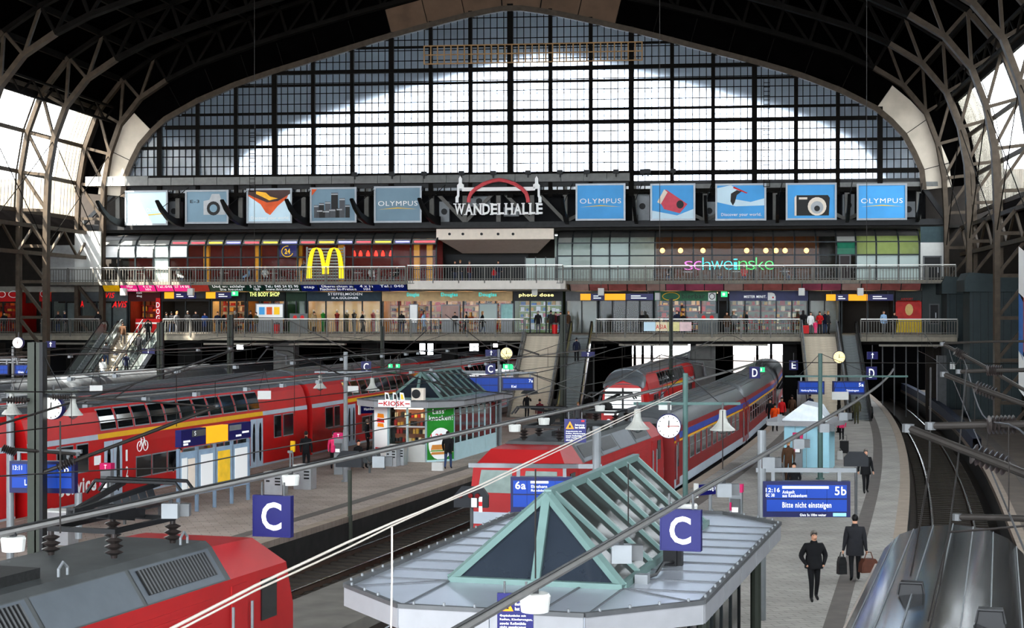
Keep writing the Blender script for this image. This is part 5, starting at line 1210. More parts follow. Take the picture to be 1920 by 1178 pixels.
for x_, y in ((LC - 8.55, .36), (LC - 10.4, -.7)):
    v_ = MB(); v_.grid([[(x_ - .2, y - .18, 3.9), (x_ - .17, y - .15, 4.14), (x_ - .17, y + .15, 4.14), (x_ - .2, y + .18, 3.9)], [(x_ + .2, y - .18, 3.9), (x_ + .17, y - .15, 4.14), (x_ + .17, y + .15, 4.14), (x_ + .2, y + .18, 3.9)]])
    v_.q([(x_ - .2, y - .18, 3.9), (x_ - .2, y + .18, 3.9), (x_ - .17, y + .15, 4.14), (x_ - .17, y - .15, 4.14)]); vo = v_.build('roof_vent', BLK, fc)
    MB().path([(x_ - .2, y - .18, 4.0), (x_ - .2, y - .15, 4.16), (x_ - .2, y + .15, 4.16), (x_ - .2, y + .18, 4.0)], .02, 5).build('vent_rim', DKG, vo)
s_ = .295; h = Vector((s_, 1)).normalized(); e = Vector((8.3, 31.0)); st = e - h * LC
fc.location = (st.x, st.y, -.76); fc.rotation_euler = (0, 0, math.atan2(1, s_))
# ================================================================== PLATFORM FURNITURE
def rzd(d): return -math.atan(.30 - .0014 * max(0, d - 50))
def at50(px, x50):                       # depth at which a line parallel to the tracks crosses a picture column
    k = (px - 960) / FPX; d = 30.
    for _ in range(60): d = d - (tx(x50, d) - k * d) / ((.30 - .0014 * max(0, d - 50)) - k)
    return d
def GT(name, label, cat, px, py, z=0., group=None, rz=None):   # a thing standing where a picture point meets a level
    p = on(px, py, z); return T(name, label, cat, p, rzd(p.y) if rz is None else rz, group), p.y
SLATE = M('dark_slate_glass', (52, 58, 66), .12, .0, .15, .6, spec=.8)
SKG = glass_mat('skylight_glass', (150, 158, 156), .16, (70, 72, 70), .04, .8, .03, .07)
CANT = M('canopy_sheet', (176, 180, 188), .28, .45, .08, .8); CANF = M('canopy_fascia', (148, 148, 150), .5, 0, .05); CANS = M('canopy_seam', (104, 106, 110), .5)
def make_kiosk(label, zt, near):
    t = T('platform_kiosk', label, 'kiosk')
    O = [(-1.33, 0), (1.33, 0), (2.7, 1.45), (2.7, 10.6), (1.4, 12), (-1.4, 12), (-2.7, 10.6), (-2.7, 1.45)]
    zb = zt - .27
    m = MB(); m.ext(O, zb + .02, zt, 'z'); m.build('roof', CANT, t)
    for i in range(8):
        a, b = O[i], O[(i + 1) % 8]; d = Vector((b[0] - a[0], b[1] - a[1], 0)); n = max(1, round(d.length / 1.7))
        for k in range(n):
            p = Vector((*a, 0)) + d * (k / n + .004); q = Vector((*a, 0)) + d * ((k + 1) / n - .004)
            MB().bar((p.x, p.y, zb + .135), (q.x, q.y, zb + .135), .06, .29).build('fascia_panel', CANF, t)
        MB().bar((*a, zt + .03), (*b, zt + .03), .09, .06).build('gutter', MDG, t)
        if near:
            for k in range(max(2, round(d.length / .45))): p = Vector((*a, 0)) + d * ((k + .5) / max(2, round(d.length / .45))); MB().lathe([(.02, 0), (.02, .05)], 6, (p.x, p.y, zt + .05)).build('gutter_bolt', LTG, t)
    sx, y0, y1, hz_ = 1.35, 2.4, 10.2, 1.25
    def seam(a, b): MB().bar((*a, zt + .008), (*b, zt + .008), .03, .02).build('roof_seam', CANS, t)
    seam((-1.33, 0), (-sx, y0)); seam((1.33, 0), (sx, y0)); seam((0, 0), (0, y0)); seam((2.7, 1.45), (sx, y0)); seam((-2.7, 1.45), (-sx, y0)); seam((.65, 0), (.7, y0))
    for k in range(9): y = y0 + .95 * k; seam((sx, y), (2.7, y)); seam((-2.7, y), (-sx, y))
    # skylight: hipped front, ridge and stepped glass bays
    A, B_, C_, D_ = (-sx, y0, zt), (sx, y0, zt), (-.05, y0 + .9, zt + hz_), (-.05, y1, zt + hz_)
    MB().q([A, ((A[0] + B_[0]) / 2, y0, zt), C_]).build('front_pane', SLATE, t); MB().q([((A[0] + B_[0]) / 2, y0, zt), B_, C_]).build('front_pane', SLATE, t)
    for p, q in ((A, C_), (B_, C_), ((0, y0, zt), C_), (A, B_)): MB().bar((p[0], p[1] - .03, p[2] + .03), (q[0], q[1] - .03, q[2] + .03), .13, .1).build('skylight_frame', GRN, t)
    n = 7
    for sd in (-1, 1):
        for k in range(n):
            ya = y0 + .12 + (y1 - y0 - .2) * k / n; yb = y0 + .12 + (y1 - y0 - .2) * (k + 1) / n
            ra = max(ya, y0 + .9); rb = max(yb, y0 + .9)
            MB().q([(sd * sx, ya, zt + .03), (sd * sx, yb, zt + .03), (-.05, rb, zt + hz_), (-.05, ra, zt + hz_)]).build('glass_pane', SKG, t)
            MB().bar((sd * sx, yb, zt + .06), (-.05, rb, zt + hz_ + .05), .07, .09, (0, 1, 0)).build('skylight_frame', GRN, t)
        MB().bar((sd * sx, y0, zt + .05), (sd * sx, y1, zt + .05), .1, .1).build('skylight_frame', GRN, t)
    MB().bar((-.05, y0 + .9, zt + hz_ + .04), (-.05, y1, zt + hz_ + .04), .12, .12).build('ridge', GRN, t)
    MB().q([(-sx, y1, zt), (sx, y1, zt), (-.05, y1, zt + hz_)]).build('rear_pane', SLATE, t)
    # body
    Bd = [(-.95, 1.0), (.95, 1.0), (2.0, 2.05), (2.0, 9.8), (1.0, 11), (-1.0, 11), (-2.0, 9.8), (-2.0, 2.05)]
    PALE = M('kiosk_pale_blue', (186, 212, 216), .5, 0, .04); KGL = M('kiosk_dark_glass', (60, 66, 66), .08, 0, .3, 1.5)
    for i in range(8):
        a, b = Bd[i], Bd[(i + 1) % 8]; d = Vector((b[0] - a[0], b[1] - a[1], 0)); n = max(1, round(d.length / 1.1)); nv = Vector((d.y, -d.x, 0)).normalized()
        MB().bar((*a, .42), (*b, .42), .1, .84).build('base_panel', WHT if i == 0 else PALE, t)
        if near or i not in (0, 1, 7): 
            for k in range(n): p = Vector((*a, 0)) + d * (k / n + .02); q = Vector((*a, 0)) + d * ((k + 1) / n - .02); MB().bar((p.x, p.y, 1.65), (q.x, q.y, 1.65), .05, 1.6).build('glass_panel', KGL, t)
        for k in range(n + 1): p = Vector((*a, 0)) + d * (k / n); MB().bar((p.x, p.y, 0), (p.x, p.y, zb + .02), .1).build('post', PALE if not near else M('kiosk_dark_post', (48, 54, 56), .5), t)
    for x, y in ((2.45, 3), (2.45, 9)) if near else (): MB().tube((x, y, 0), (x, y, zb), .1, 10).build('canopy_column', POLE, t)
    return t, zt, zb
kn, zt, zb = make_kiosk('kiosk canopy with green-framed glass skylight in the foreground', 3.0, True)
kn.location = (-.3, 22.7, 0); kn.rotation_euler = (0, 0, -math.atan(.285))
m = MB(); m.bx(1.5, 1.72, 4.8, 5.05, 3.0, 3.36); m.bx(1.72, 1.8, 4.85, 5.0, 3.0, 3.25); m.build('roof_equipment', BLK, kn)
MB().bx(1.42, 1.62, 2.9, 3.1, 3.0, 3.14).build('junction_box', LTG, kn); m = MB(); m.path([(1.5, 3, 3.06), (1.62, 3.6, 3.05), (1.58, 4.4, 3.1), (1.7, 5, 3.05)], .03, 5); m.build('cable', BLK, kn)
kf, ztf, zbf = make_kiosk('KIOSK with glass skylight and food adverts on the brown platform', 2.93, False)
p = on(758, 866); kf.location = (p.x - .1, p.y - 1.0, 0); kf.rotation_euler = (0, 0, rzd(78))
# far kiosk front: window with goods, adverts
rnd = random.Random(3)
MB().bx(-.85, .85, .92, .98, .9, 2.5).build('kiosk_window', GUP, kf); MB().bx(-.9, .9, .9, 1.0, 1.66, 1.72).build('window_bar', ALU, kf); MB().bx(-.03, .03, .9, 1.0, .9, 1.7).build('window_bar', ALU, kf)
MB().bx(-.85, .85, 1.7, 1.75, .85, 2.5).build('inner_wall', M('kiosk_inside', (150, 96, 70), .7, 0, .3, 4), kf)
g = MB()
for r_ in range(4):
    for c_ in range(10): x = -.8 + .165 * c_; z = .95 + .38 * r_; g.bx(x, x + .12, 1.15 + .12 * r_, 1.3 + .12 * r_, z, z + rnd.uniform(.14, .28), rnd.randrange(5))
tag(g.build('kiosk_goods', WG, kf), kind='stuff'); MB().bx(-.7, .7, 1.1, 1.3, 2.52, 2.56).build('light_panel', emis('kiosk_light', (255, 230, 190), 6), kf)
def facet(a, b, z0, z1, off):                     # map board coordinates (s along, z) on a body face
    d = Vector((b[0] - a[0], b[1] - a[1], 0)); n = Vector((d.y, -d.x, 0)).normalized(); L = d.length; d.normalize()
    return (lambda x, y, z: tuple(Vector((a[0], a[1], 0)) + d * x + n * (off - y) + Vector((0, 0, z)))), L
fn, L = facet((.95, 1.0), (2.0, 2.05), 0, 2.6, .06)
def fq(pts, y, mat, name, par): m = MB(); m.q([fn(x, y, z) for x, z in pts]); return m.build(name, mat, par)
GA = M('advert_green', (52, 140, 56), .4)
ad = fq([(.02, .1), (L - .02, .1), (L - .02, 2.62), (.02, 2.62)], 0, GA, 'green_advert', kf)
fq([(L / 2 + .66 * math.cos(R(15 * i)), max(.12, .85 + .78 * math.sin(R(15 * i)))) for i in range(24)], -.01, WPR, 'advert_disc', ad)
text("Lass'", .3, 1.0, 2.3, 2.55, 0, WPR, ad, fn=lambda x, y, z: fn(x, -.02, z)); text('knacken!', .1, 1.4, 1.98, 2.24, 0, WPR, ad, fn=lambda x, y, z: fn(x, -.02, z)); text('1,20', .2, .85, 1.05, 1.35, 0, REDP, ad, fn=lambda x, y, z: fn(x, -.02, z))
for z0, z1, w, mt in ((.35, .47, .42, M('bun_brown', (200, 140, 70))), (.5, .56, .46, M('salad_green', (110, 160, 60))), (.58, .82, .4, _M['bun_brown'])): fq([(.6 - w, z0), (.6 + w, z0), (.6 + w * .8, z1), (.6 - w * .8, z1)], -.025, mt, 'burger_print', ad)
fn, L = facet((-2.0, 2.05), (-.95, 1.0), 0, 2.6, .06)
ad = fq([(.02, .2), (L - .02, .2), (L - .02, 2.6), (.02, 2.6)], 0, WPR, 'white_advert', kf)
cx = L / 2
for z0, z1, w, mt in ((1.62, 1.8, .36, ORG), (1.84, 2.02, .42, REDP), (2.06, 2.26, .38, ORG)): fq([(cx - w, z0), (cx + w, z0), (cx + w * .85, z1), (cx - w * .85, z1)], -.01, mt, 'bun_logo', ad)
fq([(.15, .35), (.9, .35), (.9, .6), (.15, .6)], -.01, REDP, 'price_label', ad)
sg = T('kiosk_sign', 'white KIOSK sign with red letters standing on the kiosk roof edge', 'sign', kf.matrix_basis @ Vector((-.1, -.05, 2.68)), kf.rotation_euler[2])
MB().bx(-1.0, .62, -.05, .02, 0, .34).build('sign_board', WPR, sg); text('KIOSK', -.72, .34, .06, .28, -.07, REDP, sg, bold=.02)
for x in (-.98, .36): MB().bx(x, x + .22, -.07, -.05, .14, .19).build('sign_dash', REDP, sg)
for x, mt in ((-.55, DKP), (-.15, DKP), (.2, YEL)): MB().ext([(x - .1, .34), (x + .14, .34), (x + .06, .68), (x - .12, .7)], -.05, -.02, 'y').build('cut_out', WPR, sg); MB().ext([(x - .05, .38), (x + .08, .38), (x + .03, .6), (x - .06, .62)], -.07, -.05, 'y').build('cut_out_print', mt, sg)
ac = T('air_conditioner', 'cream air conditioner with round fan on the far kiosk roof', 'air conditioner', kf.matrix_basis @ Vector((.3, .7, 2.93)), kf.rotation_euler[2]); MB().bx(0, .6, 0, .35, .05, .62).build('casing', CRM, ac); MB().lathe([(.22, 0), (.22, -.03)], 12, (.24, 0, .35), axis='y').build('fan_grille', BLK, ac); MB().bx(.05, .1, 0, .35, 0, .05).build('foot', MDG, ac); MB().bx(.5, .55, 0, .35, 0, .05).build('foot', MDG, ac)

# small pale blue kiosk on the grey platform
t, d = GT('ticket_booth', 'pale blue booth with flat roof and glass ridge on the grey platform', 'booth', 1512, 886)
BB = M('booth_blue', (164, 206, 218), .5, 0, .04)
for k in range(4): MB().bx(-1 + .5 * k + .01, -.5 + .5 * k - .01, 0, .08, 0, 2.1).build('wall_panel', BB, t)
for k in range(6): MB().bx(-1.0, -.92, .08 + .6 * k, .66 + .6 * k, 0, 2.1).build('wall_panel', BB, t); MB().bx(.92, 1.0, .08 + .6 * k, .66 + .6 * k, 0, 2.1).build('wall_panel', BB, t)
MB().ext([(-1.7, -.5), (1.1, -.7), (1.6, 1), (1.6, 4), (-1.6, 4), (-1.9, .8)], 2.1, 2.28, 'z').build('roof', CANF, t)
MB().ext([(-1.2, 2.28), (.9, 2.28), (.5, 2.9), (-.2, 3.05)], .3, 3.4, 'y').build('glass_ridge', M('white_glass_ridge', (222, 228, 230), .2), t); MB().bx(-1.25, -1.05, -.4, -.2, 2.28, 2.6).build('roof_lamp', LTG, t)

# ---- conduits with lamps over the platforms
CONM = M('conduit_grey', (128, 126, 124), .45, .3, .1)
def conduit(x50, z, d0, d1, label, lamps, r=.05):
    t = T('lighting_conduit', label, 'conduit', (tx(x50, d0), d0, z)); ORGN[t.name] = tuple(t.location)
    MB().path(curve_pts(x50, d0, d1, bend, 30, z), r, 8).build('conduit', CONM, t)
    MB().path([(x, y, zz + .06) for x, y, zz in curve_pts(x50 + .02, d0, d1, bend, 30, z)], r * .35, 5).build('cable', DKG, t)
    for px, kind in lamps:
        d = at50(px, x50); x = tx(x50, d); a = math.atan2(1, .3)
        if kind == 'r':
            l = MB(); l.lathe([(.0, -.27), (.15, -.27), (.17, -.1), (.15, -.07)], 14, (x, d, z)); l.build('lamp_cap', WHT, t); MB().bar((x, d, z - .07), (x, d, z), .08).build('lamp_bracket', DKG, t)
        else:
            q = 1 if r > .04 else .55; MB().c(x, d, z - .22 * q, .26 * q, .2 * q, .24 * q).build('lamp_box', LTG, t); MB().c(x + .2 * q, d + .12, z - .22 * q, .18 * q, .18 * q, .2 * q).build('driver_box', MDG, t); MB().bar((x, d, z - .1), (x, d, z), .06).build('lamp_bracket', DKG, t)
    return t
conduit(1.5, 4.15, 15, 100, 'long grey conduit with lamps crossing the picture from lower left', [(25, 'r'), (320, 'b'), (545, 'r'), (710, 'b'), (965, 'r'), (1020, 'r'), (1125, 'r')])
conduit(9.9, 4.16, 14, 88, 'long grey conduit with lamps above the near kiosk', [(1003, 'r'), (1165, 'b'), (1288, 'r'), (1357, 'b'), (1440, 'b'), (1497, 'b'), (1545, 'b'), (1580, 'b')])
conduit(-17, 5.0, 40, 122, 'thin lighting line with small white boxes along the red train side', [(px, 'b') for px in (130, 215, 330, 440, 547, 640, 715, 760, 783, 838)], .03)
conduit(-11, 4.65, 36, 122, 'thin lighting line with small white boxes above the far kiosk', [(px, 'b') for px in (160, 270, 365, 460, 528, 595, 650, 770, 808, 880, 910)], .03)
conduit(-33, 5.0, 60, 122, 'far lighting line above the hidden left platform', [(px, 'b') for px in (30, 130, 215, 370, 430, 500)], .03)

# ---- sector letters and warning boards
def letter_sign(px, x50, ch, z0, s, label, d=None):
    d = d or at50(px, x50); t = T('sector_sign', label, 'sign', (tx(x50, d) if x50 is not None else (px - 960) / FPX * d, d, z0), rzd(d), 'sector letter signs')
    MB().bx(-s / 2, s / 2, -.06, .06, 0, s).build('sign_panel', BLU, t); MB().lattice([-s / 2, s / 2], [0, s], .02, -.07, .14).build('sign_edge', BLU, t)
    text(ch, -s * .27, s * .27, s * .15, s * .85, -.075, WTX, t, bold=.02)
    for x in (-s * .3, s * .3): MB().tube((x, 0, s), (x, 0, s + .25), .02, 5).build('hanger', MDG, t)
letter_sign(512, 1.5, 'C', 3.02, .74, 'blue letter C sign in front of the brown platform')
letter_sign(1277, 9.9, 'C', 3.42, .625, 'blue letter C sign over the near kiosk skylight')
def far_sign(px0, py0, px1, py1, d, ch, label):
    a = at(px0, py1, d); b = at(px1, py0, d); w, h = b.x - a.x, b.z - a.z
    t = T('sector_sign', label, 'sign', ((a.x + b.x) / 2, d, a.z), 0, 'sector letter signs'); MB().bx(-w / 2, w / 2, -.05, .05, 0, h).build('sign_panel', BLU, t)
    if ch: text(ch, -w * .25, w * .25, h * .15, h * .85, -.06, WTX, t)
    MB().tube((0, 0, h), (0, 0, h + .5), .02, 5).build('hanger', MDG, t)
far_sign(677, 678, 696, 698, 92, 'C', 'small blue letter C sign beyond the kiosk pole'); far_sign(910, 682, 929, 702, 88, 'C', 'small blue letter C sign above the far departure boards'); far_sign(1405, 688, 1425, 710, 86, 'D', 'small blue letter D sign above the middle coach roof'); far_sign(1624, 688, 1644, 712, 92, 'D', 'blue letter D sign right of the right escalator'); far_sign(1480, 676, 1496, 694, 110, 'E', 'dark blue letter E sign left of the right stairs')
for px0, py0, px1, py1, d, l in ((86, 640, 104, 652, 95, 'small blue arrow sign below the left column'), (266, 654, 290, 664, 98, 'small blue arrow sign right of the left escalators'), (910, 656, 932, 668, 100, 'small blue arrow sign beside the far clock'), (1090, 660, 1115, 670, 105, 'small blue arrow sign right of the middle escalator'), (1626, 660, 1646, 674, 100, 'small blue arrow sign above the letter D')):
    a = at(px0, py1, d); b = at(px1, py0, d); w, h = b.x - a.x, b.z - a.z; t = T('direction_sign', l, 'sign', ((a.x + b.x) / 2, d, a.z)); MB().bx(-w / 2, w / 2, 0, .1, 0, h).build('sign_panel', BLU, t); MB().ext([(-.02, .06), (.02, .06), (.02, h * .6), (.08, h * .6), (0, h * .9), (-.08, h * .6), (-.02, h * .6)], -.02, 0, 'y').build('arrow', WTX, t); MB().tube((0, .05, h), (0, .05, h + .4), .02, 5).build('hanger', MDG, t)
for px0, py0, px1, py1, d, l in ((728, 683, 736, 690, 100, 'left'), (742, 683, 750, 690, 100, 'second'), (943, 683, 962, 693, 95, 'third'), (1424, 689, 1434, 698, 100, 'right')):
    a = at(px0, py1, d); b = at(px1, py0, d); w, h = b.x - a.x, b.z - a.z; t = T('exit_sign', 'small lit green exit sign over the tracks, %s of four' % l, 'sign', ((a.x + b.x) / 2, d, a.z)); MB().bx(-w / 2, w / 2, 0, .1, 0, h).build('lightbox', emis('exit_green', (40, 190, 110), .8), t); MB().bx(-w * .3, -w * .05, -.02, 0, h * .2, h * .8).build('pictogram', WTX, t); MB().tube((0, .05, h), (0, .05, h + .5), .02, 5).build('hanger', MDG, t)
def warn(px0, py0, px1, py1, d, label):
    a = at(px0, py1, d); b = at(px1, py0, d); w, h = b.x - a.x, b.z - a.z
    t = T('warning_board', label, 'sign', ((a.x + b.x) / 2, d, a.z), rzd(d) * .35, 'slope warning boards'); MB().bx(-w / 2, w / 2, 0, .05, 0, h).build('board', BLU, t)
    tr_ = MB(); tr_.ext([(-.43 * w, .58 * h), (-.05 * w, .58 * h), (-.24 * w, .9 * h)], -.015, 0, 'y'); o = tr_.build('warning_triangle', ORG, t); MB().ext([(-.31 * w, .63 * h), (-.17 * w, .63 * h), (-.24 * w, .78 * h)], -.02, -.015, 'y').build('triangle_symbol', BLK, o)
    MB().bx(.28 * w, .42 * w, -.015, 0, .88 * h, .95 * h).build('logo', REDP, t)
    text('Bahnsteig', .0 * w, .42 * w, .7 * h, .78 * h, -.02, WTX, t); text('hat Gefälle', .0 * w, .45 * w, .6 * h, .68 * h, -.02, WTX, t)
    for i, s in enumerate(('Gepäckstücke mit', 'Rollen, Kinderwagen,', 'sowie Rollstühle', 'nicht ungebremst', 'abstellen')): text(s, -.42 * w, (-.42 + .045 * len(s)) * w, (.44 - .09 * i) * h, (.5 - .09 * i) * h, -.02, WTX, t)
    for x in (-.3 * w, .3 * w): MB().tube((x, .02, h), (x, .02, h + .15), .015, 5).build('hanger', MDG, t)
warn(932, 1113, 1000, 1192, 21.2, 'blue slope warning board at the lower picture edge'); warn(1058, 786, 1099, 830, 37, 'blue slope warning board above the middle locomotive')

# ---- departure displays
SCR = emis('screen_blue', (8, 52, 138), .16); FRMB = M('display_frame', (24, 30, 84), .4)
def display(px0, py0, px1, py1, d, label, lines, rz=None, bar=True, poles=()):
    a = at(px0, py1, d); b = at(px1, py0, d); w, h = b.x - a.x, b.z - a.z
    t = T('departure_display', label, 'display', ((a.x + b.x) / 2, d, a.z), 0 if rz is None else rz, 'departure displays')
    MB().bx(-w / 2, w / 2, 0, .25, 0, h).build('casing', FRMB, t)
    for z0, z1 in ((.53, .9), (.16, .49)):
        for i in range(4): MB().bx(-w * .46 + w * .23 * i + .004, -w * .46 + w * .23 * (i + 1) - .004, -.02, 0, z0 * h, z1 * h).build('screen', SCR, t)
    for s, x0, x1, z0, z1, *mt in lines: text(s, -w / 2 + x0 * w, -w / 2 + x1 * w, z0 * h, z1 * h, -.03, mt[0] if mt else WTX, t)
    if bar:
        MB().bar((-w / 2 - .15, .12, h + .25), (w / 2 + .15, .12, h + .25), .1, .1).build('support_bar', LTG, t)
        for x in (-w * .38, w * .38): MB().bar((x, .12, h), (x, .12, h + .22), .08).build('bracket', LTG, t)
    for x, zt_, zb_ in poles: MB().tube((x, .12, zb_ - a.z), (x, .12, zt_ - a.z), .1, 12).build('pole', LTG, t)
    return t, w, h
d5 = 38.2
t, w, h = display(1431, 903, 1594, 970, d5, 'departure display showing 12:16 and 5b, Bitte nicht einsteigen', [('12:16', .03, .19, .7, .82), ('EC 38', .03, .13, .57, .66), ('Ankunft', .22, .36, .66, .75), ('aus Koebenhavn', .22, .5, .56, .65), ('5b', .82, .95, .62, .86), ('Bitte nicht einsteigen', .22, .78, .22, .42), ('Gleis 5a 100m weiter', .42, .72, .03, .1)], rz=-.03, poles=((-1.02, 4.4, 0),))
MB().bx(-w * .28, w * .25, -.03, -.02, .8 * h, .87 * h).build('ticker_strip', M('ticker_white', (225, 228, 222), .5, emit=.3), t); MB().bx(w * .3, w * .45, -.03, -.02, .03 * h, .12 * h).build('track_label', M('label_light_blue', (110, 170, 220), .5, emit=.3), t)
t, w, h = display(957, 895, 1072, 962, 38.2, 'departure display showing 6a left of the skylight', [('6a', .08, .25, .66, .88), ('Elmshorn', .34, .6, .7, .78), ('Rendsburg', .34, .62, .58, .66)], rz=-.1, poles=((1.28, 4.5, 0),))
MB().bx(-w * .17, w * .12, -.03, -.02, .83 * h, .89 * h).build('ticker_strip', _M['ticker_white'], t); MB().bar((-1.7, .12, h + .25), (1.4, .12, h + .25), .1, .1).build('support_bar', LTG, t)
display(15, 865, 142, 925, 43.4, 'departure display showing 7b and Lübeck behind the big mast', [('13:11', .06, .2, .72, .86), ('7b', .76, .92, .64, .88), ('Lübeck', .24, .5, .24, .42)], rz=-.12, poles=((-.92, 5.0, 0), (.95, 2.4, 1.2)))
display(868, 706, 936, 740, 88, 'far departure display left of the middle stairs', [('6b', .05, .16, .66, .86), ('Husum', .3, .55, .24, .4)], poles=((1.0, 4.4, 0),)); display(941, 708, 1001, 732, 88, 'far departure display showing 7a before the middle stairs', [('7a', .84, .97, .62, .86), ('Kiel', .3, .45, .2, .4)])
display(1497, 715, 1546, 740, 85, 'far departure display before the right stairs', [('Hamburg/Harburg', .1, .7, .2, .38)]); display(1562, 715, 1622, 740, 85, 'far departure display showing 5a before the right escalator', [('5a', .8, .95, .6, .86), ('Göttingen', .4, .8, .2, .38)])
display(27, 684, 62, 704, 85, 'far blue departure display at the left edge below the clock', [('Gleis', .2, .5, .2, .4)]); display(-14, 684, 15, 704, 85, 'far blue departure display cut by the left edge', [])

# ---- masts, clocks, bell lamps
def clock(px, py, dia_px, d, label, lit=False):
    p = at(px, py, d); r = dia_px / 2 / FPX * d; t = T('platform_clock', label, 'clock', p, rzd(d) * .4, 'station clocks')
    MB().lathe([(r, 0), (r * 1.06, .06), (r * 1.06, .22), (r, .28)], 24, (0, -.14, 0), axis='y').build('case', BLU, t)
    f = MB().lathe([(r * .98, -.15), (r * .98, -.145)], 28, (0, 0, 0), axis='y').build('face', emis('clock_face_lit', (250, 226, 150), .6) if lit else emis('clock_face', (246, 246, 240), .35), t)
    for i in range(12): a = R(30 * i); MB().bar((.76 * r * math.sin(a), -.16, .76 * r * math.cos(a)), (.92 * r * math.sin(a), -.16, .92 * r * math.cos(a)), .07 * r, .01, (0, 1, 0)).build('hour_mark', BLK, f)
    MB().bar((-.0, -.17, -.12 * r), (.03 * r, -.17, .52 * r), .1 * r, .01, (0, 1, 0)).build('hour_hand', BLK, f); MB().bar((-.15 * r, -.175, 0), (.82 * r, -.175, .02 * r), .07 * r, .01, (0, 1, 0)).build('minute_hand', M('hand_red', (150, 30, 26)) if not lit else BLK, f)
    MB().tube((0, 0, r), (0, 0, r + .3), .04, 6).build('hanger', MDG, t); return t
clock(1254, 799, 44, 43.4, 'large round platform clock with red hand above the coach'); clock(100, 765, 42, 43.0, 'large round clock beside the big left mast'); clock(35, 643, 20, 92, 'small round clock at the left edge'); clock(950, 663, 22, 96, 'small round clock in front of the middle stairs', True); clock(1573, 670, 22, 99, 'small yellow lit clock before the right escalator', True)
def bell(px, py, d, label, w=37):
    p = at(px, py, d); t = T('bell_lamp', label, 'lamp', p, 0, 'bell shaped platform lamps'); r = w / 2 / FPX * d
    MB().lathe([(r, -.1), (r * .97, -.07), (r * .72, .0), (r * .45, .1), (r * .3, .22), (r * .26, .42), (r * .2, .44)], 18).build('shade', M('lamp_enamel', (168, 168, 162), .35, 0, .05), t); MB().lathe([(.02, -.2), (r * .45, -.14), (r * .5, -.1)], 12).build('lamp_glass', glass_mat('lamp_glass', clear=.6), t); MB().tube((0, 0, .44), (0, 0, .62), .03, 6).build('hanger', MDG, t)
bell(137, 772, 43, 'bell lamp right of the big left mast'); bell(22, 770, 43, 'bell lamp at the left picture edge'); bell(1195, 798, 43.4, 'bell lamp left of the large clock', 46); bell(1355, 800, 43.4, 'bell lamp right of the large clock', 48); bell(600, 724, 70, 'bell lamp over the red coaches left of the platform pole', 26); bell(698, 728, 70, 'bell lamp right of the platform pole', 28)
def mast(px, ytop, d, w, label, ybase=None, mat=None, kind='H', cross=None, z0=None):
    p = at(px, ytop, d); zb_ = 0 if z0 is None else z0; hh = p.z - zb_; ww = w / FPX * d; t = T('steel_mast' if kind == 'H' else 'platform_pole', label, 'mast' if kind == 'H' else 'pole', (p.x, d, zb_), 0, 'masts and poles'); mat = mat or POLE
    if kind == 'H':
        MB().bx(-ww / 2, ww / 2, -ww / 2, -ww / 2 + .03, 0, hh).build('flange', mat, t); MB().bx(-ww / 2, ww / 2, ww / 2 - .03, ww / 2, 0, hh).build('flange', mat, t); MB().bx(-.02, .02, -ww / 2, ww / 2, 0, hh).build('web', BLK, t); MB().bx(ww * .28, ww / 2, -ww / 2 - .02, ww / 2, 0, hh).build('side_channel', BLK, t)
    else:
        MB().tube((0, 0, 0), (0, 0, hh * .4), ww * .62, 10).build('lower_shaft', mat, t); MB().tube((0, 0, hh * .4), (0, 0, hh), ww / 2, 10).build('shaft', mat, t); MB().lathe([(ww, 0), (ww, .06)], 10, (0, 0, -.0)).build('base_plate', mat, t)
    if cross:
        x0 = (cross[0] - px) / FPX * d; x1 = (cross[1] - px) / FPX * d; z = at(px, cross[2], d).z - zb_
        MB().bar((x0, 0, z), (x1, 0, z), .09, .07).build('cross_arm', mat, t)
        for x in (x0, x1): MB().tube((0, 0, hh), (x * .6, 0, z + .05), .012, 4).build('stay_wire', DKG, t)
    return t
GP = M('green_pole', (84, 108, 104), .5, .1, .08)
mast(70, 642, 42.6, 29, 'big dark steel mast at the left', cross=(10, 146, 735)); mast(301, 605, 104, 12, 'olive steel mast right of the left escalators'); mast(432, 590, 114, 11, 'dark steel mast below the lit shops'); mast(717, 612, 112, 7, 'thin dark mast below the perfumery', z0=-.7); mast(1056, 590, 106, 12, 'dark steel mast beside the middle stairs'); mast(1258, 560, 110, 7, 'thin dark mast over the tunnel mouth', z0=-.7)
mast(648, 660, 70, 8, 'pale round pole on the brown platform left of the far kiosk', kind='P', mat=LTG, cross=(590, 706, 698)); mast(1285, 700, 43.6, 10, 'green round pole carrying the large clock', kind='P', mat=GP, cross=(1188, 1388, 757)); mast(1538, 663, 71, 8, 'green round pole beside the pale blue booth', kind='P', mat=GP, cross=(1472, 1702, 706)); mast(935, 655, 90, 5, 'thin grey pole beside the far displays', kind='P', mat=LTG, cross=(870, 1000, 700)); mast(1573, 682, 99, 6, 'dark pole under the lit clock', kind='P', mat=STD); mast(24, 650, 90, 5, 'thin grey pole under the small left clock', kind='P', mat=LTG, cross=(-10, 66, 680)); mast(656, 882, 58, 8, 'short grey post in the empty track bed', kind='P', mat=POLE, z0=-1.0)

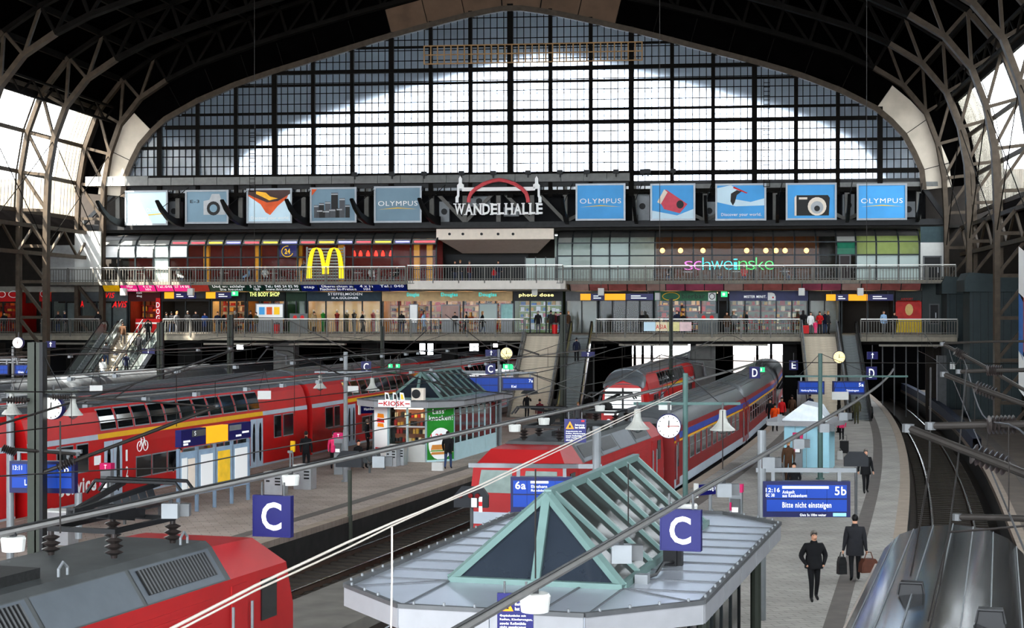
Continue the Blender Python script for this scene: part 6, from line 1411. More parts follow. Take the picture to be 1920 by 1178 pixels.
# ---- timetable showcase
t = T('timetable_showcase', 'long timetable showcase with navy and orange headers on the brown platform', 'showcase', (-11.75, 58.2, 0), math.atan2(1, .34))
POST_M = M('showcase_frame', (120, 136, 152), .45)
for k in range(5): MB().bx(1.3 * k - .04, 1.3 * k + .04, -.06, .06, 0, 2.35).build('post', POST_M, t)
for k in range(4):
    p_ = MB().bx(1.3 * k + .05, 1.3 * k + 1.25, -.05, .05, .62, 2.2).build('panel', M('showcase_blue', (150, 170, 188), .4), t)
    for (a, b, z0, z1, mt) in (((.15, .5, .8, 2.0, WPR), (.58, 1.05, .9, 1.95, CRM)), ((.2, 1.05, .8, 2.02, WPR),), ((.15, 1.05, .8, 2.05, M('timetable_yellow', (242, 200, 60), .5)),), ((.15, 1.1, .8, 2.05, WPR),))[k]: MB().bx(1.3 * k + a, 1.3 * k + b, -.075, -.05, z0, z1).build('timetable_sheet', mt, p_)
for a, b, mt in ((.0, 1.75, BLU), (1.8, 3.4, emis('lit_orange', (240, 150, 20), .5)), (3.45, 5.2, BLU)): MB().bx(a, b, -.12, .12, 2.4, 3.0).build('header_panel', mt, t)
MB().bx(.75, 1.7, -.14, -.12, 2.72, 2.95).build('header_label', MDG, t); text('S', .85, .97, 2.76, 2.92, -.16, WTX, t); MB().bx(3.5, 4.4, -.14, -.12, 2.75, 2.95).build('header_label', LTG, t)
for z0, a, b in ((2.55, .15, .6), (2.45, .15, .45), (2.5, 4.0, 4.4), (2.6, 4.5, 5.0)): MB().bx(a, b, -.14, -.12, z0, z0 + .07).build('text_line', WTX, t)
# platform name signs
for px, py, d, l in ((842, 572, 0, ''),)[:0]: pass
for (px0, py0, px1, py1, d, l) in ((676, 758, 710, 776, 82, 'navy Hamburg Hbf name sign left of the far kiosk'), (1309, 905, 1349, 930, 47, 'navy Hamburg Hbf name sign behind the near kiosk')):
    a = at(px0, py1, d); b = at(px1, py0, d); t = T('station_name_sign', l, 'sign', (a.x, d, a.z), math.atan2(1, .3) * .55); w, h = (b.x - a.x) * 1.5, (b.z - a.z) * .8
    MB().bx(0, w, 0, .08, 0, h).build('sign_panel', BLU, t); MB().bx(-.08, 0, -.02, .1, -.05, h + .05).build('end_cap', WHT, t); text('Hamburg Hbf', .15 * w, .95 * w, .3 * h, .75 * h, -.02, WTX, t); MB().tube((w * .6, .04, -a.z), (w * .6, .04, 0), .05, 8).build('post', LTG, t)

# ---- telephones, machines, benches, boxes
def phone(px, py, label, s=1.0):
    t, d = GT('telephone_pillar', label, 'telephone', px, py, group='telephone pillars'); MB().bx(-.2, .2, -.12, .12, 0, 1.6).build('pillar', LTG, t); MB().bx(-.22, .22, -.14, .14, 1.6, 1.85).build('sign_head', PNK, t); p = MB().bx(-.15, .15, -.2, -.12, .95, 1.4).build('phone_panel', MDG, t); MB().bx(-.1, .1, -.22, -.2, 1.0, 1.15).build('notice', WPR, t); MB().path([(-.13, -.24, 1.0), (-.13, -.26, 1.15), (-.13, -.24, 1.3)], .03, 6).build('handset', PNK, p); text('T', -.04, .06, 1.66, 1.8, -.15, WTX, t)
phone(201, 967, 'telephone pillar with magenta head before the Service coach'); phone(636, 890, 'telephone pillar with magenta head left of the pale pole'); phone(1380, 1020, 'telephone pillar with magenta head behind the near kiosk'); phone(1496, 890, 'telephone pillar with magenta head at the pale blue booth')
def machine(px, py, w, h, label, dd=.6):
    t, d = GT('waste_station', label, 'bin', px, py, group='silver waste stations'); MB().bx(-w / 2, w / 2, -dd / 2, dd / 2, 0, h).build('casing', ALU, t); MB().bx(-w / 2 - .02, w / 2 + .02, -dd / 2 - .02, dd / 2 + .02, h, h + .05).build('lid', WHT, t)
    for i in range(3): MB().bx(w * .1, w * .4, -dd / 2 - .015, -dd / 2, h * (.45 + .14 * i), h * (.52 + .14 * i)).build('slot', BLK, t)
    MB().bx(-w * .4, -w * .2, -dd / 2 - .015, -dd / 2, h * .6, h * .68).build('slot', BLK, t)
machine(518, 927, .75, .85, 'silver waste station right of the timetable showcase'); machine(572, 917, .75, .95, 'silver waste station below the man in the dark coat'); machine(112, 1020, .95, 1.0, 'silver waste station right of the big left mast'); machine(737, 874, .5, .9, 'silver waste station left of the far kiosk window'); machine(753, 872, .4, .9, 'slim silver waste station against the far kiosk')
def bench(px, py, n, label):
    t, d = GT('platform_bench', label, 'bench', px, py, group='mesh benches', rz=math.atan2(1, .3)); MS = M('seat_mesh', (66, 70, 74), .5, .4, .2, 20)
    for i in range(n):
        x = .58 * i; MB().grid([[(x, -.25, .45), (x + .5, -.25, .45)], [(x, .2, .42), (x + .5, .2, .42)]]).build('seat', MS, t); MB().grid([[(x, .2, .44), (x + .5, .2, .44)], [(x, .38, .95), (x + .5, .38, .95)]]).build('backrest', MS, t)
    MB().bar((0, 0, .38), (.58 * n, 0, .38), .08).build('beam', MDG, t)
    for x in (.2, .58 * n - .3): MB().bar((x, 0, 0), (x, 0, .38), .08).build('leg', MDG, t)
bench(228, 985, 5, 'row of dark mesh seats behind the folded pantograph'); bench(690, 888, 4, 'row of dark mesh seats left of the far kiosk'); bench(1468, 905, 3, 'row of dark mesh seats behind the 5b display')
def signal(px, py, d, label, lights, post=True, w=1.0):
    p = at(px, py, d); t = T('signal_head', label, 'signal', (p.x, d, p.z), rzd(d) * .5, 'dark signal heads'); s = w
    MB().ext([(-.5 * s, -.3 * s), (.5 * s, -.3 * s), (.5 * s, .05 * s), (.32 * s, .3 * s), (-.28 * s, .3 * s), (-.5 * s, .05 * s)], -.12, .12, 'y').build('housing', M('signal_black', (44, 46, 50), .6), t)
    if lights:
        for x in (-.3, 0, .2): MB().lathe([(.07, -.2), (.08, -.12)], 8, (x, 0, .05), axis='y').build('lens', M('signal_red_lens', (110, 16, 20), .2), t)
        MB().bx(.02, .18, -.15, -.13, -.28, -.02).build('number_plate', WPR, t); MB().bx(.24, .34, -.15, -.13, -.42, .02).build('mast_plate', WPR, t); MB().bx(.24, .34, -.155, -.15, -.25, -.12).build('plate_stripe', REDP, t)
    if post: MB().tube((0, .05, -p.z - (.76 if lights else 0)), (0, .05, -.28), .05, 8).build('post', MDG, t)
signal(884, 932, 48, 'dark signal head with red lenses before the middle locomotive', True); signal(655, 861, 62, 'dark rounded signal head on the edge of the brown platform', False, w=1.0); signal(1605, 861, 55, 'dark rounded signal head in front of the walking man', False, w=.8)
for px0, py0, px1, py1, d, l in ((648, 724, 672, 736, 70, 'blank white board hanging left of the far red coach'), (483, 733, 508, 749, 66, 'blank white board hanging over the red coach doors'), (1235, 753, 1259, 769, 50, 'blank white board above the large clock'), (1560, 735, 1591, 750, 80, 'blank white board before the right escalator'), (168, 723, 192, 735, 60, 'blank white board hanging over the grey roofs')):
    a = at(px0, py1, d); b = at(px1, py0, d); w, h = b.x - a.x, b.z - a.z; t = T('blank_board', l, 'sign', ((a.x + b.x) / 2, d, a.z), 0, 'blank white boards'); MB().bx(-w / 2, w / 2, 0, .05, 0, h).build('board', WHT, t)
    for x in (-w * .4, w * .4): MB().tube((x, .02, h), (0, .02, h + .9), .01, 4).build('hanger_wire', DKG, t)
for px, py, c_, l in ((549, 878, YEL, 'yellow ticket validator post beside the coach door'), (544, 900, LTG, 'plain grey post beside the ticket validator')):
    t, d = GT('validator_post', l, 'post', px, py); MB().tube((0, 0, 0), (0, 0, 1.2), .04, 8).build('post', LTG, t); MB().bx(-.1, .1, -.06, .06, .75 if c_ is YEL else 1.15, 1.25).build('head', c_, t)
# right-hand cabinets and wall banner
t = T('equipment_cabinet', 'tall pale grey cabinets below the right gallery end', 'cabinet', on(1777, 768), -ANG); MB().bx(-.75, -.1, 0, .6, 0, 4.0).build('cabinet_body', MDG, t); MB().bx(-.1, .75, -.2, .6, 0, 4.05).build('cabinet_front', LTG, t); MB().bx(.1, .5, -.22, -.2, 3.0, 3.5).build('notice', WPR, t)
t = T('equipment_cabinet', 'cream equipment cabinet beside the right arch foot', 'cabinet', on(1830, 784), -ANG); MB().bx(-.42, .42, 0, .5, .1, 1.25).build('cabinet_body', M('cabinet_cream', (186, 170, 130), .6), t); MB().bx(-.45, .45, -.03, .53, 1.25, 1.32).build('lid', CRM, t); MB().bx(-.4, .4, .02, .48, 0, .1).build('plinth', COND, t)
t = FT('hanging_banner', 'tall white banner with blue and red stripes at the right edge', 'banner', 31.3, -41, 3)
for z0, z1, k0, k1, mt in ((8.0, 10.4, 0, 1, WPR), (5.0, 8.0, 0, .5, M('banner_blue', (70, 120, 180), .6)), (5.0, 8.0, .5, 1, M('banner_red', (190, 70, 74), .6)), (3.0, 5.0, 0, 1, WPR)):
    v0, v1 = -40.0 - 2.6 * k0, -40.0 - 2.6 * k1; MB().q([(31.3, v0, z0 + .2), (31.3, v1, z0 - .3), (31.3, v1, z1 - .3), (31.3, v0, z1 + .2)]).build('banner_field', mt, t)
# ================================================================== PEOPLE
_WS = bpy.data.scenes.new('workshop')
def skin_mesh(name, V, Edg, Rad, root):
    me = bpy.data.meshes.new(name); keys = list(V); idx = {k: i for i, k in enumerate(keys)}
    me.from_pydata([V[k] for k in keys], [(idx[a], idx[b]) for a, b in Edg], []); me.update()
    ob = bpy.data.objects.new(name, me); _WS.collection.objects.link(ob)
    md = ob.modifiers.new('skin', 'SKIN'); md.use_smooth_shade = True
    if not me.skin_vertices: me.attributes
    sv = me.skin_vertices[0].data if len(me.skin_vertices) else None
    if sv is None: return None
    for k in keys: r = Rad[k]; sv[idx[k]].radius = r if isinstance(r, tuple) else (r, r); sv[idx[k]].use_root = (k == root)
    ob.modifiers.new('sub', 'SUBSURF').levels = 1
    vl = _WS.view_layers[0]; vl.update(); out = bpy.data.meshes.new_from_object(ob.evaluated_get(vl.depsgraph))
    bpy.data.objects.remove(ob); return out
POSES = {}
def pose_mesh(pose, coat=.8, detail=False, bulk=1.0):
    key = (pose, coat, detail, bulk)
    if key in POSES: return POSES[key]
    dz = -.45 if pose == 'sit' else 0
    V = {'pel': (0, 0, .96), 'spi': (0, .015, 1.13), 'che': (0, .015, 1.31), 'nkb': (0, .015, 1.46), 'nek': (0, 0, 1.53), 'hd1': (0, -.015, 1.61), 'hd2': (0, 0, 1.71)}
    Rd = {'pel': (.165 * bulk, .12 * bulk), 'spi': (.155 * bulk, .11 * bulk), 'che': (.175 * bulk, .12 * bulk), 'nkb': (.085, .075), 'nek': .055, 'hd1': (.08, .095), 'hd2': (.094, .112)}
    arms = {'stand': ((.25, .04, 1.13), (.25, -.05, .88)), 'walk': ((.25, .08, 1.14), (.26, -.02, .9)), 'pockets': ((.33, .07, 1.14), (.23, -.09, .95)), 'carry': ((.25, .02, 1.12), (.3, -.02, .86)), 'fold': ((.26, .02, 1.14), (.08, -.24, 1.16)), 'sit': ((.26, .0, 1.13), (.12, -.26, 1.02)), 'up': ((.28, -.06, 1.2), (.2, -.22, 1.4)), 'lean': ((.27, -.05, 1.15), (.16, -.3, 1.1))}[pose]
    E = [('pel', 'spi'), ('spi', 'che'), ('che', 'nkb'), ('nkb', 'nek'), ('nek', 'hd1'), ('hd1', 'hd2')]
    for s, n in ((-1, 'L'), (1, 'R')):
        sw = {'walk': .17 * s, 'carry': .12 * s, 'pockets': .13 * s}.get(pose, .03 * s); aw = -sw * .9 if pose == 'walk' else 0
        e, w = arms
        if pose == 'up' and s < 0: e, w = (.25, .04, 1.13), (.25, -.05, .88)
        V['sh' + n] = (s * .185 * (.6 + .4 * bulk), .015, 1.4); V['el' + n] = (s * e[0], e[1] + aw * .4, e[2]); V['wr' + n] = (s * w[0], w[1] + aw, w[2])
        dx, dy, dz_ = (w[0] - e[0]), (w[1] + aw - e[1] - aw * .4), w[2] - e[2]; l = math.sqrt(dx * dx + dy * dy + dz_ * dz_); D_ = (s * dx / l, dy / l, dz_ / l)
        V['ha' + n] = tuple(V['wr' + n][i] + D_[i] * .085 for i in range(3))
        Rd.update({'sh' + n: .075 * bulk, 'el' + n: .056 * bulk, 'wr' + n: .04, 'ha' + n: (.04, .024)})
        E += [('che', 'sh' + n), ('sh' + n, 'el' + n), ('el' + n, 'wr' + n), ('wr' + n, 'ha' + n)]
        if detail and pose != 'pockets':
            for i, (off, ln) in enumerate(((-.028, .06), (-.01, .075), (.01, .07), (.028, .055))):
                b = V['ha' + n]; V['f%d%s' % (i, n)] = (b[0] + D_[0] * ln - s * .012, b[1] + off + D_[1] * ln, b[2] + D_[2] * ln); Rd['f%d%s' % (i, n)] = .0095; E.append(('ha' + n, 'f%d%s' % (i, n)))
            b = V['wr' + n]; V['th' + n] = (b[0] - s * .03 + D_[0] * .06, b[1] - .05 + D_[1] * .06, b[2] + D_[2] * .06); Rd['th' + n] = .011; E.append(('wr' + n, 'th' + n))
        if pose == 'sit': V['hi' + n] = (s * .09, -.05, .94); V['kn' + n] = (s * .11, -.44, .94); V['an' + n] = (s * .11, -.42, .54); V['to' + n] = (s * .12, -.56, .49)
        else: V['hi' + n] = (s * .09, sw * .1, .86); V['kn' + n] = (s * .1, -.02 + sw * .45 - (.05 if sw < 0 else 0), .49); V['an' + n] = (s * .1, .02 + sw, .1 + (.03 if sw > .1 else 0)); V['to' + n] = (s * .115, -.13 + sw, .035)
        Rd.update({'hi' + n: .1, 'kn' + n: .068, 'an' + n: .05, 'to' + n: (.045, .03)})
        E += [('pel', 'hi' + n), ('hi' + n, 'kn' + n), ('kn' + n, 'an' + n), ('an' + n, 'to' + n)]
    if detail:
        V['nos'] = (0, -.125, 1.625); Rd['nos'] = .013; E.append(('hd1', 'nos'))
    if dz:
        V = {k: (p[0], p[1], p[2] + dz) for k, p in V.items()}
    me = skin_mesh('person', V, E, Rd, 'pel')
    slot = {}
    for a, b in E:
        t = b[:2]; slot[(a, b)] = 2 if b in ('hd1', 'hd2', 'nek', 'nos') or t in ('ha', 'th', 'f0', 'f1', 'f2', 'f3') else 3 if t == 'to' else 1 if t in ('hi', 'kn', 'an') else 0
    segs = [(Vector(V[a]), Vector(V[b]), slot[(a, b)], b) for a, b in E]
    mi = []
    for p in me.polygons:
        c = p.center; best = None
        for a, b, s, nm in segs:
            ab = b - a; t = max(0, min(1, (c - a).dot(ab) / ab.length_squared)); dd = (a + ab * t - c).length / (.6 + (.5 if s == 0 else 0))
            if best is None or dd < best[0]: best = (dd, s, nm)
        s = best[1]
        if s == 1 and c.z - dz > coat: s = 0
        if s == 3 or (s == 1 and c.z - dz < .085): s = 3
        mi.append(s)
    me.materials.clear()
    for k in range(4): me.materials.append(None)
    me.polygons.foreach_set('material_index', mi); me.polygons.foreach_set('use_smooth', [True] * len(mi)); me.update()
    POSES[key] = (me, dz); return POSES[key]
_HAIR = {}
def hair_mesh(kind):
    if kind not in _HAIR:
        m = MB(); n = 18; nr = 7
        rx, ry, rz2 = (.088, .106, .108) if kind != 'long' else (.1, .115, .112)
        rows = [[] for _ in range(nr + 1)]
        for k in range(n + 1):
            a = 2 * PI * k / n; f = -math.sin(a)                     # f = 1 at the brow, -1 at the nape
            lo = .5 if f > .45 else -.1 if f > -.2 else -.75
            for j in range(nr + 1):
                ph = PI / 2 + (lo - PI / 2) * j / nr; z = rz2 * math.sin(ph)
                if kind == 'long' and f < .3 and j >= nr - 1: z -= .1 * (j - nr + 2)
                rows[j].append((rx * math.cos(ph) * math.cos(a), ry * math.cos(ph) * math.sin(a) + .004, z + 1.695))
        m.grid(rows); o = m.build('hair', BLK, smooth=True); _HAIR[kind] = o.data; bpy.data.objects.remove(o)
    return _HAIR[kind]
_PAL = {'black': (24, 24, 27), 'charcoal': (44, 44, 48), 'navy': (28, 34, 58), 'grey': (104, 104, 106), 'brown': (84, 60, 42), 'beige': (170, 146, 112), 'red': (186, 30, 34), 'orange': (240, 92, 24), 'pink': (226, 70, 120), 'white': (226, 226, 224), 'pale blue': (150, 178, 206), 'blue': (50, 80, 140), 'green': (70, 96, 62), 'olive': (78, 76, 50), 'denim': (58, 74, 106), 'maroon': (96, 32, 40)}
def cloth(c): return M('cloth_' + c.replace(' ', '_'), _PAL[c], .85, 0, .15, 8)
HAIRC = {'dark': M('hair_dark', (34, 26, 22), .6), 'grey': M('hair_grey', (128, 122, 116), .6), 'fair': M('hair_fair', (170, 130, 84), .6), 'black': M('hair_black', (18, 16, 16), .6)}
FACE = {}
def person(pose, loc, rz, label, jacket, trousers='charcoal', hair='dark', hk='short', h=1.75, coat=.8, detail=False, bulk=1.0, group=None):
    me, dz = pose_mesh(pose, coat, detail, bulk)
    o = bpy.data.objects.new('person', me); COL.objects.link(o); o.location = loc; o.rotation_euler = (0, 0, rz); s = h / 1.8; o.scale = (s, s, s)
    for i, m in enumerate((cloth(jacket), cloth(trousers), SKIN, BLK)): o.material_slots[i].link = 'OBJECT'; o.material_slots[i].material = m
    tag(o, label, 'person', group)
    hm = bpy.data.objects.new('hair', hair_mesh(hk)); COL.objects.link(hm); hm.parent = o; hm.location = (0, 0, dz); hm.material_slots[0].link = 'OBJECT'; hm.material_slots[0].material = HAIRC[hair]
    if detail:
        if 'e' not in FACE:
            m = MB()
            for x in (-.032, .032): m.lathe([(.004, -.004), (.011, 0), (.004, .004)], 8, (x, -.093, 1.675), axis='y')
            m.bx(-.026, .026, -.1, -.085, 1.575, 1.583); q = m.build('face_features', M('eye_dark', (50, 32, 28), .4)); FACE['e'] = q.data; bpy.data.objects.remove(q)
        f = bpy.data.objects.new('face_features', FACE['e']); COL.objects.link(f); f.parent = o; f.location = (0, 0, dz)
        el = lambda r, ry_, z, dy=0.: [(r * math.cos(2 * PI * k / 20), ry_ * math.sin(2 * PI * k / 20) + dy, z) for k in range(21)]
        hz0 = coat - .02; g = .16 * bulk
        MB().grid([el(g * .98, g * .74, 1.16, .01), el(g * 1.06, g * .8, 1.0, .01), el(g * 1.16, g * .92, hz0 + .06), el(g * 1.14, g * .9, hz0)]).build('jacket_skirt', cloth(jacket), o, smooth=True)
        MB().grid([el(.1, .095, 1.45, .012), el(.092, .09, 1.5, .006), el(.078, .078, 1.535, 0)]).build('collar', cloth(jacket), o, smooth=True)
    return o
def G0(px, py, z=0.): p = on(px, py, z); return (p.x, p.y, z)
# walkers on the grey platform
person('pockets', G0(1526, 1128), .12, 'man in black jacket walking towards the camera with hands in pockets', 'black', 'black', 'grey', h=1.76, coat=.86, detail=True, bulk=1.3)
pm = person('carry', G0(1603, 1090), PI - .1, 'man in black coat seen from behind carrying two bags', 'charcoal', 'black', 'black', h=1.78, coat=.72, detail=True, bulk=1.3)
person('walk', G0(1623, 925), 0.05, 'grey-haired man in dark suit behind the dark signal head', 'black', 'black', 'grey', h=1.76, coat=.78, detail=True, bulk=1.2)
b0 = Vector(G0(1603, 1090))
def bag(loc, label, mat, w, hh, dd, strap):
    t = T('travel_bag', label, 'bag', loc, .2); P = [(-w / 2, 0), (w / 2, 0), (w * .46, hh * .7), (w * .3, hh), (-w * .3, hh), (-w * .46, hh * .7)]
    MB().ext(P, -dd / 2, dd / 2, 'y').build('body', mat, t); MB().bx(-w * .42, w * .42, -dd / 2 - .02, -dd / 2, hh * .1, hh * .5).build('pocket', mat, t); MB().path([(-w * .25, 0, hh * .95), (-w * .12, 0, hh + strap), (w * .12, 0, hh + strap), (w * .25, 0, hh * .95)], .015, 5).build('strap', mat, t)
bag((b0.x + .36, b0.y - .02, .24), 'brown leather travel bag in the right hand of the man in black coat', M('bag_brown', (96, 60, 46), .6, 0, .2, 5), .5, .36, .25, .17)
bag((b0.x - .34, b0.y + .05, .18), 'black shoulder bag hanging at the left hand of the man in black coat', M('bag_black', (26, 26, 28), .6), .24, .46, .16, .12)
person('walk', G0(1453, 810), PI * .9, 'person in bright orange jacket seen from behind near the booth', 'orange', 'black', 'dark', coat=.8, bulk=1.1); person('stand', G0(1466, 796), .3, 'woman in red jacket beside the orange jacket', 'red', 'black', 'dark', 'long'); person('stand', G0(1485, 790), PI, 'person in brown coat before the right stairs', 'brown', 'brown', 'dark', coat=.5); person('fold', G0(1519, 788), PI - .4, 'person in navy jacket at the foot of the right stairs', 'navy', 'grey', 'dark'); person('stand', G0(1444, 800), 0, 'person in black coat left of the orange jacket', 'black', 'black', 'dark', coat=.5); person('stand', G0(1606, 796), PI, 'person in olive clothing at the foot of the right escalator', 'olive', 'olive', 'dark', h=1.8)
person('stand', G0(1578, 826), PI, 'woman in pink top standing right of the pale blue booth', 'pink', 'black', 'black', 'long', h=1.6); person('fold', G0(1556, 842), PI * .6, 'person in white top half hidden by the booth', 'white', 'black', 'fair'); person('stand', G0(1478, 903), PI, 'person in brown coat left of the pale blue booth', 'brown', 'brown', 'fair', coat=.4, bulk=1.15); person('sit', G0(1489, 930), -.4, 'seated man in black suit behind the 5b display', 'black', 'black', 'dark'); person('stand', G0(1548, 822), 0, 'person with dark hair looking over the booth roof', 'maroon', 'black', 'dark')
t, d = GT('suitcase', 'dark suitcase beside the woman in pink', 'suitcase', 1583, 852); MB().bx(-.22, .22, -.12, .12, .06, .68).build('shell', BLK, t); MB().path([(-.12, .1, .68), (-.12, .1, .95), (.12, .1, .95), (.12, .1, .68)], .012, 5).build('handle', MDG, t)
for x in (-.16, .16): MB().lathe([(.05, -.02), (.05, .02)], 8, (x, 0, .05), axis='y').build('wheel', RUB, t)
t, d = GT('carrier_bag', 'white carrier bag on the platform right of the booth', 'bag', 1575, 862); MB().ext([(-.14, 0), (.14, 0), (.12, .42), (-.12, .42)], -.06, .06, 'y').build('body', WHT, t); MB().path([(-.07, 0, .42), (0, 0, .55), (.07, 0, .42)], .01, 4).build('handle', WHT, t)
# brown platform
person('stand', G0(574, 884), PI - .1, 'man in long black coat seen from behind at the coach doors', 'black', 'black', 'dark', coat=.42, bulk=1.15, h=1.82); person('walk', G0(840, 880), PI - .2, 'person in black jacket and jeans before the green kiosk advert', 'black', 'denim', 'dark', 'long', coat=.74, bulk=1.15); person('stand', G0(626, 880), PI, 'person in pink jacket behind the telephone pillar', 'pink', 'black', 'dark'); person('sit', G0(672, 878), .8, 'seated man in black jacket left of the far kiosk', 'black', 'black', 'dark'); person('walk', G0(337, 922), 1.2, 'person in black top and white trousers behind the timetable showcase', 'black', 'white', 'dark'); person('stand', G0(689, 850), 1.4, 'person in charcoal coat stepping out of a coach door', 'charcoal', 'black', 'grey')
t, d = GT('carrier_bag', 'large white paper bag held by the person in jeans', 'bag', 825, 882, .42); MB().bx(-.28, .22, -.3, -.16, .0, .35).build('body', WHT, t); MB().path([(-.1, -.23, .35), (-.02, -.23, .5), (.06, -.23, .35)], .01, 4).build('handle', WHT, t)
person('up', G0(988, 785), .2, 'person in black under a dark umbrella at the middle stairs', 'black', 'black', 'dark'); p = G0(993, 785)
t = T('umbrella', 'open dark umbrella in front of the middle stairs', 'umbrella', (p[0], p[1] - .1, 1.2)); MB().lathe([(.62, .5), (.5, .66), (.3, .78), (.03, .84)], 12).build('canopy', M('umbrella_cloth', (58, 60, 62), .7), t); MB().tube((0, 0, 0), (0, 0, .84), .015, 6).build('shaft', MDG, t)
person('stand', G0(1012, 800), PI, 'person in maroon jacket at the foot of the middle stairs', 'maroon', 'black', 'dark'); person('stand', G0(1084, 808), 0, 'blond person right of the middle escalator foot', 'grey', 'denim', 'fair')
def on_flight(px0, px1, w, pose, rz, label, *a, run=11.0, **k):
    u = U((px0 + px1) / 2, VL); person(pose, W(u, VL - run * w, ZL * (1 - w)), rz, label, *a, **k)
on_flight(1068, 1110, .35, 'stand', PI, 'person in navy jacket riding the middle escalator', 'navy', 'black'); on_flight(273, 304, .12, 'lean', PI, 'person in black coat at the top of the right-hand left escalator', 'black', 'black'); on_flight(273, 304, .3, 'stand', PI, 'person in charcoal jacket riding the shaded left escalator', 'charcoal', 'black'); on_flight(273, 304, .55, 'stand', PI, 'person in navy coat midway on the shaded left escalator', 'navy', 'black'); on_flight(273, 304, .72, 'stand', PI, 'person in dark brown jacket low on the shaded left escalator', 'brown', 'black')
on_flight(226, 262, .15, 'walk', PI, 'person in brown jacket high on the sunlit stairs', 'brown', 'grey', run=10.6); on_flight(226, 250, .42, 'walk', PI, 'person in grey top climbing the sunlit stairs', 'grey', 'denim', run=10.6); on_flight(236, 266, .62, 'walk', 0, 'person in white top on the sunlit stairs', 'white', 'pale blue', run=10.6)
# people on the galleries
def gal(px, v, pose, rz, label, *a, z=ZL, **k): person(pose, W(U(px, v), v, z), rz - ANG, label, *a, group=k.pop('group', 'people on the galleries'), **k)
LG = [(8, -3.6, 'stand', .2, 'person in black before the far left snack shop', 'black'), (82, -3.2, 'stand', .4, 'person in black beside the left column', 'black'), (109, -3.4, 'lean', 0, 'person in charcoal with red scarf left of the cash machines', 'charcoal'), (121, -2.6, 'stand', 2, 'person in navy at the cash machines', 'navy'), (184, -3.9, 'lean', 0, 'person in black leaning on the railing below the AVIS signs', 'black'), (312, -3.4, 'stand', 2.4, 'person in black at the hot dog stand corner', 'black'), (322, -2.4, 'walk', PI, 'person in charcoal entering the dark passage', 'charcoal'), (332, -3.5, 'stand', 1, 'person in grey by the passage entrance', 'grey'), (352, -2.5, 'stand', PI, 'person in black seen from behind in the passage', 'black'), (367, -3.8, 'lean', 0, 'person in charcoal coat leaning on the railing below the orange board', 'charcoal'), (384, -3.0, 'fold', .2, 'person in blue top at the railing below the orange board', 'blue'), (408, -3.5, 'stand', .3, 'man in navy suit before the warm lit shop', 'navy'), (420, -2.2, 'walk', 1.5, 'person in black walking past the warm lit shop', 'black'), (441, -3.2, 'stand', 2, 'person in brown coat at the body care store corner', 'brown'), (470, -3.6, 'walk', 1.4, 'person in black jacket before the body care store', 'black'), (480, -2.8, 'stand', -.6, 'person in olive jacket before the body care store', 'olive'),
      (589, -2.8, 'stand', .8, 'person in beige coat before the fashion shop', 'beige'), (680, -3.4, 'walk', 1.5, 'person in black coat passing the right end of the fashion shop', 'black'), (753, -3.3, 'stand', PI, 'person in black coat looking into the perfumery', 'black'), (795, -3.0, 'walk', 1.5, 'person in pale blue jacket before the perfumery', 'pale blue'), (853, -3.2, 'fold', 0, 'person in charcoal before the perfumery poster board', 'charcoal'), (874, -3.4, 'walk', -1.5, 'person in black skirt before the perfumery', 'black'), (905, -3.3, 'walk', 1.5, 'person in black coat before the pale fashion poster', 'black'),
      (1009, -3.6, 'stand', PI, 'person with long black hair left of the middle stairs top', 'black'), (1033, -3.4, 'walk', PI, 'person in charcoal at the top of the middle stairs', 'charcoal'), (1042, -2.8, 'stand', .6, 'person in maroon at the top of the middle stairs', 'maroon'), (1051, -3.7, 'walk', 0, 'person in black with backpack at the top of the middle stairs', 'black'), (1066, -3.0, 'stand', 1, 'person in brown beside the lift doors', 'brown'), (1204, -2.0, 'stand', PI, 'person in black before the bar with the red curtain', 'black'), (1269, -2.6, 'stand', .4, 'person in navy jacket before the green bar', 'navy'), (1281, -2.4, 'stand', -.4, 'person in black jacket before the green bar', 'black'), (1363, -3.5, 'stand', .1, 'person in brown sweater left of the key bar', 'brown'), (1376, -3.3, 'stand', -.3, 'person in grey sweater left of the key bar', 'grey'), (1400, -3.0, 'stand', 1.2, 'person in black coat before the key bar', 'black'),
      (1506, -3.2, 'stand', PI, 'person in black with red suitcase at the right stairs top', 'black'), (1520, -3.9, 'stand', .3, 'person in white jacket at the right stairs top', 'white'), (1537, -3.8, 'lean', 0, 'person in red jacket at the right stairs top', 'red'), (1553, -3.6, 'stand', 1, 'person in charcoal at the right end of the right stairs top', 'charcoal'), (1547, -2.6, 'stand', PI, 'person in navy behind the red jacket', 'navy'), (1657, -3.6, 'stand', .5, 'person in pale blue jacket and cap right of the right escalator', 'pale blue'), (1677, -3.5, 'stand', 0, 'man in black jacket before the red and yellow advert', 'black')]
_hc = ['dark', 'black', 'fair', 'grey', 'dark']
for i, (px, v, po, rz, lab, col) in enumerate(LG): gal(px, v, po, rz, lab, col, ['charcoal', 'black', 'denim', 'grey'][i % 4], _hc[i % 5], 'long' if i % 3 == 1 else 'short', h=1.66 + .03 * (i % 5), coat=(.8, .55, .75)[i % 3], bulk=1.1)
gal(1529, -4.0, 'stand', .2, 'small child in pink at the right stairs top', 'pink', 'pink', 'dark', 'short', h=1.05)
t = FT('suitcase', 'red suitcase at the top of the right stairs', 'suitcase', U(1511, -3.9), -3.9, ZL); u = U(1511, -3.9); MB().bx(u - .22, u + .22, -4.0, -3.8, ZL + .06, ZL + .66).build('shell', REDP, t); MB().path([(u - .12, -3.9, ZL + .66), (u - .12, -3.9, ZL + .95), (u + .12, -3.9, ZL + .95), (u + .12, -3.9, ZL + .66)], .012, 5).build('handle', MDG, t)
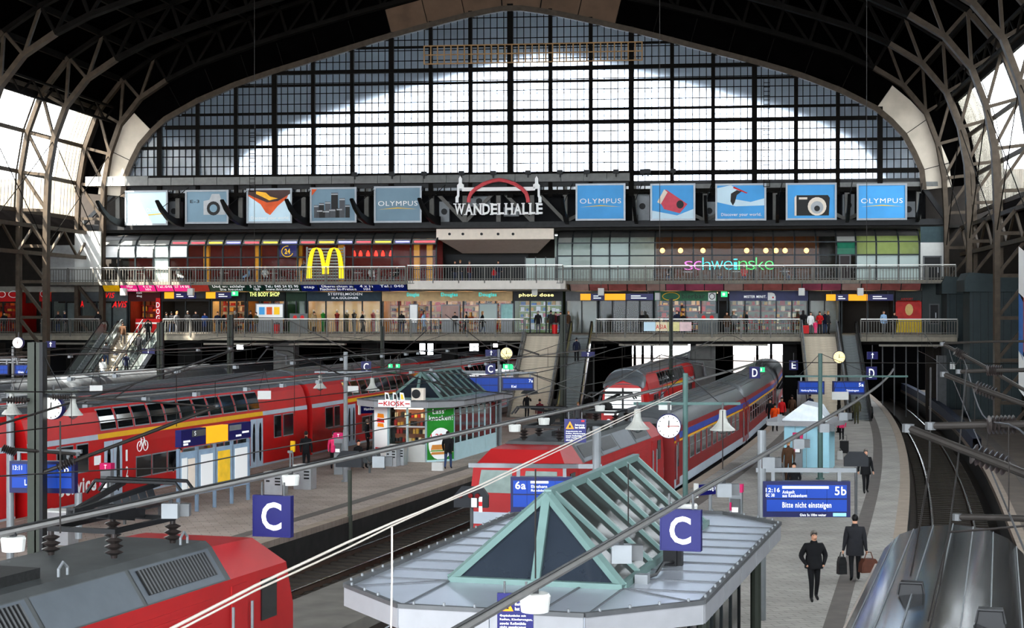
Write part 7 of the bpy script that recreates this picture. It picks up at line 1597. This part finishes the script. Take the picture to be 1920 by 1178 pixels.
for i, (px, v, po, rz, lab, col) in enumerate(((334, .4, 'sit', 1.2, 'seated guest in white behind the left restaurant glass', 'white'), (466, .5, 'sit', -1, 'seated guest in pale blue near the amber column', 'pale blue'), (497, .4, 'sit', .4, 'seated guest in white left of the navy 24 panel', 'white'), (570, .6, 'stand', PI, 'standing guest in charcoal left of the yellow arches', 'charcoal'), (696, .5, 'sit', .6, 'seated guest in white right of the yellow arches', 'white'), (745, .8, 'sit', -.8, 'seated guest in black below the red lamps', 'black'), (853, 2.0, 'walk', .2, 'person in black walking out of the middle entrance', 'black'), (863, 1.2, 'walk', -.3, 'person in charcoal and jeans before the middle entrance', 'charcoal'), (880, 3.2, 'stand', 1, 'person in maroon inside the middle entrance', 'maroon'), (926, 1.0, 'stand', 0, 'child in red before the middle entrance', 'red'), (934, 2.4, 'walk', .3, 'tall person in navy inside the middle entrance', 'navy'), (1258, .6, 'sit', -.6, 'seated guest in black inside the brown cafe', 'black'), (1345, .8, 'sit', .6, 'seated guest in brown behind the neon letters', 'brown'), (1395, .7, 'sit', 0, 'seated guest in red at the end of the neon letters', 'red'), (1470, .8, 'sit', .8, 'seated guest in grey at the right end of the cafe', 'grey'))):
    gal(px, v, po, rz, lab, col, 'denim', _hc[i % 5], 'short', z=ZU, h=1.1 if 'child' in lab else 1.72)
bpy.data.scenes.remove(_WS)
# ================================================================== OVERHEAD LINE
WIRE = M('copper_wire_dark', (52, 48, 46), .5, .4, .1); WIREP = M('pale_wire', (196, 186, 176), .45, .2, .05); TUB = M('cantilever_tube', (60, 56, 53), .5, .3, .12)
def contact(x50, d0, d1, label, b=bend):
    t = T('contact_line', label, 'overhead wire', (tx(x50, d0, b), d0, 4.6), 0, 'overhead contact lines'); ORGN[t.name] = tuple(t.location)
    c = curve_pts(x50, d0, d1, b, 24, 4.6); MB().path(c, .014, 4).build('contact_wire', WIRE, t)
    m = [(x, y, 5.55 + .3 * math.cos(2 * PI * (y - d0) / 30)) for x, y, z in curve_pts(x50, d0, d1, b, 40)]; MB().path(m, .014, 4).build('messenger_wire', WIRE, t)
    for i in range(2, 40, 3): p = m[i]; MB().tube((p[0], p[1], 4.6), p, .008, 4).build('dropper', WIRE, t)
contact(-21, 30, 116, 'overhead wire above the red double-deck train'); contact(-26, 30, 116, 'overhead wire above the grey roofs'); contact(-6.1, 26, 116, 'overhead wire above the empty track'); contact(.2, 36, 116, 'overhead wire above the middle locomotive'); contact(13.55, 16, 112, 'overhead wire above the curving right track', bend_r)
def wire(pts, r, label, mat=WIRE, name='overhead_cable'):
    P = [at(px, py, d) for px, py, d in pts]; o0 = P[0]; m = MB(); m.path([p - o0 for p in P], r, 6); o = m.build(name, mat); o.location = o0; tag(o, label, 'cable'); return o
wire([(0, 796, 40), (60, 778, 41), (127, 757, 43), (230, 726, 47), (331, 694, 52), (430, 658, 58)], .03, 'thick dark cable rising from the left edge to the dark mast below the shops')
wire([(140, 757, 44), (185, 758, 46), (215, 747, 48), (255, 718, 50), (300, 703, 52), (331, 694, 53)], .022, 'dark looped cable right of the big left mast')
wire([(480, 680, 60), (500, 655, 62), (540, 658, 64), (600, 685, 66), (640, 703, 68), (700, 698, 70), (760, 703, 72), (850, 727, 76), (960, 740, 82)], .03, 'dark sagging cable over the far kiosk')
wire([(990, 700, 60), (1110, 745, 50), (1240, 665, 70), (1290, 680, 75), (1400, 705, 80)], .02, 'dark cable over the middle coach')
wire([(0, 893, 24), (230, 880, 26), (330, 878, 27), (480, 848, 30), (650, 818, 34), (900, 770, 42), (1100, 700, 56)], .012, 'thin dark wire above the brown platform')
wire([(470, 648, 100), (720, 655, 105), (960, 668, 100), (1240, 672, 100), (1475, 680, 100), (1700, 681, 100), (1920, 682, 100)], .03, 'straight dark span wire across all tracks')
wire([(0, 664, 95), (160, 652, 100), (300, 662, 104), (480, 655, 100)], .03, 'dark span wire at the left below the gallery')
wire([(540, 600, 100), (640, 650, 95), (720, 690, 92)], .03, 'slanting dark stay wire below the fashion shop'); wire([(800, 620, 100), (720, 690, 90), (610, 700, 84)], .025, 'slanting dark stay wire below the perfumery'); wire([(480, 640, 105), (360, 690, 90), (240, 740, 76)], .025, 'slanting dark stay wire over the grey roofs')
wire([(835, 590, 110), (900, 640, 105), (960, 690, 100), (1040, 715, 96)], .025, 'slanting dark stay wire before the middle stairs'); wire([(1330, 640, 105), (1280, 665, 100), (1200, 690, 96), (1130, 720, 92)], .03, 'slanting dark stay wire over the driving trailer')
for dy, l in ((0, 'upper'), (9, 'lower')):
    wire([(300 + dy, 1190 + dy * .6, 10.8), (480, 1098 + dy, 12.6), (650, 1018 + dy * 1.2, 15.1), (735, 981 + dy * .6, 16.4), (800, 955 + dy * .2, 17.6), (905, 908 + dy * .6, 20.2), (1000, 862 + dy * .6, 23.5), (1120, 805 + dy * .6, 29.5), (1190, 772 + dy * .5, 34.5), (1290, 727 + dy * .4, 45)], .009 if dy else .012, 'pale twin wire in the foreground, %s strand' % l, WIREP)
wire([(735, 985, 16.4), (735, 1080, 16.4), (733, 1200, 16.4)], .01, 'pale vertical dropper hanging from the twin wire', WIREP)
for px, y0, y1, d in ((477, -20, 560, 80), (113, 790, 1000, 22.5), (1237, -20, 700, 60), (1625, -20, 640, 70), (1004, 880, 1085, 21.3), (1178, 870, 985, 26), (1355, 770, 880, 36), (552, 640, 780, 60), (331, 694, 800, 52)):
    wire([(px, y0, d), (px, y1, d)], .012, 'thin vertical suspension wire at picture column %s' % {477: 'left of the gable ladder', 113: 'above the left foreground conduit', 1237: 'right of the Wandelhalle sign', 1625: 'before the right blue poster', 1004: 'over the near skylight tip', 1178: 'over the skylight glass', 1355: 'below the right bell lamp', 552: 'beside the red coach doors', 331: 'over the red coach windows'}[px] if 0 else 'thin vertical suspension wire %s' % {477: 'left of the gable ladder', 113: 'above the left foreground conduit', 1237: 'right of the Wandelhalle sign', 1625: 'before the right blue poster', 1004: 'over the near skylight tip', 1178: 'over the skylight glass', 1355: 'below the right bell lamp', 552: 'beside the red coach doors', 331: 'over the red coach windows'}[px], name='suspension_wire')
def arm(pts, r, ins, label):
    """cantilever tube with ribbed insulator"""
    P = [at(*p) for p in pts]; o0 = P[0]; t = T('cantilever_arm', label, 'cantilever', o0, 0, 'overhead line cantilevers'); P = [p - o0 for p in P]
    MB().path(P, r, 10).build('tube', TUB, t)
    for px0, py0, px1, py1, d in ins:
        a = at(px0, py0, d) - o0; b = at(px1, py1, d) - o0; n = 7
        MB().tube(a, b, r * 1.25, 10).build('insulator_core', INS, t)
        for i in range(n):
            c = a.lerp(b, (i + .5) / n); e = (b - a).normalized() * .02; s = MB(); s.path([c - e * 1.6, c - e * .3, c + e], [r * 1.3, r * 2.5, r * 1.3], 12); s.build('insulator_shed', INS, t)
    MB().lathe([(r * 1.5, -r), (r * 1.5, r)], 8, P[0]).build('clamp', MDG, t)
arm([(1703, 803, 26), (1815, 847, 25), (1930, 892, 24)], .065, [(1822, 850, 1890, 875, 25)], 'big slanting cantilever tube with insulator at the right'); arm([(1745, 799, 26), (1850, 797, 25.5), (1930, 796, 25)], .06, [(1852, 797, 1905, 796, 25.4)], 'big horizontal cantilever tube with insulator at the right')
arm([(1767, 645, 46), (1850, 690, 45), (1930, 737, 44)], .05, [(1790, 658, 1812, 670, 45.6)], 'slanting cantilever tube below the right gallery'); arm([(1770, 702, 38), (1830, 726, 37), (1930, 762, 36)], .06, [(1828, 725, 1868, 740, 37)], 'slanting cantilever tube before the pale cabinets'); arm([(1798, 697, 38), (1860, 695, 37.5), (1930, 694, 37)], .05, [(1850, 695, 1880, 695, 37.5)], 'horizontal cantilever tube before the pale cabinets'); arm([(1770, 644, 46), (1850, 641, 45), (1930, 640, 44)], .035, [], 'thin horizontal cantilever tube below the right gallery')
arm([(1795, 970, 25), (1870, 971, 24.6), (1930, 973, 24.2)], .05, [], 'dark tube above the foreground coach roof')
arm([(405, 763, 46), (234, 829, 43.6), (136, 866, 42.6), (80, 886, 42.5)], .05, [(108, 877, 140, 863, 42.6)], 'slanting cantilever tube right of the big left mast'); arm([(145, 852, 43), (15, 842, 42)], .045, [(5, 840, 30, 850, 42)], 'pale horizontal tube left of the big mast'); arm([(0, 750, 42), (55, 750, 42.4)], .04, [(14, 750, 50, 751, 42.2)], 'ribbed insulator left of the big mast'); arm([(405, 763, 46), (200, 748, 43), (90, 744, 42.6)], .03, [(98, 745, 130, 745, 42.6)], 'thin horizontal tube right of the big mast')
arm([(935, 640, 60), (1010, 665, 58)], .0301, [], 'short dark line tensioner before the middle stairs')

wire([(1745, 690, 30), (1743, 878, 25), (1717, 1031, 23), (1707, 1082, 22)], .014, 'dark rope running down to the left roof vent of the foreground coach', name='hanging_rope'); wire([(1812, 690, 32), (1795, 878, 26), (1779, 998, 22.5), (1740, 1166, 19.3)], .012, 'dark rope over the middle of the foreground coach roof', name='hanging_rope'); wire([(1779, 998, 22.5), (1762, 1100, 20.8), (1741, 1190, 19)], .012, 'thin rope with loop over the foreground coach roof', name='hanging_rope'); wire([(1779, 998, 24), (1850, 993, 24), (1925, 986, 24)], .018, 'dark rope stretched to the right over the foreground coach', name='hanging_rope')
